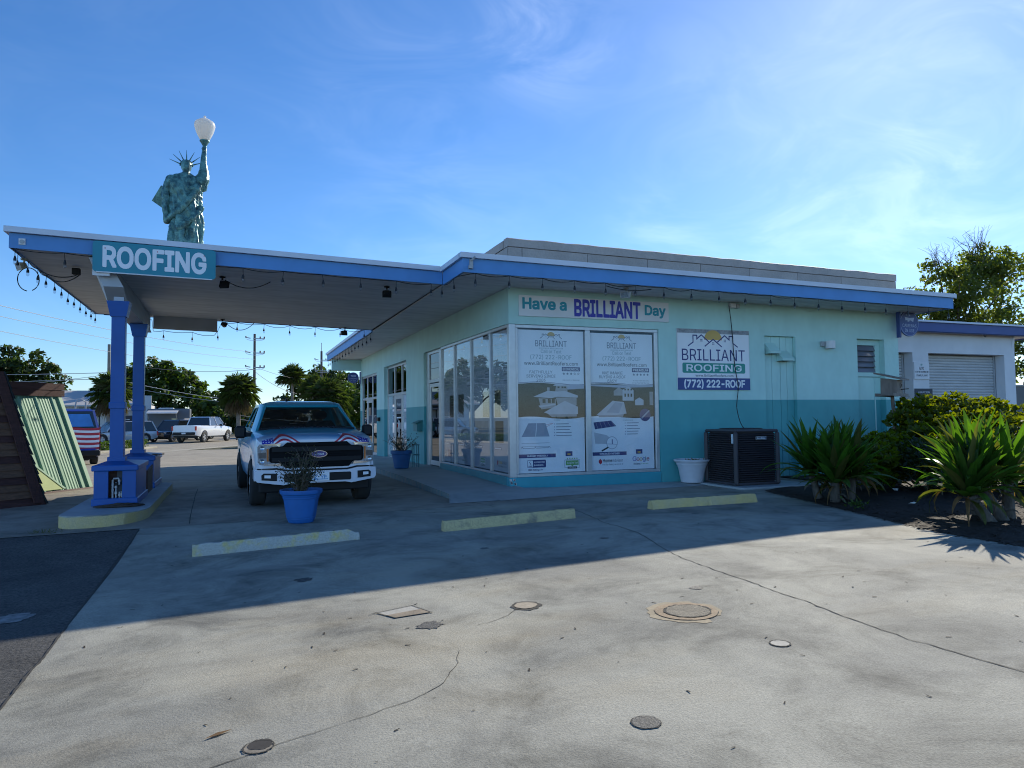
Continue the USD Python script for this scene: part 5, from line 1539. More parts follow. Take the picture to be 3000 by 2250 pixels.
def truck():
    t = thing("pickup_truck", "pickup truck in blue white wrap with waving flags parked under the canopy", "pickup", (1.255, 11.80, -0.032), 2.6)
    ys = [0.06, 0.09, 0.15, 0.26, 0.5, 0.8, 1.1, 1.22, 1.30, 2.0, 3.0, 3.52, 3.60, 4.4, 5.05, 5.12]
    zt = lambda y: np.interp(y, [0.06, 0.09, 0.15, 0.26, 0.7, 1.2, 1.30, 3.5, 3.6, 5.2], [1.035, 1.065, 1.095, 1.125, 1.185, 1.235, 1.20, 1.20, 1.15, 1.15])
    hw = lambda y: np.interp(y, [0.06, 0.09, 0.15, 0.26, 0.5, 5.0, 5.12], [0.84, 0.875, 0.905, 0.925, 0.94, 0.94, 0.91])
    zb = lambda y: np.interp(y, [0.06, 0.15, 0.3, 0.6, 5.2], [0.60, 0.55, 0.40, 0.36, 0.40])
    secs = []
    for y in ys:
        w, z, b = hw(y), zt(y), zb(y)
        cr = 0.02 if y < 1.25 else 0.0
        half = [(0.0, z + cr), (.36 * w, z + cr * .9), (.45 * w, z + 0.004), (.84 * w, z - .018), (.955 * w, z - .055), (w, z - .17), (w, .66), (w - .012, .52), (w - .05, b), (.5 * w, b)]
        loop = [(x, y, q) for x, q in half] + [(0, y, b)] + [(-x, y, q) for x, q in half[:0:-1]]
        secs.append(loop)
    body = to_mani(lofted(secs))
    for yc in (0.83, 4.12):
        for sx in (-1, 1):
            body = body - Manifold.cylinder(0.5, 0.445, 0.445, 28).rotate([0, 90, 0]).translate([0.62 if sx > 0 else -1.12, yc, 0.38])
    body = body - Manifold.hull_points(np.array([(x, y, z) for x in (-.78, .78) for y in (3.66, 5.06) for z in (.75, 1.3)]))
    bm = body.to_mesh()
    bmesh = trimesh.Trimesh(bm.vert_properties[:, :3], bm.tri_verts, process=True)
    n = {"tc": ("texture_coordinate", {}), "s": ("separate_xyz", {}), "z": ("map_range", {"from_min": 0.86, "from_max": 1.22, "clamp": True}),
         "yy": ("math", {"math_type": "multiply", "value2": 0.28}), "ad": ("math", {"math_type": "add"}),
         "ns": ("noise_texture", {"scale": 2.2, "detail": 2}), "nm": ("math", {"math_type": "multiply_add", "value2": 0.22, "value3": -0.11}), "ad2": ("math", {"math_type": "add"}),
         "r": ("rgb_ramp", {"ramp": [(0.0, (0.66, 0.67, 0.70)), (0.58, (0.66, 0.68, 0.72)), (0.68, (0.34, 0.54, 0.70)), (0.80, (0.03, 0.27, 0.50)), (0.97, (0.016, 0.25, 0.40)), (1.0, (0.014, 0.26, 0.36))]}),
         "p": ("principled_bsdf", {"roughness": 0.35, "coat_weight": 0.7, "coat_roughness": 0.05})}
    wrap = usdkit.material(stage, "/World/Looks/wrap_look", n, [("tc.object", "s.vector"), ("s.z", "z.value"), ("s.y", "yy.value1"), ("z.result", "ad.value1"), ("yy.value", "ad.value2"),
        ("tc.object", "ns.vector"), ("ns.fac", "nm.value1"), ("ad.value", "ad2.value1"), ("nm.value", "ad2.value2"), ("ad2.value", "r.fac"), ("r.color", "p.base_color")], surface="p.BSDF")
    teal = look("wrap_teal_look", (0.015, 0.30, 0.40), 0.3, 0.06, 3, coat=0.8)
    put("body", bmesh, wrap, t, smooth=28)
    put("underbody", MB().box(-.60, .60, 0.25, 5.0, 0.30, 0.56).box(-.86, .86, 0.2, .34, 0.24, 0.42, 0.02).box(-.3, .3, .6, 1.1, .2, .3), BLACK, t)
    # cab shell with openings
    base = [(sx * x, y, z) for sx in (-1, 1) for x, y, z in ((.86, 1.13, 1.17), (.905, 1.45, 1.19), (.905, 3.38, 1.19), (.84, 3.53, 1.19), (.655, 1.80, 1.645), (.705, 2.02, 1.665), (.70, 3.18, 1.665), (.62, 3.36, 1.64), (.58, 1.93, 1.70), (.40, 2.05, 1.722), (.40, 3.0, 1.722), (.58, 3.15, 1.70))]
    B = np.array(base)
    outer = Manifold.hull_points(B)
    c = np.array([0, 2.35, 1.4])
    inner = Manifold.hull_points((B - c) * np.array([.925, .945, .86]) + c)
    ws = np.array([(-.80, 1.19, 1.225), (.80, 1.19, 1.225), (.625, 1.775, 1.625), (-.625, 1.775, 1.625)])
    nrm = np.cross(ws[1] - ws[0], ws[3] - ws[0])
    nrm /= np.linalg.norm(nrm)
    cuts = Manifold.hull_points(np.vstack([ws + nrm * .15, ws - nrm * .15]))
    rw = np.array([(-.66, 3.50, 1.26), (.66, 3.50, 1.26), (.55, 3.40, 1.58), (-.55, 3.40, 1.58)])
    cuts = cuts + Manifold.hull_points(np.vstack([rw + [0, .2, 0], rw - [0, .2, 0]]))
    side = [((1.52, 1.25), (2.02, 1.60), (2.38, 1.615), (2.38, 1.25)), ((2.46, 1.25), (2.46, 1.615), (3.12, 1.60), (3.30, 1.25))]
    for q in side:
        cuts = cuts + Manifold.hull_points(np.array([(x, y, z) for x in (-1.2, 1.2) for y, z in q]))
    cab = (outer - inner - cuts).to_mesh()
    put("cab", trimesh.Trimesh(cab.vert_properties[:, :3], cab.tri_verts, process=True), teal, t, smooth=25)
    g4 = lambda q: MB().add(q, [(0, 1, 2, 3)])
    put("windshield", g4(ws - nrm * .012), TRUCK_GLASS, t)
    put("rear_window", g4(rw), TRUCK_GLASS, t)
    for sx in (-1, 1):
        for q in side:
            m = MB()
            pts = []
            for y, z in q:
                u = (z - 1.19) / (1.665 - 1.19)
                pts.append((sx * (.897 - .20 * u), y, z))
            m.add(pts, [(0, 1, 2, 3)])
            put("side_window", m, TRUCK_GLASS, t)
    put("windshield_surround", MB().tube([(-.80, 1.165, 1.222), (.80, 1.165, 1.222)], .02, 6), BLACK, t)
    for x0, x1 in ((-.62, -.05), (.05, .66)):
        put("wiper", MB().tube([(x0, 1.16, 1.245), ((x0 + x1) / 2, 1.185, 1.262), (x1, 1.20, 1.255)], .008, 5), BLACK, t)
    put("dashboard", MB().box(-.80, .80, 1.30, 1.68, 1.0, 1.23, 0.03), BLACK, t)
    seat = look("seat_look", (0.03, 0.03, 0.032), 0.85, 0.2)
    for x in (-.40, .40):
        s = put("seat", MB().box(x - .25, x + .25, 2.28, 2.44, .8, 1.36, 0.05).box(x - .26, x + .26, 1.85, 2.4, .75, .9, .04), seat, t)
        put("headrest", MB().box(x - .13, x + .13, 2.36, 2.46, 1.39, 1.54, 0.04), seat, s)
    put("rear_seat", MB().box(-.72, .72, 3.05, 3.2, .8, 1.30, 0.05), seat, t)
    put("steering_wheel", MB().tube([(.40 + .19 * math.cos(a), 1.78 - .06 * math.sin(a), 1.17 + .18 * math.sin(a)) for a in np.linspace(0, 2 * math.pi, 22)], .016, 6), BLACK, t, smooth=True)
    put("inside_mirror", MB().box(-.12, .12, 1.72, 1.75, 1.49, 1.56, .012), BLACK, t)
    # front end; everything here follows the bend of the nose
    def nose(name, poly, y0, y1, mat, parent=t, sub=0.08):
        from shapely.geometry import Polygon, box as sbox
        P = Polygon(poly)
        m = MB()
        x0, _, x1, _ = P.bounds
        k = max(1, int((x1 - x0) / sub))
        for a, b in zip(np.linspace(x0, x1, k + 1)[:-1], np.linspace(x0, x1, k + 1)[1:]):
            piece = P.intersection(sbox(a, -5, b, 5))
            for q in getattr(piece, "geoms", [piece]):
                if q.geom_type == "Polygon" and q.area > 1e-7:
                    m.prism(np.array(q.exterior.coords)[:-1], "y", y0, y1)
        v, f = m.arrays()
        v = v.copy()
        v[:, 1] = bend(v[:, 1], v[:, 0])
        return put(name, (v, f), mat, parent)
    mir = lambda q: q + [(-x, z) for x, z in q[::-1]]
    gr = look("grille_look", (0.006, 0.006, 0.007), 0.8, 0.2, spec=0.15)
    grille = nose("grille", mir([(.0, 1.022), (.46, 1.028), (.53, .968), (.70, .955), (.725, .93), (.725, .745), (.70, .72), (.56, .71), (.49, .632), (.0, .628)]), 0.012, 0.06, gr)
    for z0, z1 in ((.885, .955), (.725, .79)):
        nose("grille_bar", mir([(0, z1), (.69, z1), (.69, z0), (0, z0)]), -0.012, 0.0115, look("grille_bar_look", (0.008, 0.008, 0.009), 0.55, 0.1, spec=0.3), grille)
    for z in (.66, .69, .82, .85, .985):
        nose("grille_slat", mir([(0, z + .009), (.46, z + .009), (.46, z - .009), (0, z - .009)]), 0.0, 0.0115, gr, grille)
    for sx in (-1, 1):
        F = lambda q: [(sx * x, z) for x, z in (q if sx > 0 else q)]
        lamp = [(.565, 1.008), (.87, 1.004), (.90, .96), (.893, .73), (.862, .688), (.555, .672), (.575, .712), (.70, .716), (.733, .742), (.733, .935), (.705, .962), (.58, .966)]
        h = nose("headlamp", F(lamp), 0.0, 0.06, LENS, sub=0.05)
        nose("chrome_trim", F([(.56, 1.012), (.80, 1.008), (.80, .995), (.60, .975), (.60, .966), (.578, .966)]), -0.01, -0.001, CHROME, h)
        nose("chrome_trim", F([(.55, .668), (.80, .682), (.80, .694), (.60, .700), (.60, .708), (.572, .708)]), -0.01, -0.001, CHROME, h)
        nose("amber_lens", F([(.738, .94), (.765, .935), (.765, .745), (.738, .738)]), -0.008, -0.001, AMBER, h)
        nose("reflector", F([(.775, .88), (.885, .87), (.882, .79), (.775, .79)]), -0.006, -0.001, look("lamp_dark_look", (0.10, 0.085, 0.08), 0.2, 0.3, 20, coat=0.8), h)
        for z, r in ((.945, .035), (.745, .035)):
            x = sx * .83
            y = float(bend(0, x))
            put("lamp_bulb", MB().lathe([(r, 0.0), (r * .9, .012), (r * .4, .006), (0, .004)], (0, 0, 0), 14).move(np.array([[1, 0, 0, x], [0, 0, -1, y - .001], [0, 1, 0, z], [0, 0, 0, 1.0]])), CHROME, h)
    bump = nose("bumper", mir([(0, .578), (.46, .58), (.62, .612), (.90, .605), (.932, .585), (.938, .47), (.905, .425), (.52, .372), (.42, .392), (0, .392)]), -0.045, 0.10, TRUCK_WHITE)
    for sx in (-1, 1):
        put("bumper_end", MB().hull([(sx * x, y, z) for x in (.90, .945) for y, z in ((.11, .60), (.11, .44), (.36, .60), (.36, .47))]), TRUCK_WHITE, bump)
    nose("gap_strip", mir([(0, .60), (.46, .602), (.62, .634), (.90, .628), (.90, .614), (.62, .613), (.46, .581), (0, .579)]), 0.005, 0.05, BLACK)
    nose("white_strip", mir([(0, .628), (.47, .632), (.56, .668), (.86, .684), (.90, .70), (.905, .63), (.62, .636), (.46, .604), (0, .602)]), 0.02, 0.06, TRUCK_WHITE)
    for sx in (-1, 1):
        fl = nose("foglamp_pocket", [(sx * .62, .44), (sx * .84, .455), (sx * .845, .53), (sx * .81, .56), (sx * .62, .555)], -0.052, -0.0455, BLACK, bump)
        nose("foglamp", [(sx * .71, .485), (sx * .80, .49), (sx * .80, .532), (sx * .71, .53)], -0.058, -0.0525, WHITE_INK, fl)
    nose("lower_grille", mir([(0, .545), (.50, .545), (.515, .53), (.515, .435), (.50, .42), (0, .42)]), -0.052, -0.0455, BLACK, bump)
    pl = nose("number_plate", [(-.10, .42), (.17, .42), (.17, .555), (-.10, .555)], -0.062, -0.0525, WHITE_INK, bump)
    p = Print((-.10, -0.0625, .42), (1, 0, 0), (0, 0, 1))
    blue = look("plate_blue_look", (0.03, 0.25, 0.50), 0.4, 0.05)
    p.rect(blue, 0.02, 0.25, 0.02, 0.03)
    p.text(blue, "YP", 0.18, 0.035, 0.05, 0.09, True)
    p.text(blue, "Z", 0.06, 0.035, 0.05, 0.05, True)
    p.build(bump)
    # oval badge
    a = np.linspace(0, 2 * math.pi, 32, endpoint=False)
    bd = put("badge", MB().prism(np.column_stack([.015 + .128 * np.cos(a), .838 + .054 * np.sin(a)]), "y", -0.03, -0.0125), CHROME, t)
    put("badge_face", MB().prism(np.column_stack([.015 + .118 * np.cos(a), .838 + .046 * np.sin(a)]), "y", -0.034, -0.0305), look("badge_blue_look", (0.012, 0.02, 0.13), 0.2, 0.05, coat=1.0), bd)
    p = Print((.015, -0.0345, .838), (1, 0, 0), (0, 0, 1))
    p.text(WHITE_INK, "Ford", 0, -0.018, 0.036, 0.135, slant=0.25)
    p.build(bd, {"white_ink_look": "badge_lettering"})
    # graphics wrapped over the nose: each strip is dropped on the body along the length of the truck
    ray = trimesh.ray.ray_triangle.RayMeshIntersector(bmesh)

    def drop(pts, lift):
        o = np.column_stack([np.array(pts)[:, 0], np.full(len(pts), -1.0), np.array(pts)[:, 1]])
        loc, idx, _ = ray.intersects_location(o, np.tile([0, 1.0, 0], (len(o), 1)), multiple_hits=False)
        out = np.column_stack([o[:, 0], np.full(len(o), 0.3), o[:, 2]])
        out[idx] = loc
        out[:, 1] -= lift
        out[:, 2] += lift * .6
        return out

    def ribbon(mat, xs, lo, hi, lift, name):
        n = len(xs)
        k = 4
        rows = [drop(np.column_stack([xs, lo + (hi - lo) * j / (k - 1)]), lift) for j in range(k)]
        v = np.vstack(rows)
        f = [(j * n + i, j * n + i + 1, (j + 1) * n + i + 1, (j + 1) * n + i) for j in range(k - 1) for i in range(n - 1)]
        return put(name, MB().add(v, f), mat, t)
    for sx in (-1, 1):
        u = np.linspace(0, 1, 22)
        xs = sx * (.66 - .40 * u)
        crest = 1.014 + .15 * np.clip(np.sin(np.pi * np.clip(u * .80 + .16, 0, 1)), 0, 1) ** 1.4 * (1 - .2 * u)
        base = 1.006 + 0.0 * u
        bands = 4
        for b in range(bands):
            lo = np.maximum(base, crest - .034 * (b + 1) * (1 - .1 * u))
            hi = np.maximum(base + .0005, crest - .034 * b * (1 - .1 * u))
            ribbon(RED_INK if b % 2 == 0 else WHITE_INK, xs, lo, hi, 0.004, "flag_stripe")
        xs = sx * np.linspace(.83, .66, 8)
        ribbon(look("flag_blue_look", (0.03, 0.03, 0.26), 0.4, 0.05), xs, np.full(8, 1.004), np.linspace(1.055, 1.10, 8), 0.004, "flag_field")
        for k in range(8):
            x, z = sx * (.69 + .04 * (k % 4)), 1.026 + .034 * (k // 4) + .006 * ((k % 4) % 2)
            q = [(x + (.011 if j % 2 == 0 else .005) * math.sin(j * math.pi / 5), z + (.011 if j % 2 == 0 else .005) * math.cos(j * math.pi / 5)) for j in range(10)]
            put("flag_star", MB().add(np.vstack([drop(q, .0065), drop([(x, z)], .0065)]), [(j, (j + 1) % 10, 10) for j in range(10)]), WHITE_INK, t)
    p = Print((0, .94, 1.236), (1, 0, 0), (0, .9945, .105))
    p.text(look("hood_ink_look", (0.02, 0.03, 0.05), 0.5, 0.1), "BRILLIANT", 0, 0, .19, .95, True)
    p.build(t, {"hood_ink_look": "hood_lettering"})
    for sx in (-1, 1):
        m = put("mirror", MB().box(sx * 1.075 - .09, sx * 1.075 + .09, 1.30, 1.42, 1.075, 1.285, 0.035), BLACK, t)
        put("mirror_arm", MB().hull([(sx * x, y, z) for x, y0, z0 in ((.88, 1.38, 1.14), (1.02, 1.36, 1.13)) for y in (y0 - .03, y0 + .03) for z in (z0 - .035, z0 + .035)]), BLACK, m)
        for yc in (.83, 4.12):
            w = put("wheel", tyre(MB(), (sx * .845, yc, .375), .375, .25), RUBBER, t, smooth=40)
            put("rim", rim(MB(), (sx * .845, yc, .375), .375, .25, sx), GREYPAINT, w)
    put("antenna_fin", MB().hull([(-.27, 2.1, 1.72), (-.21, 2.1, 1.72), (-.27, 2.25, 1.72), (-.21, 2.25, 1.72), (-.24, 2.2, 1.775), (-.24, 2.24, 1.775)]), BLACK, t)
    for sx in (-1, 1):
        put("tail_lamp", MB().box(sx * .86 - .06, sx * .86 + .06, 5.10, 5.135, .78, 1.10, .01), RED_LENS, t)


truck()


# ------------------------------------------------------------------ other vehicles
def vehicle(name, label, cat, paint, L, W, H, kind, loc, az, group=None, glass=CAR_GLASS, wheel_r=.36):
    """kind: 'pickup', 'suv', 'van'. Local: the nose at y = 0, the tail at y = L; az is the heading, clockwise from +y."""
    t = thing(name, label, cat, loc, 180 - az, group)
    hood = {"pickup": 1.20, "suv": 1.02, "van": 1.1}[kind] * H / 1.85
    low = .18 if kind == "pickup" else 0.0
    ys = np.array([0, .03, .1, .25, .5, .75, .92, .985, 1.0]) * L
    belt = hood + .04
    secs = []
    for y in ys:
        u = y / L
        w = W / 2 * np.interp(u, [0, .03, .1, .9, .97, 1], [.80, .92, 1, 1, .96, .90])
        z = np.interp(u, [0, .03, .25, .30, 1], [hood - .22, hood - .12, hood, belt, belt])
        b = np.interp(u, [0, .05, .95, 1], [.42, .30, .30, .42]) + low
        half = [(0, z + .015), (.8 * w, z), (.95 * w, z - .06), (w, z - .22), (w, .55 + low), (w - .05, b)]
        secs.append([(x, y, q) for x, q in half] + [(0, y, b)] + [(-x, y, q) for x, q in half[:0:-1]])
    body = to_mani(lofted(secs))
    ax = (.165 * L, .80 * L)
    for yc in ax:
        for sx in (-1, 1):
            body = body - Manifold.cylinder(.4, wheel_r * 1.2, wheel_r * 1.2, 22).rotate([0, 90, 0]).translate([W / 2 - .3 if sx > 0 else -W / 2 - .1, yc, wheel_r])
    c0, c1, r0, r1 = {"pickup": (.25, .64, .345, .60), "suv": (.24, .985, .36, .92), "van": (.10, .995, .22, .97)}[kind]
    if kind == "pickup":
        body = body - Manifold.hull_points(np.array([(x, y, z) for x in (-W * .40, W * .40) for y in (.665 * L, .975 * L) for z in (.8, 1.6)]))
    q = body.to_mesh()
    put("body", trimesh.Trimesh(q.vert_properties[:, :3], q.tri_verts, process=True), paint, t, smooth=30)
    put("sill", MB().box(-W / 2 + .12, W / 2 - .12, .1 * L, .95 * L, .22 + low, .42 + low), BLACK, t)
    wb, wr = W / 2 * .93, W / 2 * .76
    zb, zr = belt - .04, H - .05
    G = [(sx * x, y * L, z) for sx in (-1, 1) for x, y, z in ((wb, c0, zb), (wb, c1, zb), (wr, r0, zr), (wr, r1, zr))]
    put("windows", MB().hull(G), glass, t)
    R = [(sx * x, y * L, z) for sx in (-1, 1) for x, y, z in ((wr + .01, r0 - .008, zr - .02), (wr + .01, r1 + .008, zr - .02), (wr - .06, r0 + .02, H), (wr - .06, r1 - .02, H))]
    put("roof", MB().hull(R), paint, t)
    pil = [(c0, r0), (.5 * (c0 + c1) + .01, .5 * (r0 + r1) + .01), (c1, r1)]
    if kind != "pickup":
        pil.insert(2, (.80, .78))
    for i, (a, b) in enumerate(pil):
        for sx in (-1, 1):
            put("pillar", MB().tube([(sx * (wb + .004), a * L, zb), (sx * (wr + .006), b * L, zr)], .042 if i != 0 else .05, 6), paint, t)
    for sx in (-1, 1):
        for yc in ax:
            w = put("wheel", tyre(MB(), (sx * (W / 2 - .12), yc, wheel_r), wheel_r, .24, 20), RUBBER, t, smooth=40)
            put("rim", rim(MB(), (sx * (W / 2 - .12), yc, wheel_r), wheel_r, .24, sx, 5), GREYPAINT if paint is not CAR_BLACK else CHROME, w)
        put("mirror", MB().box(sx * (W / 2 + .08) - .10, sx * (W / 2 + .08) + .10, (c0 + .035) * L, (c0 + .065) * L, belt - .02, belt + .13, .03), BLACK if kind == "pickup" else paint, t)
        put("headlamp", MB().box(sx * W * .36 - .16, sx * W * .36 + .16, .012 * L, .05 * L, hood - .33, hood - .17, .02), LENS, t)
        put("tail_lamp", MB().box(sx * W * .45 - .07, sx * W * .45 + .07, L - .06, L + .012, belt - .38, belt - .06, .015), RED_LENS, t)
        put("door_handle", MB().box(sx * (W / 2 + .005) - .015, sx * (W / 2 + .005) + .015, .50 * L, .54 * L, belt - .16, belt - .13, .004), BLACK if kind == "pickup" else CHROME, t)
    put("grille", MB().box(-W * .26, W * .26, -.008, .08, .55, hood - .2, .02), BLACK, t)
    put("bumper", MB().box(-W * .43, W * .43, L - .04, L + .05, .42 + low, .62 + low, .03), BLACK if kind == "pickup" else paint, t)
    put("number_plate", MB().box(-.16, .16, L + .051, L + .056, .48 + low, .58 + low), SIGN_WHITE, t)
    return t


def traffic():
    gr = "vehicles across the street behind the columns"
    vehicle("parked_vehicle", "white crew cab pickup driving away to the right on the street", "pickup", CAR_WHITE, 5.75, 1.98, 1.93, "pickup", (-.82, 63.2, -.285), 26, gr, wheel_r=.42)
    vehicle("parked_vehicle", "black sport utility vehicle between the blue column and the white pickup", "car", CAR_BLACK, 4.8, 1.95, 1.72, "suv", (-5.56, 61.9, -.285), 216, gr)
    vehicle("parked_vehicle", "silver sport utility vehicle half hidden behind the blue columns", "car", CAR_SILVER, 4.75, 1.9, 1.66, "suv", (-9.80, 58.7, -.285), 240, gr)
    w = vehicle("parked_vehicle", "white car with roof rails behind the black vehicle and the pickup", "car", CAR_WHITE, 4.6, 1.85, 1.7, "suv", (-4.9, 67.5, -.285), 222, gr)
    for x in (-.55, .55):
        put("roof_rail", MB().tube([(x, 1.9, 1.72), (x, 2.0, 1.78), (x, 3.8, 1.78), (x, 3.9, 1.72)], .03, 5), GREYPAINT, w)
    v = vehicle("parked_vehicle", "blue van wrapped in a flag with a ladder rack beyond the green roof panel", "van", VAN_BLUE, 5.0, 1.95, 2.02, "van", (-6.58, 34.2, -.22), -14, gr)
    n = 11
    for k in range(n):
        m = MB()
        xs = np.linspace(-.93, .93, 14)
        z0 = .42 + k * .086
        zz = z0 + .025 * np.sin(xs * 4 + 1)
        m.add(np.vstack([np.column_stack([xs, np.full(14, 5.014 - .0), zz]), np.column_stack([xs, np.full(14, 5.014), zz + .089])]), [(i, 14 + i, 15 + i, i + 1) for i in range(13)])
        put("flag_stripe", m, RED_INK if k % 2 == 0 else WHITE_INK, v)
        m = MB()
        for sx in (-1, 1):
            yy = np.linspace(3.2, 4.9, 14)
            zz = z0 + .025 * np.sin(yy * 3)
            m.add(np.vstack([np.column_stack([np.full(14, sx * .982), yy, zz]), np.column_stack([np.full(14, sx * .982), yy, zz + .089])]), [(i, 14 + i, 15 + i, i + 1) for i in range(13)])
        put("flag_stripe", m, RED_INK if k % 2 == 0 else WHITE_INK, v)
    put("rear_glass", MB().hull([(x, y, z) for x, y, z in ((-.75, 4.99, 1.40), (.75, 4.99, 1.40), (-.62, 4.90, 1.85), (.62, 4.90, 1.85), (-.75, 5.02, 1.40), (.75, 5.02, 1.40), (-.62, 4.94, 1.85), (.62, 4.94, 1.85))]), look("van_glass_look", (0.05, 0.22, 0.55), 0.25, 0.2, coat=0.8), v)
    put("rear_step", MB().box(-.95, .95, 5.06, 5.25, .36, .56, .03), BLACK, v)
    for x in (-.55, .55):
        put("ladder_rack", MB().tube([(x, 4.2, 2.02), (x, 4.25, 2.30), (x + .1 * np.sign(-x), 4.3, 2.36), (x * .55, 4.3, 2.36), (x * .45, 4.25, 2.30), (x * .4, 4.2, 2.02)], .03, 6), GREYPAINT, v, smooth=True)
    put("ladder_rack", MB().box(-.7, .7, 4.1, 4.3, 2.02, 2.06), GREYPAINT, v)


traffic()


# ------------------------------------------------------------------ the garage at the right and what stands before the shop
def garage():
    t = thing("garage_building", "white garage with two roller doors and a blue roof edge behind the shop", "building")
    y = 15.5
    w = MB()
    F = lambda a, b, c, d: w.box(a, b, y, y + 0.295, c, d)
    F(14.6, 15.4, -.1, 3.75)
    F(15.4, 18.60, 3.13, 3.75)
    F(18.60, 19.24, -.1, 3.75)
    F(19.24, 22.52, 3.13, 3.75)
    F(22.52, 23.0, -.1, 3.75)
    put("front_wall", w, WHITE_WALL, t)
    put("side_wall", MB().box(22.8, 23.0, y + .295, 26, -.1, 3.75).box(14.6, 22.8, 25.8, 26.0, -.1, 3.75).box(14.6, 14.8, y + .295, 25.8, -.1, 3.75), WHITE_WALL, t)
    put("corner_bracket", MB().hull([(22.86, y - .001, 3.35), (22.98, y - .001, 3.35), (22.86, y - .001, 3.74), (22.98, y - .001, 3.74), (22.9, y - .06, 3.74), (22.96, y - .06, 3.74)]), WHITE_WALL, t)
    put("fascia", MB().box(14.6, 24.3, y - .36, y - .32, 3.72, 3.98, .004).box(24.26, 24.3, y - .32, 26.3, 3.72, 3.98), NAVY, t)
    put("fascia_lower", MB().box(14.6, 24.3, y - .315, y - .285, 3.70, 3.80), NAVY, t)
    put("flashing", MB().box(14.6, 24.36, y - .42, y - .30, 3.985, 4.04, .004), FLASH, t)
    put("soffit", MB().box(14.6, 24.25, y - .28, 26.2, 3.76, 3.79), WHITE_WALL, t)
    put("roof", MB().box(14.6, 24.25, y - .29, 26.2, 3.83, 4.0), ROOFTOP, t)
    slat = look("roller_slat_look", (0.55, 0.54, 0.53), 0.5, 0.15, 1.5, stretch=(1, 1, 4), metal=0.1)
    for k, (a, b) in enumerate(((15.42, 18.58), (19.26, 22.5))):
        d = put("roller_door", MB().box(a, b, y + .34, y + .36, -.05, 3.12), look("roller_gap_look", (0.16, 0.155, 0.15), 0.7, 0.1), t)
        z = 0.0
        while z < 3.08:
            m = MB().hull([(x, y + .34 + dy, z + dz) for x in (a + .01, b - .01) for dy, dz in ((-.001, .006), (-.001, .082), (-.022, .03), (-.022, .058))])
            put("slat", m, slat, d)
            z += 0.086
        put("guide_rail", MB().box(b - .06, b + .01, y + .30, y + .336, -.05, 3.12), GREYPAINT, d)
    put("hook", MB().tube([(21.25, y - .29, 3.72), (21.25, y - .29, 3.66), (21.3, y - .29, 3.63), (21.33, y - .29, 3.68)], .012, 5), BLACK, t)
    # its two signs
    s = thing("garage_sign", "white auto shop address sign on the garage pier", "sign")
    put("board", MB().box(18.62, 19.225, y - .03, y - .002, 2.345, 2.85, .004), SIGN_WHITE, s)
    p = Print((18.62, y - .0305, 2.345), (1, 0, 0), (0, 0, 1))
    p.text(GREEN_INK, "AB", .29, .40, .05, .07, True)
    p.text(BLACK_INK, "AUTO", .29, .275, .085, .19, True)
    p.text(BLACK_INK, "4149 SE SALERNO RD", .30, .19, .05, .53, True)
    p.text(BLACK_INK, "STUART, FL 34997", .305, .085, .05, .46, True)
    p.build(s)
    s = thing("lease_sign", "black FOR LEASE sign on the garage pier behind the shrub", "sign")
    put("board", MB().box(18.62, 19.33, y - .03, y - .002, 1.30, 2.067, .004), BLACK_INK, s)
    p = Print((18.62, y - .0305, 1.30), (1, 0, 0), (0, 0, 1))
    pk = look("pale_grey_ink_look", (0.5, 0.5, 0.54), 0.5, 0.05)
    p.text(pk, "LOKATION", .355, .635, .05, .47, True)
    p.text(pk, "FOR LEASE", .345, .40, .085, .60)
    p.text(pk, "772.208.4499", .345, .24, .07, .54)
    p.build(s)
    b = put("block_wall", MB().box(24.9, 40, 18.6, 18.8, -.1, 2.32), look("block_wall_look", (0.16, 0.155, 0.15), 0.8, 0.2, 2))
    tag(b, "grey block wall beyond the garage at the right edge", "wall")
    put("wall_cap", MB().box(24.85, 40, 18.57, 18.83, 2.321, 2.37), LIGHTPATCH, b)


garage()


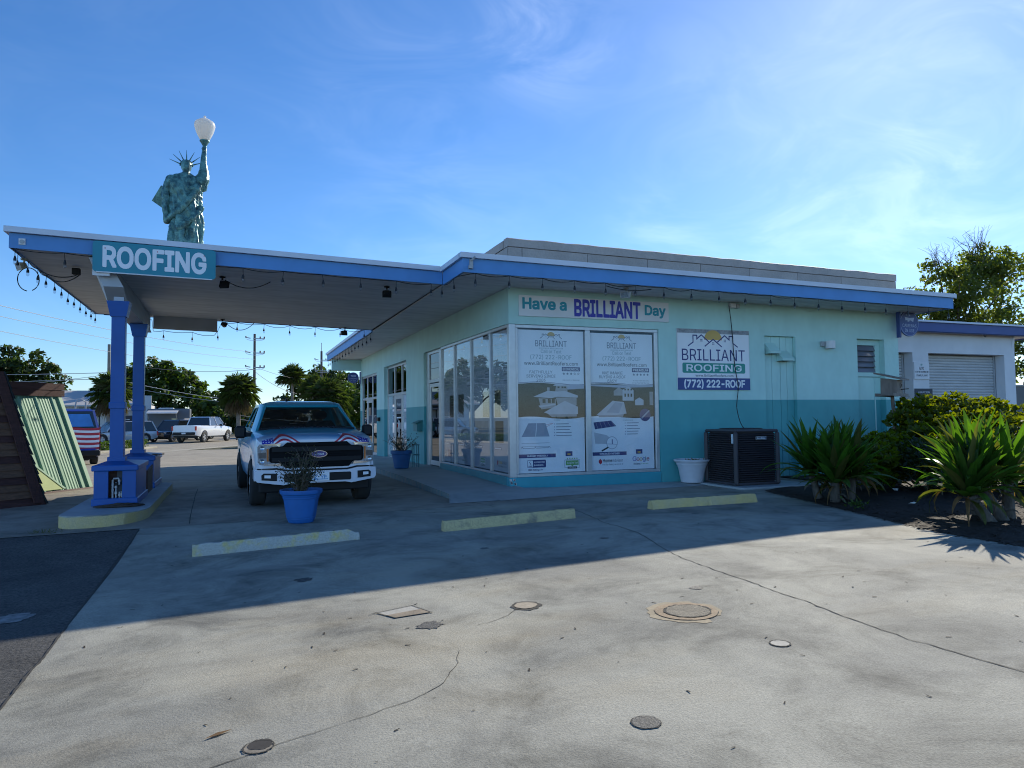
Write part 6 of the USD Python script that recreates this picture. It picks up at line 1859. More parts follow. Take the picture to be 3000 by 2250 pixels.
def condenser():
    t = thing("air_conditioner", "dark grey louvred air conditioning condenser standing by the teal wall", "air conditioner", (9.21, 11.53, 0.035), -2)
    # square cabinet, 0.98 m, 1.04 m tall, turned so that a corner faces the camera
    w, h = 0.47, 1.04
    put("core", MB().box(-w + .05, w - .05, -w + .05, w - .05, .03, h - .05), AC_METAL, t)
    for sx in (-1, 1):
        for sy in (-1, 1):
            put("corner_post", MB().box(sx * w - .045, sx * w + .045, sy * w - .045, sy * w + .045, 0.0, h - .04, .035), AC_METAL, t)
    put("top", MB().box(-w - .03, w + .03, -w - .03, w + .03, h - .055, h, .03), AC_METAL, t)
    put("base_pan", MB().box(-w - .02, w + .02, -w - .02, w + .02, 0, .05, .015), AC_METAL, t)
    n = 22
    for a in (0, 90, 180, 270):
        for k in range(n):
            z = .07 + k * (.90 / n)
            m = MB().hull([(x, y0, z + dz) for x in (-w + .047, w - .047) for y0, dz in ((-w - .006, 0.0), (-w - .012, .010), (-w + .048, .040), (-w + .048, .0))]).move(rz(a))
            put("louvre", m, AC_METAL, t)
    # badge and rating label on the two faces seen
    b = put("badge", MB().box(-.04, .20, -w - .032, -w - .022, .845, .905, .003), GREYPAINT, t)
    p = Print((-.04, -w - .0325, .845), (1, 0, 0), (0, 0, 1))
    p.rect(BLACK_INK, .008, .232, .008, .052)
    p.text(WHITE_INK, "Goodman", .12, .018, .026, .19, True, lift=.002)
    p.build(b)
    put("rating_label", MB().box(-w - .026, -w - .021, -.44, -.37, .78, .96), LITTER, t)
    f = MB()
    for r in (.12, .22, .32, .40):
        f.tube([(r * math.cos(a), r * math.sin(a), h + .012) for a in np.linspace(0, 2 * math.pi, 30)], .006, 4)
    put("fan_guard", f, AC_DARK, t)
    put("pad", MB().box(8.55, 10.3, 10.7, 12.25, -.05, .034, .012), WALK, kind="structure")


condenser()


def pot(t, prof, mat, soil_z, soil_r, n=28):
    put("pot", MB().lathe(prof, (0, 0, 0), n), mat, t, smooth=32)
    put("soil", MB().lathe([(0, soil_z + .01), (soil_r * .6, soil_z + .012), (soil_r, soil_z)][::-1], (0, 0, 0), 18), SOIL, t, smooth=True)


def leafy(rnd, mb, c, r, l, w, up=0.2):
    """One leaf: a folded rhombus."""
    d = np.array([rnd.gauss(0, 1), rnd.gauss(0, 1), rnd.gauss(up, 1)])
    d /= np.linalg.norm(d)
    s = np.cross(d, [rnd.gauss(0, 1), rnd.gauss(0, 1), rnd.gauss(0, 1)])
    s /= np.linalg.norm(s) + 1e-9
    nn = np.cross(d, s)
    c = np.asarray(c)
    mb.add([c, c + d * l * .5 + s * w + nn * w * .3, c + d * l, c + d * l * .5 - s * w + nn * w * .3], [(0, 1, 2), (0, 2, 3)])


def potted_shrub(label, loc, prof, mat, soil_z, soil_r, height, spread, nb, seed, tall=None):
    t = thing("potted_shrub", label, "potted plant", loc)
    pot(t, prof, mat, soil_z, soil_r)
    rnd = random.Random(seed)
    tw, lf = MB(), MB()
    for b in range(nb):
        a = rnd.uniform(0, 2 * math.pi)
        out = spread * rnd.uniform(.25, 1.0)
        top = height * rnd.uniform(.45, 1.0) * (1.25 - .45 * out / spread)
        p0 = np.array([rnd.uniform(-.05, .05), rnd.uniform(-.05, .05), soil_z])
        p1 = p0 + [out * .35 * math.cos(a), out * .35 * math.sin(a), top * .55]
        p2 = p0 + [out * math.cos(a), out * math.sin(a), top]
        pts = [(1 - u) ** 2 * p0 + 2 * u * (1 - u) * p1 + u * u * p2 for u in np.linspace(0, 1, 8)]
        tw.tube(pts, np.linspace(.009, .003, 8), 4)
        for k in range(26):
            u = rnd.uniform(.25, 1)
            q = (1 - u) ** 2 * p0 + 2 * u * (1 - u) * p1 + u * u * p2
            e = q + np.array([rnd.gauss(0, .045), rnd.gauss(0, .045), rnd.gauss(0.01, .04)])
            if k % 4 == 0:
                tw.tube([q, e], .0025, 3)
            leafy(rnd, lf, e, 0, rnd.uniform(.025, .045), rnd.uniform(.008, .013))
    put("twigs", tw, TWIG, t)
    put("leaves", lf, LEAF_POT, t, kind="stuff")
    return t


def pots():
    blue = [(.0, 0), (.165, 0), (.175, .012), (.188, .05), (.192, .052), (.195, .075), (.2, .08), (.238, .33), (.247, .335), (.250, .36), (.256, .365), (.262, .385), (.283, .40), (.29, .43), (.288, .452), (.272, .452), (.262, .40), (.25, .38)]
    potted_shrub("round blue pot with a sparse leafy shrub in front of the truck", (.895, 10.52, -.072), blue, POT_BLUE, .38, .25, .62, .40, 34, 3)
    far = [(.0, 0), (.17, 0), (.18, .02), (.215, .25), (.222, .255), (.235, .34), (.262, .36), (.268, .43), (.25, .435), (.235, .38)]
    potted_shrub("dusky blue pot with a twiggy bush beside the side wall door", (3.90, 17.75, .125), far, POT_TEAL, .37, .235, .52, .46, 20, 11)
    t = thing("planter", "pale grey round planter with a wide rim against the teal wall", "planter", (8.49, 12.14, .03))
    pr = [(.0, 0), (.20, 0), (.215, .01), (.225, .06), (.262, .27), (.285, .335), (.288, .35), (.30, .352), (.305, .385), (.335, .41), (.35, .43), (.348, .452), (.335, .455), (.318, .44), (.30, .39)]
    pot(t, pr, POT_WHITE, .40, .30)
    rnd = random.Random(2)
    m = MB()
    for k in range(30):
        a, r = rnd.uniform(0, 6.3), rnd.uniform(0, .2)
        leafy(rnd, m, (r * math.cos(a) + .05, r * math.sin(a), .42), 0, .07, .012)
    put("dry_leaves", m, LEAF_DEAD, t)
    # a slim teal stand beside the door pot
    t = thing("metal_stand", "slim teal metal stand between the door pot and the side wall", "stand", (4.30, 17.95, .125))
    g_ = look("stand_look", (0.05, 0.17, 0.19), 0.5, 0.1)
    for x, y in ((-.06, -.1), (.06, -.1), (-.06, .1), (.06, .1)):
        put("leg", MB().tube([(x, y, 0), (x, y, .55)], .012, 6), g_, t)
    put("shelf", MB().box(-.08, .08, -.12, .12, .3, .32).box(-.08, .08, -.12, .12, .55, .57), g_, t)


pots()


def strap_leaf(p0, az, el, L, w, droop, twist, n=7, fold=0.30):
    """An arching strap leaf, folded along its midrib."""
    d = np.array([math.cos(az) * math.cos(el), math.sin(az) * math.cos(el), math.sin(el)])
    pts, p = [], np.array(p0, float)
    e = el
    for k in range(n + 1):
        pts.append(p.copy())
        e -= droop * (0.4 + 1.2 * k / n) / n
        p = p + L / n * np.array([math.cos(az) * math.cos(e), math.sin(az) * math.cos(e), math.sin(e)])
    pts = np.array(pts)
    u = np.linspace(0, 1, n + 1)
    ww = w * np.clip(np.minimum(.45 + 1.5 * u, 1.0) * (1 - u ** 3.2), 0.02, 1)
    t = np.gradient(pts, axis=0)
    t /= np.linalg.norm(t, axis=1, keepdims=True)
    s = np.cross(t, [0, 0, 1.0])
    s /= np.linalg.norm(s, axis=1, keepdims=True) + 1e-9
    up = np.cross(s, t)
    ang = twist * u
    s2 = s * np.cos(ang)[:, None] + up * np.sin(ang)[:, None]
    u2 = np.cross(s2, t)
    L_ = pts - s2 * ww[:, None] + u2 * (ww * fold)[:, None]
    R_ = pts + s2 * ww[:, None] + u2 * (ww * fold)[:, None]
    v = np.vstack([L_, pts, R_])
    m = n + 1
    f = []
    for k in range(n):
        f += [(k, m + k, m + k + 1, k + 1), (m + k, 2 * m + k, 2 * m + k + 1, m + k + 1)]
    return MB().add(v, f)


def crinum(label, loc, crowns, nl, seed, L=(.62, 1.05), w=(.032, .05)):
    """Clump of bulb lilies: pale trunks, each with a rosette of strap leaves; every leaf is a part."""
    t = thing("strap_leaf_plant", label, "plant", loc)
    rnd = random.Random(seed)
    for (bx, by), (tx, ty, tz) in crowns:
        pts = [np.array([bx, by, -.02]) + (np.array([tx, ty, tz]) - [bx, by, -.02]) * u for u in np.linspace(0, 1, 6)]
        put("trunk", MB().tube(pts, np.linspace(.075, .05, 6) * rnd.uniform(.85, 1.15), 9), PALE_TRUNK, t, smooth=40)
        for k in range(5):
            a = rnd.uniform(0, 6.3)
            q = pts[rnd.randint(1, 4)]
            put("dry_sheath", strap_leaf(q, a, rnd.uniform(.2, 1.0), rnd.uniform(.14, .3), .025, rnd.uniform(1.5, 2.8), rnd.uniform(-1, 1), 5), PALE_TRUNK, t)
        for k in range(nl):
            a = k * 2.39996 + rnd.uniform(-.3, .3)
            q = k / nl
            el = 1.50 - 1.15 * q ** 1.15 + rnd.uniform(-.12, .12)
            ln = rnd.uniform(*L) * (1.0 - .18 * q)
            dr = rnd.uniform(.15, .7) + (1.2 * rnd.random() if q > .75 else 0)
            r = rnd.random()
            mat = LEAF_STRAP if r > .16 else LEAF_STRAP_B
            put("leaf", strap_leaf((tx + .03 * math.cos(a), ty + .03 * math.sin(a), tz - .05 + .06 * (1 - q)), a, el, ln, rnd.uniform(*w), dr, rnd.uniform(-.5, .5)), mat, t)
        for k in range(4):
            a = rnd.uniform(0, 6.3)
            put("dead_leaf", strap_leaf((tx, ty, tz - .08), a, rnd.uniform(-.1, .5), rnd.uniform(.5, .75), .03, rnd.uniform(1.6, 2.4), rnd.uniform(-1.5, 1.5)), LEAF_DEAD if k % 2 else LEAF_STRAP_B, t)


def undergrowth():
    t = thing("undergrowth_shrub", "dark low undergrowth filling the bed between the two strap leaved plants", "shrub", (11.1, 7.4, .03))
    rnd = random.Random(33)
    lf, st = MB(), MB()
    for cx, cy, cz, r in ((-.6, .9, .45, .5), (.2, .5, .5, .55), (1.0, .2, .5, .6), (1.8, -.2, .55, .6), (2.6, -.4, .6, .65), (.4, -.3, .3, .45), (1.3, -.8, .35, .5), (2.3, -1.2, .4, .55), (-.2, 1.5, .5, .5), (3.2, -1.4, .55, .6), (1.6, .9, .6, .6)):
        for k in range(3):
            st.tube([(cx, cy, 0), (cx + rnd.uniform(-.2, .2), cy + rnd.uniform(-.2, .2), cz), (cx + rnd.uniform(-.4, .4), cy + rnd.uniform(-.4, .4), cz + r * .7)], (.012, .008, .004), 4)
        for k in range(520):
            d = np.array([rnd.gauss(0, 1), rnd.gauss(0, 1), rnd.gauss(.2, 1)])
            d /= np.linalg.norm(d)
            q = np.array([cx, cy, cz]) + d * r * (1 - .5 * rnd.random() ** 2) * [1, 1, .8]
            if q[2] > .05:
                leafy(rnd, lf, q, 0, rnd.uniform(.08, .15), rnd.uniform(.018, .03), .3)
    put("branches", st, TWIG, t)
    put("leaves", lf, look("undergrowth_leaf_look", (0.06, 0.095, 0.022), 0.45, 0.3, 4, island=.4, trans=.35), t, kind="stuff")


def bed_plants():
    crinum("dark green strap leaved plant clump between the condenser and the birdhouse shrubs", (8.62, 8.55, .03),
           [((-.12, -.05), (-.16, -.10, .32)), ((.05, .10), (.02, .12, .40)), ((.20, -.02), (.30, .0, .36)), ((.22, .3), (.42, .34, .45)), ((-.05, .35), (-.12, .42, .42))], 44, 5, L=(.62, 1.02), w=(.05, .078))
    crinum("bright backlit strap leaved plant on leaning pale trunks at the right edge", (8.62, 6.12, .03),
           [((-.10, -.02), (-.30, .12, .34)), ((.14, .0), (.02, .18, .44)), ((.30, .05), (.42, .12, .46)), ((.20, .35), (.16, .48, .50))], 42, 9, L=(.60, 1.0), w=(.05, .078))
    # the rounded shrub behind them
    t = thing("shrub", "rounded glossy shrub with sunlit yellow green top before the garage doors", "shrub", (12.55, 9.75, .03))
    rnd = random.Random(21)
    lf, st = MB(), MB()
    blobs = [((-.5, .3, 1.02), .48), ((-.1, .45, 1.12), .52), ((.4, .2, 1.14), .52), ((.95, -.05, 1.08), .5), ((1.5, -.35, .92), .5), ((-.9, -.2, .62), .45), ((-.5, -.4, .70), .55), ((.3, -.6, .75), .6), ((1.2, -.9, .7), .55), ((-1.5, .0, .5), .42), ((-1.3, -.8, .45), .45), ((-.3, -1.1, .45), .5), ((.7, -1.4, .48), .55), ((-2.0, -.2, .48), .45), ((-2.6, -.5, .45), .45), ((2.1, -.6, .7), .5), ((1.7, -1.5, .5), .5), ((2.6, -1.0, .6), .5)]
    for c, r in blobs:
        for k in range(4):
            a = rnd.uniform(0, 6.3)
            st.tube([(c[0] * .55, c[1] * .55, 0), (c[0] * .8, c[1] * .8, c[2] * .5), (c[0] + r * .5 * math.cos(a), c[1] + r * .5 * math.sin(a), c[2] + rnd.uniform(-.1, .3))], (.016, .011, .005), 4)
        for k in range(210):
            d = np.array([rnd.gauss(0, 1), rnd.gauss(0, 1), rnd.gauss(.25, 1)])
            d /= np.linalg.norm(d)
            q = np.array(c) + d * r * (1 - .45 * rnd.random() ** 2)
            if q[2] < .08:
                continue
            # a terminal rosette of oval leaves
            for j in range(rnd.randint(4, 6)):
                a = rnd.uniform(0, 6.3)
                e = d * .55 + np.array([math.cos(a), math.sin(a), rnd.uniform(.0, .9)]) * .8
                e /= np.linalg.norm(e)
                s = np.cross(e, d + [.01, .02, .03])
                s /= np.linalg.norm(s)
                l, w_ = rnd.uniform(.09, .145), rnd.uniform(.024, .036)
                nn = np.cross(s, e)
                lf.add([q, q + e * l * .35 + s * w_ * .8 + nn * .006, q + e * l * .75 + s * w_, q + e * l, q + e * l * .75 - s * w_, q + e * l * .35 - s * w_ * .8 + nn * .006], [(0, 1, 5), (1, 2, 4), (1, 4, 5), (2, 3, 4)])
    put("branches", st, TWIG, t)
    put("leaves", lf, LEAF_SHRUB, t, kind="stuff")
    # birdhouse feeder on a crooked branch post
    t = thing("birdhouse", "weathered wooden birdhouse with tray on a crooked post before the shop", "birdhouse", (11.99, 10.48, 0.02), 24)
    put("post", MB().tube([(.02, 0, -.02), (.08, 0, .55), (.07, 0, .95), (.10, .0, 1.25), (.05, 0, 1.48), (.02, 0, 1.66)], (.04, .04, .036, .034, .036, .034), 8), GREYWOOD, t, smooth=40)
    put("post_fork", MB().tube([(.10, 0, 1.28), (.0, -.05, 1.36), (-.06, -.06, 1.44)], (.028, .022, .014), 6).tube([(.10, 0, 1.27), (.22, -.04, 1.30), (.30, -.05, 1.26)], (.028, .02, .014), 6), GREYWOOD, t, smooth=40)
    put("tray", MB().box(-.44, .44, -.16, .16, 1.665, 1.69, .004).box(-.44, .44, -.17, -.155, 1.655, 1.715, .003).box(-.44, .44, .155, .17, 1.655, 1.715, .003), GREYWOOD, t)
    put("house", MB().hull([(x, y, z) for x in (-.165, .165) for y in (-.15, .15) for z in (1.69,)] + [(x, y, z) for x in (-.155, .155) for y, z in ((-.15, 1.97), (.15, 2.02))]), GREYWOOD, t)
    put("roof", MB().hull([(x, y, z + dz) for x in (-.235, .235) for y, z in ((-.25, 1.965), (.25, 2.10)) for dz in (0, .028)]), GREYWOOD, t)
    put("entrance_ring", MB().lathe([(.05, 0), (.05, .012), (.032, .012), (.032, .0)], (0, 0, 0), 16).move(np.array([[1, 0, 0, .05], [0, 0, -1, -.151], [0, 1, 0, 1.87], [0, 0, 0, 1.0]])), GREYWOOD, t)
    put("entrance_hole", MB().lathe([(.033, .0), (0, .004)], (0, 0, 0), 16).move(np.array([[1, 0, 0, .05], [0, 0, -1, -.152], [0, 1, 0, 1.87], [0, 0, 0, 1.0]])), BLACK, t)
    put("perch", MB().cyl((.05, -.15, 1.79), (.05, -.29, 1.80), .008), BLACK, t)
    # litter and a small weed
    rnd = random.Random(6)
    for x, y, lab in ((10.86 - .6, 9.5, "crumpled pale litter under the shrub, the left scrap"), (10.36, 9.05, "crumpled pale litter under the shrub, the right scrap"), (8.98, 7.57, "flat grey scrap lying on the mulch between the strap leaved plants")):
        m = MB().hull([(x + rnd.uniform(-.06, .06), y + rnd.uniform(-.06, .06), .05 + rnd.uniform(0, .05)) for _ in range(9)])
        tag(put("litter_scrap", m, LITTER), lab, "litter")
    m = MB()
    for k in range(60):
        leafy(rnd, m, (8.12 + rnd.gauss(0, .06), 7.72 + rnd.gauss(0, .06), .05 + abs(rnd.gauss(0, .05))), 0, .06, .016, .6)
    tag(put("weed", m, LEAF_HEDGE), "small green weed at the edge of the planting bed", "plant")


undergrowth()
bed_plants()


# ------------------------------------------------------------------ parking stops and marks on the paving
def parking_stops():
    def stop(a, b, mat, label, broken):
        a, b = np.array(a, float), np.array(b, float)
        L = np.linalg.norm(b - a)
        ang = math.degrees(math.atan2(b[1] - a[1], b[0] - a[0]))
        z = float(g(a[0], a[1]))
        t = thing("parking_stop", label, "parking stop", (a[0], a[1], z), ang, "concrete parking stops across the apron")
        tilt = (float(g(b[0], b[1])) - z) / L
        n = 40
        rnd = np.random.default_rng(int(L * 1000))
        secs = []
        for k in range(n + 1):
            u = k / n
            x = u * L
            e = 0.03 * (k in (0, n))
            j = lambda s=.0025: rnd.normal(0, s)
            hh = .128 + j() - (.05 * ss(.93, .985, u) if broken else 0)
            zz = tilt * x
            ch = rnd.random() < .22
            secs.append([(x, -.075 + j(.002), zz - .01), (x, -.073 - (0.012 if ch else 0) * -1 + j(.003), zz + .02 + j(.004)), (x, -.048 + j(), zz + hh * .78), (x, -.03 + j(.002), zz + hh), (x, .03 + j(.002), zz + hh), (x, .055 + j(), zz + hh * .7), (x, .075, zz - .01)])
        body = lofted(secs)
        put("stop", body, mat, t, smooth=24)
        for k in (0.16, .84):
            put("pin_hole", MB().lathe([(.014, 0), (0, .001)], (k * L, 0, tilt * k * L + .131), 10), CRACK, t)
    stop((-.416, 8.91), (1.443, 9.02), YELLOW_WORN, "pale worn parking stop with a broken right end, nearest the island", True)
    stop((2.502, 8.98), (4.39, 9.07), YELLOW_DIRTY, "dirty yellow parking stop in front of the corner window, the middle one", False)
    stop((5.679, 9.17), (7.566, 9.20), YELLOW, "cleaner yellow parking stop nearest the planting bed", False)


parking_stops()


def on_ground(q, dz):
    q = np.asarray(q, float)
    return np.column_stack([q, g(q[:, 0], q[:, 1]) + dz])


def crack(name, pts, w, seed, label, mat=CRACK, wob=.02, dz=.003):
    rnd = np.random.default_rng(seed)
    pts = np.array(pts, float)
    seg = np.linalg.norm(np.diff(pts, axis=0), axis=1)
    cum = np.concatenate([[0], np.cumsum(seg)])
    s = np.arange(0, cum[-1], .055)
    p = np.column_stack([np.interp(s, cum, pts[:, k]) for k in range(2)])
    d = np.gradient(p, axis=0)
    d /= np.linalg.norm(d, axis=1, keepdims=True)
    nn = np.column_stack([-d[:, 1], d[:, 0]])
    o = np.cumsum(rnd.normal(0, wob * .35, len(s)))
    o -= np.linspace(o[0], o[-1], len(o))
    p = p + nn * o[:, None]
    ww = w * np.clip(.55 + .5 * meshkit.fbm(np.column_stack([s * 3, s * 0 + seed, s * 0]), 3) + rnd.normal(0, .18, len(s)), .12, 1.6)
    ww[0] = ww[-1] = .0005
    v = np.vstack([on_ground(p - nn * ww[:, None] / 2, dz), on_ground(p + nn * ww[:, None] / 2, dz)])
    n = len(s)
    tag(put(name, MB().add(v, [(i, i + 1, n + i + 1, n + i) for i in range(n - 1)]), mat), label, "crack" if name == "crack" else "joint")


def disc_mark(x, y, r, dz, seed=0, rag=.04, n=30, a0=0, a1=2 * math.pi):
    rnd = np.random.default_rng(seed)
    a = np.linspace(a0, a1, n, endpoint=False)
    rr = r * (1 + rnd.normal(0, rag, n))
    q = np.column_stack([x + rr * np.cos(a), y + rr * np.sin(a)])
    v = np.vstack([on_ground(q, dz), on_ground([(x, y)], dz)])
    return MB().add(v, [(i, (i + 1) % n, n) for i in range(n)])


def ring_mark(x, y, r0, r1, dz, seed=0, rag=.01, n=40):
    rnd = np.random.default_rng(seed)
    a = np.linspace(0, 2 * math.pi, n, endpoint=False)
    e = 1 + rnd.normal(0, rag, (2, n))
    q = np.vstack([np.column_stack([x + r * k * np.cos(a), y + r * k * np.sin(a)]) for r, k in ((r0, e[0]), (r1, e[1]))])
    return MB().add(on_ground(q, dz), [(i, n + i, n + (i + 1) % n, (i + 1) % n) for i in range(n)])


def paving_marks():
    crack("crack", [(4.75, 10.0), (4.52, 8.34), (4.50, 7.55), (4.26, 6.75), (4.10, 6.02), (4.07, 5.43), (4.02, 4.83), (4.0, 4.36), (3.93, 3.9), (3.90, 3.4), (3.95, 2.9), (4.0, 2.4), (4.0, 1.0)], .012, 1, "long dark crack running from the corner stop across the apron's right side")
    crack("crack", [(-.6, 3.25), (.0, 3.5), (.25, 3.6), (.75, 3.75), (1.1, 3.95), (1.28, 4.25), (1.36, 4.5)], .005, 2, "thin crack through the oval hole in the apron's left foreground")
    crack("crack", [(3.42, 12.2), (3.58, 11.5), (3.72, 10.9), (3.80, 10.55)], .014, 3, "short joint crack from the walkway kerb towards the middle parking stop", wob=.004)
    crack("joint", [(-1.12, 10.83), (.6, 10.84), (2.2, 10.86), (3.6, 10.88)], .012, 4, "joint between apron and canopy floor in front of the truck", wob=.006)
    crack("joint", [(-.55, 10.95), (-.62, 13.5), (-.66, 16.2)], .014, 5, "long straight joint in the canopy floor beside the island", wob=.003)
    crack("crack", [(1.6, 4.9), (1.9, 5.05), (2.02, 5.18)], .005, 6, "hairline crack below the broken ring patch")
    crack("joint", [(-1.15, 10.8), (-1.16, 9.0), (-1.15, 6.0), (-1.17, 4.0), (-1.16, 1.5)], .022, 7, "dirt filled edge between dark asphalt and pale concrete", wob=.008, dz=.002)
    # manhole with a rusty ring
    t = thing("manhole_cover", "large round rust ringed manhole cover in the sunlit concrete", "manhole cover")
    x, y = 3.085, 4.52
    put("stain", disc_mark(x - .02, y, .27, .0022, 1, .10), look("rust_stain_look", (0.40, 0.32, 0.20), 0.85, 0.25, 9, fine=0.2, fscale=60), t)
    put("ring", ring_mark(x, y, .165, .225, .006, 2), RUST, t)
    put("groove", ring_mark(x, y, .222, .229, .0045, 3, .008), CRACK, t)
    put("lid", disc_mark(x + .01, y - .005, .162, .008, 4, .02), look("manhole_lid_look", (0.34, 0.29, 0.21), 0.85, 0.35, 12, fine=0.4, fscale=70, bump=.012, bscale=60), t)
    put("lid_edge", ring_mark(x + .012, y - .005, .160, .171, .0095, 5, .03), CRACK, t)
    # broken ring patch
    t = thing("concrete_plug", "round tan concrete plug with a broken black rim, middle of the apron", "cover")
    x, y = 2.112, 5.22
    put("rim", ring_mark(x, y, .086, .118, .004, 6, .09, 26), CRACK, t)
    put("plug", disc_mark(x, y, .090, .007, 7, .05, 22), look("plug_look", (0.47, 0.39, 0.28), 0.85, 0.2, 12, fine=0.25, fscale=60), t)
    # saw-cut diamond patch
    t = thing("square_patch", "square saw cut patch half tan set cornerwise in the concrete", "patch")
    q = [np.array(p) for p in ((1.03, 5.57), (1.13, 5.37), (1.405, 5.39), (1.32, 5.65))]
    put("patch", MB().add(on_ground(q, .0035), [(0, 1, 2, 3)]), LIGHTPATCH, t)
    mid = [(q[1] + q[0]) / 2, q[1], q[2], (q[3] + q[2]) / 2]
    put("tan_half", MB().add(on_ground(mid, .0055), [(0, 1, 2, 3)]), PATCH, t)
    for a, b, e0, e1 in ((q[0], q[1], .35, .05), (q[1], q[2], .1, .1), (q[2], q[3], .15, .05), (q[3], q[0], .05, .4)):
        d = b - a
        p0, p1 = a - d * e0 * .5, b + d * e1 * .5
        nn = np.array([-d[1], d[0]]) / np.linalg.norm(d) * .004
        put("saw_cut", MB().add(on_ground([p0 - nn, p1 - nn, p1 + nn, p0 + nn], .0065), [(0, 1, 2, 3)]), CRACK, t)
    tag(put("mortar_patch", disc_mark(1.318, 5.08, .085, .004, 9, .16, 24), IRON), "dark ragged mortar patch below the square patch", "patch")
    t = thing("small_cover", "small round cover with a dark edge in the concrete's right side", "cover")
    put("lid", disc_mark(3.18, 3.66, .056, .004, 10, .015), LIGHTPATCH, t)
    put("edge", ring_mark(3.18, 3.66, .055, .065, .005, 11, .03), CRACK, t)
    t = thing("iron_cover", "dark rough round iron cover in the near foreground", "cover")
    put("lid", disc_mark(1.842, 3.047, .068, .005, 12, .03), IRON, t)
    put("edge", ring_mark(1.842, 3.047, .066, .073, .004, 13, .03), CRACK, t)
    t = thing("open_pipe_hole", "oval open hole with a tan bottom at the crack's end", "hole")
    put("bottom", disc_mark(.119, 3.59, .066, .0035, 14, .02), look("hole_sand_look", (0.30, 0.26, 0.20), 0.9, 0.3, 14, fine=0.3, fscale=70), t)
    put("shadowed_side", disc_mark(.13, 3.612, .056, .0048, 15, .05), look("hole_dark_look", (0.05, 0.045, 0.04), 0.95, 0.3, 14), t)
    put("rim", ring_mark(.119, 3.59, .064, .071, .0055, 16, .03), CRACK, t)
    for k, (x, y, r, lab) in enumerate(((3.55, 5.05, .055, "flat grey spall patch right of the manhole cover"), (.62, 7.05, .075, "dark shallow spall in the shade below the left parking stop"), (2.6, 7.6, .05, "faint round mark in the shade below the middle parking stop"), (4.0, 7.45, .05, "second faint round mark in the shade near the long crack"), (5.95, 8.45, .055, "small round mark in the shade below the right parking stop"), (7.1, 8.0, .045, "small dark mark in the shade beside the planting bed"))):
        tag(put("spall_patch", disc_mark(x, y, r, .0035, 20 + k, .18, 22), IRON if k in (0, 1) else look("dull_patch_look", (0.22, 0.205, 0.18), 0.9, 0.3, 12, fine=.2)), lab, "patch")
    tag(put("white_patch", disc_mark(-1.62, 6.85, .15, -.002, 31, .14, 26), look("splash_look", (.3, .3, .29), .9, .5, 14, col2=(.14, .135, .13))), "whitish splash patch on the dark asphalt near the apron edge", "patch")
    m = MB()
    rnd = random.Random(17)
    for k in range(170):
        x, y = rnd.uniform(-1.0, 7.0), rnd.uniform(2.2, 10.5)
        z = float(g(x, y)) + .004
        a, l = rnd.uniform(0, 6.3), rnd.uniform(.006, .02)
        d, e = np.array([math.cos(a), math.sin(a), .1]) * l, np.array([-math.sin(a), math.cos(a), 0]) * l * .35
        c = np.array([x, y, z])
        m.quad(c - d - e, c + d - e * .4, c + d + e, c - d + e)
    tag(put("debris", m, look("debris_look", (0.10, 0.07, 0.045), 0.9, 0.5, 15, island=.6)), "tiny dry leaves and specks strewn over the concrete apron", "debris", kind="stuff")
    tag(put("fallen_leaf", MB().add(on_ground([(-.12, 3.78), (-.05, 3.80), (.01, 3.84), (-.06, 3.83)], .008), [(0, 1, 2, 3)]), LEAF_DEAD), "small brown fallen leaf above the oval hole", "leaf")
    rnd = random.Random(4)
    m = MB()
    for k in range(60):
        leafy(rnd, m, (-2.3 + rnd.gauss(0, .13), 11.0 + rnd.gauss(0, .03), -.08), 0, .06, .004, 1.0)
    tag(put("grass_tuft", m, LEAF_STRAP_B), "dry grass tuft in the paving joint left of the yellow island", "grass")


paving_marks()


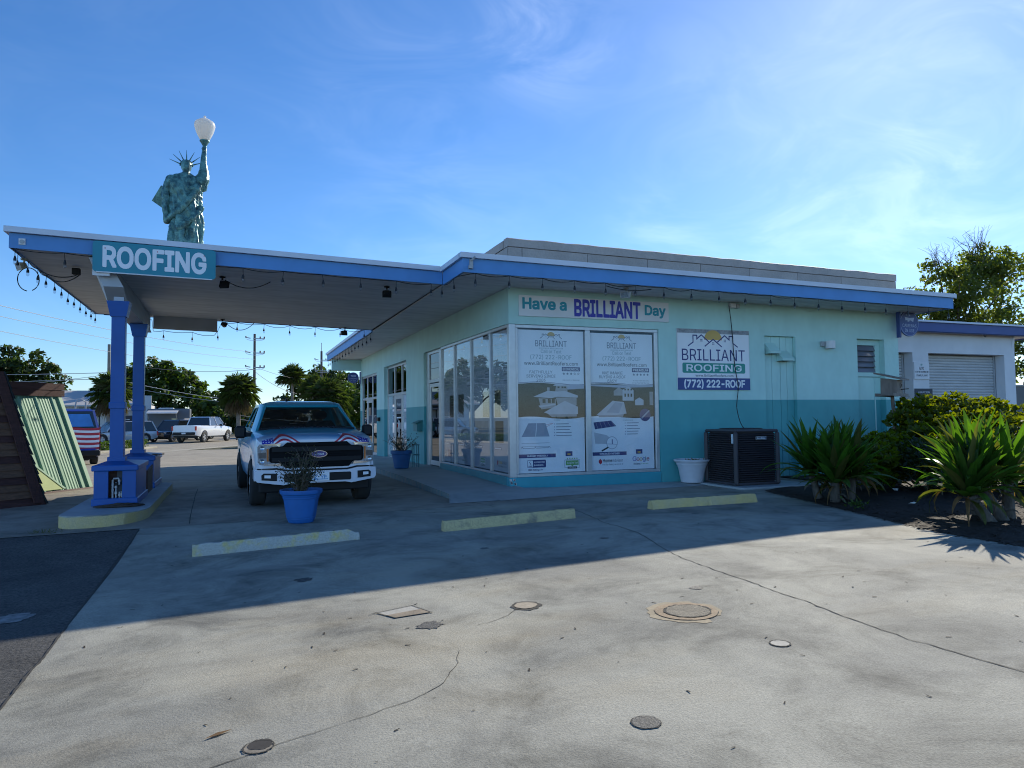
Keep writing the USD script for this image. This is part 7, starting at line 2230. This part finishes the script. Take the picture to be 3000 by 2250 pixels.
# ------------------------------------------------------------------ roofing sample displays at the left edge
def displays():
    t = thing("roof_panel_display", "leaning green ribbed metal roof sample with a brown board along its top", "display")
    br = np.array([-2.80, 17.72, -.05])
    e = np.array([.60, .80, 0])
    tl = np.array([-.80, .60, 0]) * .95
    W, H = 1.22, 2.06
    up = tl + [0, 0, H]
    L = np.linalg.norm(up)
    nrm = np.cross(e, up / L)
    P = lambda u, v, d=0.0: br - e * (W - u) + up * v + nrm * d
    put("sheet", MB().hexa([P(u, v, d) for u in (0, W) for v in (0, .97) for d in (-.03, 0)]), GREEN_METAL, t)
    for u0, u1 in ((0, .10), (W - .085, W)):
        put("edge_trim", MB().hexa([P(u, v, d) for u in (u0, u1) for v in (0, .97) for d in (.001, .032)]), GREEN_TRIM, t)
    for u in (.22, .60, .98):
        put("rib", MB().hull([P(u + a, v, d) for v in (0.0, .96) for a, d in ((-.03, .001), (.03, .001), (-.012, .026), (.012, .026))]), GREEN_METAL, t)
    for u in (.31, .375, .44, .51, .69, .755, .82, .89):
        put("bead", MB().hull([P(u + a, v, d) for v in (0.0, .96) for a, d in ((-.022, .001), (.022, .001), (0, .0075))]), GREEN_METAL, t)
    put("lime_corner", MB().hull([P(u, v, d) for u, v in ((0.0, .012), (.52, .012), (.0, .26)) for d in (.03, .04)]), LIME, t)
    put("lime_edge", MB().hull([P(u, v, d) for u, v in ((.50, .012), (.56, .012), (.0, .262), (.0, .285)) for d in (.03, .048)]), GREEN_TRIM, t)
    put("frame", MB().hexa([P(u, v, d) for u in (.02, W - .02) for v in (-.03, .0) for d in (-.10, .05)]).hexa([P(u, v, d) for u in (0.03, W - .03) for v in (.0, .97) for d in (-.10, -.031)]), BROWN, t)
    q = lambda u, z, d: br - e * (W - u) + tl * 1.0 + np.array([0, 0, z]) + np.array([nrm[0], nrm[1], 0]) / np.linalg.norm(nrm[:2]) * d
    for k, (z0, z1) in enumerate(((1.955, 2.085), (2.09, 2.235))):
        put("header_board", MB().hexa([q(u, z, d) for u in (-.03, W + .06 - (.0 if k == 0 else .01)) for z in (z0, z1) for d in (-.16, .10 + .006 * k)]), BROWN, t)
    # brown gable of lapped boards with a shingled slope
    t = thing("gable_display", "brown lapped board gable sample with black shingles along its sloping edge", "display")
    o = np.array([-3.02, 14.62, -.075])
    e = np.array([.80, .60, 0.0])
    e /= np.linalg.norm(e)
    n = np.array([e[1], -e[0], 0.0])
    Q = lambda s, z, d=0.0: o + e * s + n * (d - .55 * z) + np.array([0, 0, z])
    edge = lambda z: -.08 - .06 * z
    z = .02
    k = 0
    while z < 2.25:
        z1 = z + .118
        put("lap_board", MB().hull([Q(s, zz, d) for zz, d in ((z, .045), (z, .02), (z1 + .02, .012), (z1 + .02, .022)) for s in (-2.6, edge(zz))]), BROWN_SIDING if k % 3 else BROWN, t)
        z = z1
        k += 1
    put("backing", MB().hull([Q(s, zz, d) for d in (-.5, .0) for s, zz in ((-2.6, 0), (edge(0) - .02, 0), (edge(2.3) - .02, 2.3), (-2.6, 2.3))]), BROWN, t)
    put("base_rail", MB().hexa([Q(s, zz, d) for s in (-2.6, .0) for zz in (-.01, .06) for d in (-.5, .07)]), BROWN, t)
    put("slope_board", MB().hull([Q(edge(zz) + a, zz, d) for zz in (.0, 2.35) for a in (.0, .05) for d in (-.75, .10)]), BROWN, t)
    put("slope_fascia", MB().hull([Q(edge(zz) + a, zz, d) for zz in (.05, 2.35) for a in (-.11, -.002) for d in (.07, .10)]), BROWN, t)
    zs = np.linspace(2.35, .03, 15)
    for i, (za, zb) in enumerate(zip(zs[:-1], zs[1:])):
        for j in range(3):
            d0, d1 = -.78 + j * .305, -.78 + (j + 1) * .305 - .006
            off = .004 * ((i * 7 + j * 3) % 3)
            put("shingle", MB().hull([Q(edge(zz) + a + off, zz, d) for zz, a in ((za, .052), (za, .062), (zb, .068), (zb, .088)) for d in (d0, d1)]), SHINGLE, t)


displays()


# ------------------------------------------------------------------ trees, palms, hedge
def crown_mesh(rnd, clumps, n, size, flat=.5, inner=.5):
    """Leaf clusters spread through overlapping clumps, thinner towards their edges."""
    vol = np.array([r ** 2 for _, r in clumps])
    cnt = rnd.multinomial(n, vol / vol.sum())
    V = []
    for (c, r), k in zip(clumps, cnt):
        d = rnd.normal(size=(k, 3))
        d /= np.linalg.norm(d, axis=1, keepdims=True)
        rad = r * (1 - inner * rnd.random(k) ** 1.5) * (1 + .22 * (meshkit.fbm(d * 2.3 + np.array(c) * .37, 3) - .5) * 2)
        p = np.array(c) + d * rad[:, None] * [1, 1, .82]
        nn = d * .7 + rnd.normal(size=(k, 3)) * .7 + [0, 0, flat]
        nn /= np.linalg.norm(nn, axis=1, keepdims=True)
        a = np.cross(nn, rnd.normal(size=(k, 3)))
        a /= np.linalg.norm(a, axis=1, keepdims=True)
        b = np.cross(nn, a)
        s = size * rnd.uniform(.6, 1.35, (k, 1))
        V.append(np.stack([p - a * s, p - b * s * .55, p + a * s, p + b * s * .55], 1))
    v = np.vstack(V)
    f = np.arange(len(v) * 4).reshape(-1, 4)
    return MB().add(v.reshape(-1, 3), f)


def limbs(base, clumps, r0, rnd, fork=.4):
    m = MB()
    top = np.mean([c for c, _ in clumps], axis=0)
    base = np.array(base, float)
    f = base + (top - base) * fork
    f[:2] = base[:2] + (top[:2] - base[:2]) * .3
    m.tube([base, base + (f - base) * .5 + [rnd.normal(0, .05), rnd.normal(0, .05), 0], f], [r0, r0 * .85, r0 * .75], 9)
    for c, r in clumps:
        c = np.array(c)
        q = f + (c - f) * .5 + rnd.normal(0, .12, 3) * r
        m.tube([f - [0, 0, .1], q, c, c + (c - q) * .35], [r0 * .5, r0 * .32, r0 * .16, r0 * .05], 6)
    return m


def tree(label, base, clumps, n, size, leaf, seed, r0=.25, group=None, flat=.5, inner=.5):
    t = thing("tree", label, "tree", (base[0], base[1], base[2]), 0, group)
    rnd = np.random.default_rng(seed)
    put("trunk", limbs((0, 0, -.1), clumps, r0, rnd), BARK, t, smooth=50)
    fine = []
    for c, r in clumps:
        fine.append((c, r * .72))
        for k in range(7):
            d = rnd.normal(size=3)
            d /= np.linalg.norm(d)
            d[2] = d[2] * .8 + .15
            fine.append((tuple(np.array(c) + d * r * rnd.uniform(.6, .95)), r * rnd.uniform(.26, .5)))
    put("crown", crown_mesh(rnd, fine, n, size, flat, inner), leaf, t)
    return t


def fan_palm(label, base, h, r, seed, nf=34, skirt=True, group=None, lean=0.0, blades=18):
    nf = int(nf * 1.7)
    t = thing("palm_tree", label, "palm tree", base, 0, group)
    rnd = random.Random(seed)
    top = np.array([lean, 0, h])
    pts = [np.array([lean * u ** 2, 0.04 * math.sin(u * 4), h * u]) for u in np.linspace(0, 1, 9)]
    put("trunk", MB().tube(pts, np.linspace(.19, .15, 9), 9), PALM_TRUNK, t, smooth=50)
    boots = MB()
    for k in range(40):
        z, a = h * rnd.uniform(.45, .98), rnd.uniform(0, 6.3)
        c = np.array([lean * (z / h) ** 2, 0, z])
        d = np.array([math.cos(a), math.sin(a), .9])
        boots.tube([c + d * .1, c + d * .3 * rnd.uniform(.6, 1.1)], (.035, .015), 4)
    put("frond_boots", boots, PALM_DEAD, t)

    def fan(mb, az, el, L, fr, droop):
        d = np.array([math.cos(az) * math.cos(el), math.sin(az) * math.cos(el), math.sin(el)])
        p1 = top + d * L
        mb.tube([top, top + d * L * .5 + [0, 0, .04 * L], p1], (.02, .016, .012), 3)
        s = np.cross(d, [0, 0, 1.0])
        s /= np.linalg.norm(s) + 1e-9
        u = np.cross(s, d)
        for k in range(blades):
            a = math.radians(-125 + 250 * k / (blades - 1)) + rnd.uniform(-.05, .05)
            bl = fr * (1 - .25 * abs(a) / 2.2) * rnd.uniform(.85, 1.1)
            e = d * math.cos(a) + s * math.sin(a)
            w = .042 * fr
            q = np.cross(e, u)
            mid = p1 + e * bl * .6 + u * .03 - np.array([0, 0, droop * bl * .15])
            tip = p1 + e * bl - np.array([0, 0, droop * bl * rnd.uniform(.35, .7)])
            mb.add([p1, mid - q * w, tip, mid + q * w], [(0, 1, 2), (0, 2, 3)])
    lv, dd = MB(), MB()
    for k in range(nf):
        q = k / nf
        fan(lv, k * 2.399 + rnd.uniform(-.2, .2), 1.45 - 2.0 * q + rnd.uniform(-.15, .15), r * rnd.uniform(.34, .55), r * rnd.uniform(.42, .58), .35 + .7 * q)
    put("fronds", lv, LEAF_PALM, t)
    if skirt:
        for k in range(30):
            fan(dd, k * 2.399, -.75 - .5 * rnd.random(), r * rnd.uniform(.35, .5), r * rnd.uniform(.4, .5), 1.2)
        put("dead_skirt", dd, PALM_DEAD, t)
    return t


def greenery():
    gt = "broadleaf trees across the street"
    z0 = -.3
    C = lambda *q: [((x, y, z), r) for x, y, z, r in q]
    tree("tall dark tree with layered crown at the photo's far left", (-24.5, 105, z0), C((0, 0, 7.2, 3.0), (2.4, 0, 8.6, 2.0), (-2.8, 0, 7.8, 2.8), (3.0, -1, 6.0, 2.2), (-1.0, 0, 9.4, 1.9), (4.4, -1, 4.2, 1.9), (-4.6, 0, 6.2, 3.0), (0.6, -1, 4.8, 2.6)), 5200, .34, LEAF_PINE, 3, .4, gt, .9)
    tree("far left tree cut by the photo's edge", (-31, 98, z0), C((0, 0, 7.4, 3.4), (3.2, 0, 6.4, 2.4), (-3, 0, 6, 3), (1.4, 0, 9.0, 1.8), (3.6, -1, 4.0, 2.4)), 3600, .36, LEAF_PINE, 4, .4, gt, .9)
    tree("low bright tree just behind the brown header board", (-19.2, 110, z0), C((0, 0, 3.0, 1.9), (1.8, 0, 2.4, 1.6), (-1.8, 0, 2.6, 1.8)), 1600, .3, LEAF_OAK, 5, .25, gt)
    tree("big sunlit oak behind the second blue column and trailer", (-7.6, 92, z0), C((-2.6, 0, 7.0, 1.9), (-3.9, 0, 6.2, 1.7), (-1.2, -1, 7.6, 1.3), (.6, 0, 6.8, 1.7), (2.0, -.5, 6.2, 1.6), (-.6, -1.2, 5.2, 2.2), (3.2, 0, 5.0, 1.7), (-3.0, -1, 4.4, 2.2), (1.4, -1.4, 3.8, 2.2), (4.4, -.5, 3.4, 1.7), (-1.0, -1, 2.4, 2.2), (3.6, -1, 2.0, 1.9), (-4.4, 0, 2.8, 1.9)), 9000, .30, LEAF_OAK, 6, .35, gt, .6)
    tree("dark low oak behind the white pickup", (-1.6, 88, z0), C((-1.2, 0, 3.3, 1.7), (.8, 0, 3.6, 1.5), (1.9, -1, 2.6, 1.6), (-.4, -1, 1.9, 1.9), (1.0, -.8, 1.3, 1.7), (3.0, 0, 2.2, 1.4)), 3600, .27, LEAF_OAK, 7, .22, gt)
    tree("small rounded tree left of the truck roof, behind the nearest palm trunk", (1.6, 82, z0), C((0, 0, 1.7, 1.6), (1.7, 0, 1.6, 1.4), (-1.5, 0, 1.6, 1.4), (3.0, 0, 1.4, 1.3)), 2000, .26, LEAF_PINE, 8, .2, gt)
    tree("brownish sparse bush above the truck's roof", (4.3, 74, z0), C((0, 0, 2.6, 1.2), (1.3, 0, 2.3, 1.1), (-1.2, 0, 2.1, 1.1), (.4, 0, 1.2, 1.3), (1.8, 0, 1.1, 1.1)), 1500, .24, look("brown_bush_look", (0.20, 0.15, 0.09), 0.7, 0.3, .6, island=.5, trans=.3), 9, .14, gt, inner=.8)
    tree("dark spreading tree behind the second utility pole and the far eave", (11.2, 104, z0), C((0, 0, 7.6, 2.4), (-2.6, 0, 6.2, 2.2), (2.4, 0, 7.4, 2.4), (-3.6, 0, 4.4, 2.4), (1.0, -1, 4.8, 2.6), (4.4, 0, 5.4, 2.8), (-1.4, -1, 2.8, 2.6), (3.6, -1, 2.6, 2.8), (7, 0, 4.6, 2.8)), 5600, .33, LEAF_PINE, 10, .35, gt)
    tree("mid green tree seen under the round sign at the side wall's far end", (10.0, 64, z0), C((0, 0, 3.3, 1.8), (1.6, 0, 2.6, 1.6), (-.6, 0, 1.6, 1.6), (1.9, 0, 1.0, 1.5)), 2600, .22, LEAF_OAK, 11, .2, gt)
    # to the right, behind the garage
    tr = tree("tall airy backlit tree rising above the garage roof at the right edge", (38.6, 29.5, 0), C((-.4, -.8, 8.0, 2.0), (-2.2, -.2, 7.3, 1.6), (1.6, -.6, 9.3, 1.8), (1.0, .4, 7.4, 2.0), (3.6, -.5, 8.6, 2.2), (-1.2, .2, 5.9, 1.7), (.9, -.9, 5.6, 2.0), (3.4, -.2, 6.2, 2.2), (-2.9, .6, 5.7, 1.1), (2.5, .2, 10.4, 1.2), (-1.0, -.1, 9.2, 1.1), (2.6, -.5, 4.0, 2.0), (0, 0, 3.8, 1.8)), 16500, .125, LEAF_RIGHT, 12, .24, None, .3, .8)
    rnd = random.Random(3)
    tw = MB()
    for bx, by, bz in ((1.9, 0, 10.6), (-.9, 0, 9.6), (2.8, .2, 11.0), (0.2, 0, 9.6)):
        for k in range(9):
            p = np.array([bx + rnd.uniform(-.3, .3), by, bz])
            d = np.array([rnd.gauss(0, .5), rnd.gauss(0, .3), 1.0])
            pts = [p]
            for j in range(5):
                d = d + np.array([rnd.gauss(0, .3), rnd.gauss(0, .2), rnd.gauss(0, .15)])
                p = p + d / np.linalg.norm(d) * .28
                pts.append(p)
                if j > 1:
                    e = p + np.array([rnd.gauss(0, .25), rnd.gauss(0, .2), rnd.uniform(.05, .35)])
                    tw.tube([p, e], (.010, .004), 3)
            tw.tube(pts, np.linspace(.024, .006, 6), 4)
    put("bare_twigs", tw, BARK, tr)
    tree("dark leafy tree behind the garage's right corner wall", (36, 22.5, 0), C((0, 0, 4.6, 1.8), (2.0, 0, 4.4, 2.0), (.4, -.5, 2.8, 1.9), (2.6, -.4, 2.6, 1.9), (4.4, 0, 4.2, 2.2), (4.4, 0, 2.2, 2.0)), 5200, .15, LEAF_PINE, 13, .2)
    tree("low sunlit foliage just over the garage's blue roof edge", (32, 32, 0), C((-2.0, 0, 4.6, 1.3), (0, 0, 4.6, 1.4), (-4.2, 0, 4.3, 1.3), (1.9, 0, 4.8, 1.4)), 4200, .13, LEAF_RIGHT, 14, .14, None, .3, .7)
    near = thing("overhanging_leaves", "few bright leaves poking in at the right edge before the garage corner", "plant", (14.1, 7.9, 0))
    r = random.Random(8)
    m = MB().tube([(.9, 0, 1.2), (.35, .02, 1.55), (.05, .0, 1.62)], (.012, .008, .004), 5)
    put("twig", m, TWIG, near)
    for k in range(9):
        lm = MB()
        u = r.random()
        leafy(r, lm, (.05 + .5 * u, 0, 1.6 - .12 * u), 0, .17, .035, .3)
        put("leaf", lm, LEAF_SHRUB, near)
    gp = "cabbage palms across the street"
    fan_palm("cabbage palm behind the two blue columns", (-8.65, 62.2, z0), 3.9, 1.95, 1, 36, True, gp)
    fan_palm("round headed cabbage palm with a brown skirt left of the truck roof", (.42, 64, z0), 4.05, 2.0, 2, 44, True, gp)
    fan_palm("slender dark cabbage palm between the utility poles", (6.6, 90, z0), 6.7, 2.1, 4, 32, False, gp)
    fan_palm("broad yellowish cabbage palm above the truck's right side", (6.0, 50.5, z0), 3.1, 1.75, 5, 46, True, gp)
    fan_palm("second dark cabbage palm half hidden beside the broad yellowish one", (7.5, 74, z0), 4.6, 1.9, 6, 30, False, gp)
    fan_palm("low cabbage palm at the far left edge behind the brown gable", (-17.0, 62, z0), 3.1, 2.0, 8, 30, True, gp)
    # clipped hedge along the lot
    t = thing("hedge", "low clipped hedge with sunlit leaves between the lot and the street", "hedge", (-4.72, 48.7, -.28), -17)
    rnd = np.random.default_rng(2)
    n = 4200
    P = np.column_stack([rnd.uniform(-.95, 0, n), -rnd.uniform(0, 14, n), .52 * rnd.random(n) ** .7])
    a = rnd.normal(size=(n, 3))
    a /= np.linalg.norm(a, axis=1, keepdims=True)
    b = np.cross(a, rnd.normal(size=(n, 3)))
    b /= np.linalg.norm(b, axis=1, keepdims=True)
    q = np.stack([P - a * .10, P - b * .06, P + a * .10, P + b * .06], 1).reshape(-1, 3)
    put("leaves", MB().add(q, np.arange(4 * n).reshape(-1, 4)), LEAF_HEDGE, t, kind="stuff")
    put("kerb", MB().box(-1.2, .35, -14.5, .4, -.02, .10, .02), GUTTER, t)

greenery()


# ------------------------------------------------------------------ buildings, poles and wires across the street
def far_side():
    t = thing("far_building", "low pale building with a tin roof and a red lettered sign across the street", "building")
    y = 84
    z0 = -.3
    put("wall", MB().box(-17.2, -8.0, y, y + 10, z0, 3.0), WHITE_WALL, t)
    put("gable_end", MB().hull([(x, yy, z) for yy in (y - .3, y - .05) for x, z in ((-9.6, z0), (-7.95, z0), (-7.95, 4.0), (-9.6, 4.05))]), GREYWALL, t)
    put("roof", MB().hull([(x, yy, z) for x in (-18.2, -9.7) for yy, z in ((y - 1.0, 2.9), (y - 1.0, 3.05), (y + 6, 4.6), (y + 6, 4.75))]), TINROOF, t)
    for x in (-15.0, -12.0):
        w = put("window", MB().box(x, x + 1.3, y - .06, y - .005, .9, 2.2), CAR_GLASS, t)
        put("frame", MB().box(x - .06, x, y - .08, y - .002, .85, 2.25).box(x + 1.3, x + 1.36, y - .08, y - .002, .85, 2.25).box(x, x + 1.3, y - .08, y - .061, 1.5, 1.56), SIGN_WHITE, w)
    put("shed_roof", MB().hull([(x, yy, z) for x in (-14.5, -10.6) for yy, z in ((y - 2.2, 2.35), (y - 2.2, 2.42), (y - .02, 2.7), (y - .02, 2.78))]), DARKGREY, t)
    for x in (-14.3, -12.4, -10.8):
        put("post", MB().box(x - .05, x + .05, y - 2.15, y - 2.05, z0, 2.38), BLACK, t)
    put("lettered_board", MB().box(-11.0, -9.62, y - .42, y - .34, 2.55, 3.25), SIGN_WHITE, t)
    p = Print((-11.0, y - .425, 2.55), (1, 0, 0), (0, 0, 1))
    p.text(RED_INK, "PA", .95, .1, .5, .75, True)
    p.build(t)
    put("menu_board", MB().box(-10.9, -9.6, y - .44, y - .36, .95, 1.95), BLACK_INK, t)
    p = Print((-10.9, y - .445, .95), (1, 0, 0), (0, 0, 1))
    for k in range(2):
        p.rect(SIGN_WHITE, .1 + .5 * k, .5 + .5 * k, .55, .63)
        p.rect(SIGN_WHITE, .15 + .5 * k, .48 + .5 * k, .25, .33)
    p.build(t)
    f = thing("railing", "black railing with white panel before the pale far building", "fence")
    for k in range(9):
        put("bar", MB().box(-13.9 + k * .18, -13.85 + k * .18, 76.0, 76.05, z0, .75), BLACK, f)
    put("rail", MB().box(-14.0, -12.4, 75.98, 76.07, .72, .80).box(-14.0, -12.4, 75.98, 76.07, -.1, -.04), BLACK, f)
    put("panel", MB().box(-14.0, -12.35, 76.1, 76.15, .80, 1.55), SIGN_WHITE, f)
    put("round_lamp", MB().box(-13.5, -12.5, 76.04, 76.09, 1.05, 1.25, .02), look("cream_look", (.6, .55, .35), .5, .1), f)
    t = thing("food_trailer", "slate grey box trailer with a white awning behind the parked cars", "trailer")
    put("box", MB().box(-7.6, -3.9, 76.6, 79.2, .0, 2.52, .05), DARKGREY, t)
    put("roof_vent", MB().box(-6.7, -5.4, 77.2, 78.4, 2.52, 2.62, .02), SIGN_WHITE, t)
    put("awning", MB().hull([(x, yy, z) for x in (-7.5, -4.9) for yy, z in ((74.6, 2.08), (74.6, 2.14), (76.58, 2.32), (76.58, 2.38))]), GREYWALL, t)
    put("awning_roll", MB().cyl((-7.5, 74.58, 2.1), (-4.9, 74.58, 2.1), .07), SIGN_WHITE, t)
    for x in (-7.4, -5.0):
        put("awning_arm", MB().tube([(x, 74.6, 2.08), (x, 76.58, 1.2)], .03, 5), GREYPAINT, t)
    put("hatch", MB().box(-5.5, -5.0, 76.56, 76.59, 1.0, 1.6), look("cream_look", (.6, .55, .35), .5, .1), t)
    for x in (-6.6, -5.9):
        put("wheel", tyre(MB(), (0, 0, 0), .34, .2, 18).move(rz(90, (x, 76.7, .06))), RUBBER, t)
    t = thing("white_shed", "small white building glimpsed through the plants above the truck", "building")
    put("wall", MB().box(5.2, 9.2, 95, 99, z0, 1.9), WHITE_WALL, t)
    put("roof", MB().hull([(x, yy, z) for x in (4.9, 9.5) for yy, z in ((94.6, 1.9), (99.4, 1.9), (97, 2.5))]), TINROOF, t)
    put("window", MB().box(6.2, 7.2, 94.95, 94.99, .6, 1.4), CAR_GLASS, t)
    put("window", MB().box(7.8, 8.6, 94.95, 94.99, .6, 1.4), CAR_GLASS, t)


def utility_pole(label, x, y, h, tiers, dz=.0, wood=POLE, r=.16):
    t = thing("utility_pole", label, "utility pole", (x, y, -.3))
    put("pole", MB().tube([(0, 0, -.2), (0, 0, h * .5), (0, 0, h)], (r, r * .9, r * .75), 9), wood, t, smooth=50)
    arms = []
    for z in tiers:
        put("crossarm", MB().box(-.15, 1.0, -.22, -.12, z - .05, z + .05).tube([(-.4, -.2, z + .02), (-.9, -.2, z + .12)], .05, 5), GREYPAINT, t)
        for xx in (-.85, .55, .95):
            put("insulator", MB().lathe([(.0, 0), (.09, .02), (.06, .08), (.09, .12), (.05, .2), (0, .22)], (xx, -.17, z + .04), 8), look("insulator_look", (.10, .09, .09), .3, .2), t)
        put("jumper", MB().tube([(-.85 + .9 * (1 - math.cos(a)), -.2, z - .22 * math.sin(a)) for a in np.linspace(0, math.pi, 9)], .022, 4), SIGN_WHITE, t)
    return t


def lines():
    utility_pole("tall brown utility pole with three tiers of insulators left of the truck", 2.05, 79.5, 10.6, (10.1, 8.6, 7.1))
    p = utility_pole("farther utility pole with curved brackets near the canopy's far eave", 10.8, 97.3, 10.6, (9.4, 8.0), r=.19)
    put("mast", MB().tube([(0, 0, 10.5), (0, 0, 11.7)], .05, 5), GREYPAINT, p)
    put("lamp_arm", MB().tube([(0, 0, 7.0), (-.7, 0, 7.2), (-1.3, 0, 6.9), (-1.45, 0, 6.4)], .06, 5).lathe([(0, 6.1), (.2, 6.15), (.12, 6.45), (0, 6.5)], (-1.45, 0, 0), 10), BLACK, p)
    put("transformer", MB().lathe([(0, 5.3), (.28, 5.32), (.3, 6.1), (.1, 6.25), (0, 6.25)], (.5, -.1, 0), 14), GREYPAINT, p, smooth=40)
    utility_pole("pale wooden utility pole mostly hidden by the front blue column", -9.98, 70.3, 8.3, (), wood=look("pale_pole_look", (.24, .20, .16), .85, .25, 2))
    W = lambda label, pts, r=.02, mat=WIRE_LIGHT: tag(put("power_line", MB().tube(pts, r, 4), mat, smooth=True), label, "wire")
    # nearer span that crosses the sky left of the columns
    sp = lambda a, b, sag, n=26: catenary(a, b, sag, n)
    pale = look("pale_cable_look", (.35, .36, .38), .4, .1)
    A = (-19, 20.5, 7.9)
    for dz, dx, r, lab in ((0.0, 0, .016, "upper pale power line slanting across the sky left of the columns"), (-.42, .05, .013, "second pale power line left of the columns"), (-1.0, .1, .013, "third pale power line left of the columns")):
        W(lab, sp((A[0] + dx, A[1], A[2] + dz), (2.0 + dx, 79.2, 8.4 + dz * 1.8), .9), r, pale)
    for k, (f_, dz, lab) in enumerate(((.245, 0, "white aerial marker on the upper line left of the columns"), (.275, -1.0, "white aerial marker on the third line left of the columns"))):
        c = sp((A[0], A[1], A[2] + dz), (2.0, 79.2, 8.4 + dz * 1.8), .9, 1001)[int(f_ * 1000)]
        t = thing("line_marker", lab, "marker", c)
        put("sleeve", MB().hull([(x, y, z) for x in (-.12, .12) for y, z in ((-.05, -.02), (.05, -.06), (0, .06), (-.04, -.07))]), SIGN_WHITE, t)
        put("flap", MB().hull([(x, y, z) for x in (-.02, .14) for y, z in ((-.05, -.08), (.05, -.12), (0, -.01))]), SIGN_WHITE, t)
    W("thin dark line from the tall pole to the pale pole across the oak", sp((2.05, 79.4, 6.6), (-9.98, 70.3, 6.5), .5), .022)
    W("pale cable sagging before the oak's crown, the upper one", sp((2.05, 79.4, 3.2), (-9.98, 70.3, 5.1), .25), .03, pale)
    W("pale cable sagging before the oak's crown, the lower one", sp((2.05, 79.4, 3.0), (-9.98, 70.3, 4.7), .3), .024, pale)
    W("cable from the tall pole to the farther pole, the drooping one", sp((2.05, 79.4, 6.4), (10.8, 97.2, 4.9), 1.1), .026, pale)
    W("thin line from the tall pole to the farther pole near the eave", sp((2.05, 79.4, 6.9), (10.8, 97.2, 6.6), .5), .018)
    W("cable running left from the pale pole, the upper one", sp((-9.98, 70.2, 5.55), (-40, 74, 5.6), .3), .026, pale)
    W("cable running left from the pale pole, the lower one", sp((-9.98, 70.2, 5.05), (-40, 72, 4.6), .3), .026, pale)
    W("slanting service cable left of the pale pole", sp((-9.98, 70.2, 5.4), (-21, 62, 3.6), .2), .018, pale)
    for k, lab in enumerate(("low pale cable behind the truck roof, the upper one", "low pale cable behind the truck roof, the lower one")):
        W(lab, sp((.6, 66, 1.75 - .35 * k), (9.5, 70, 1.0 - .2 * k), .12), .022, pale)


far_side()
lines()
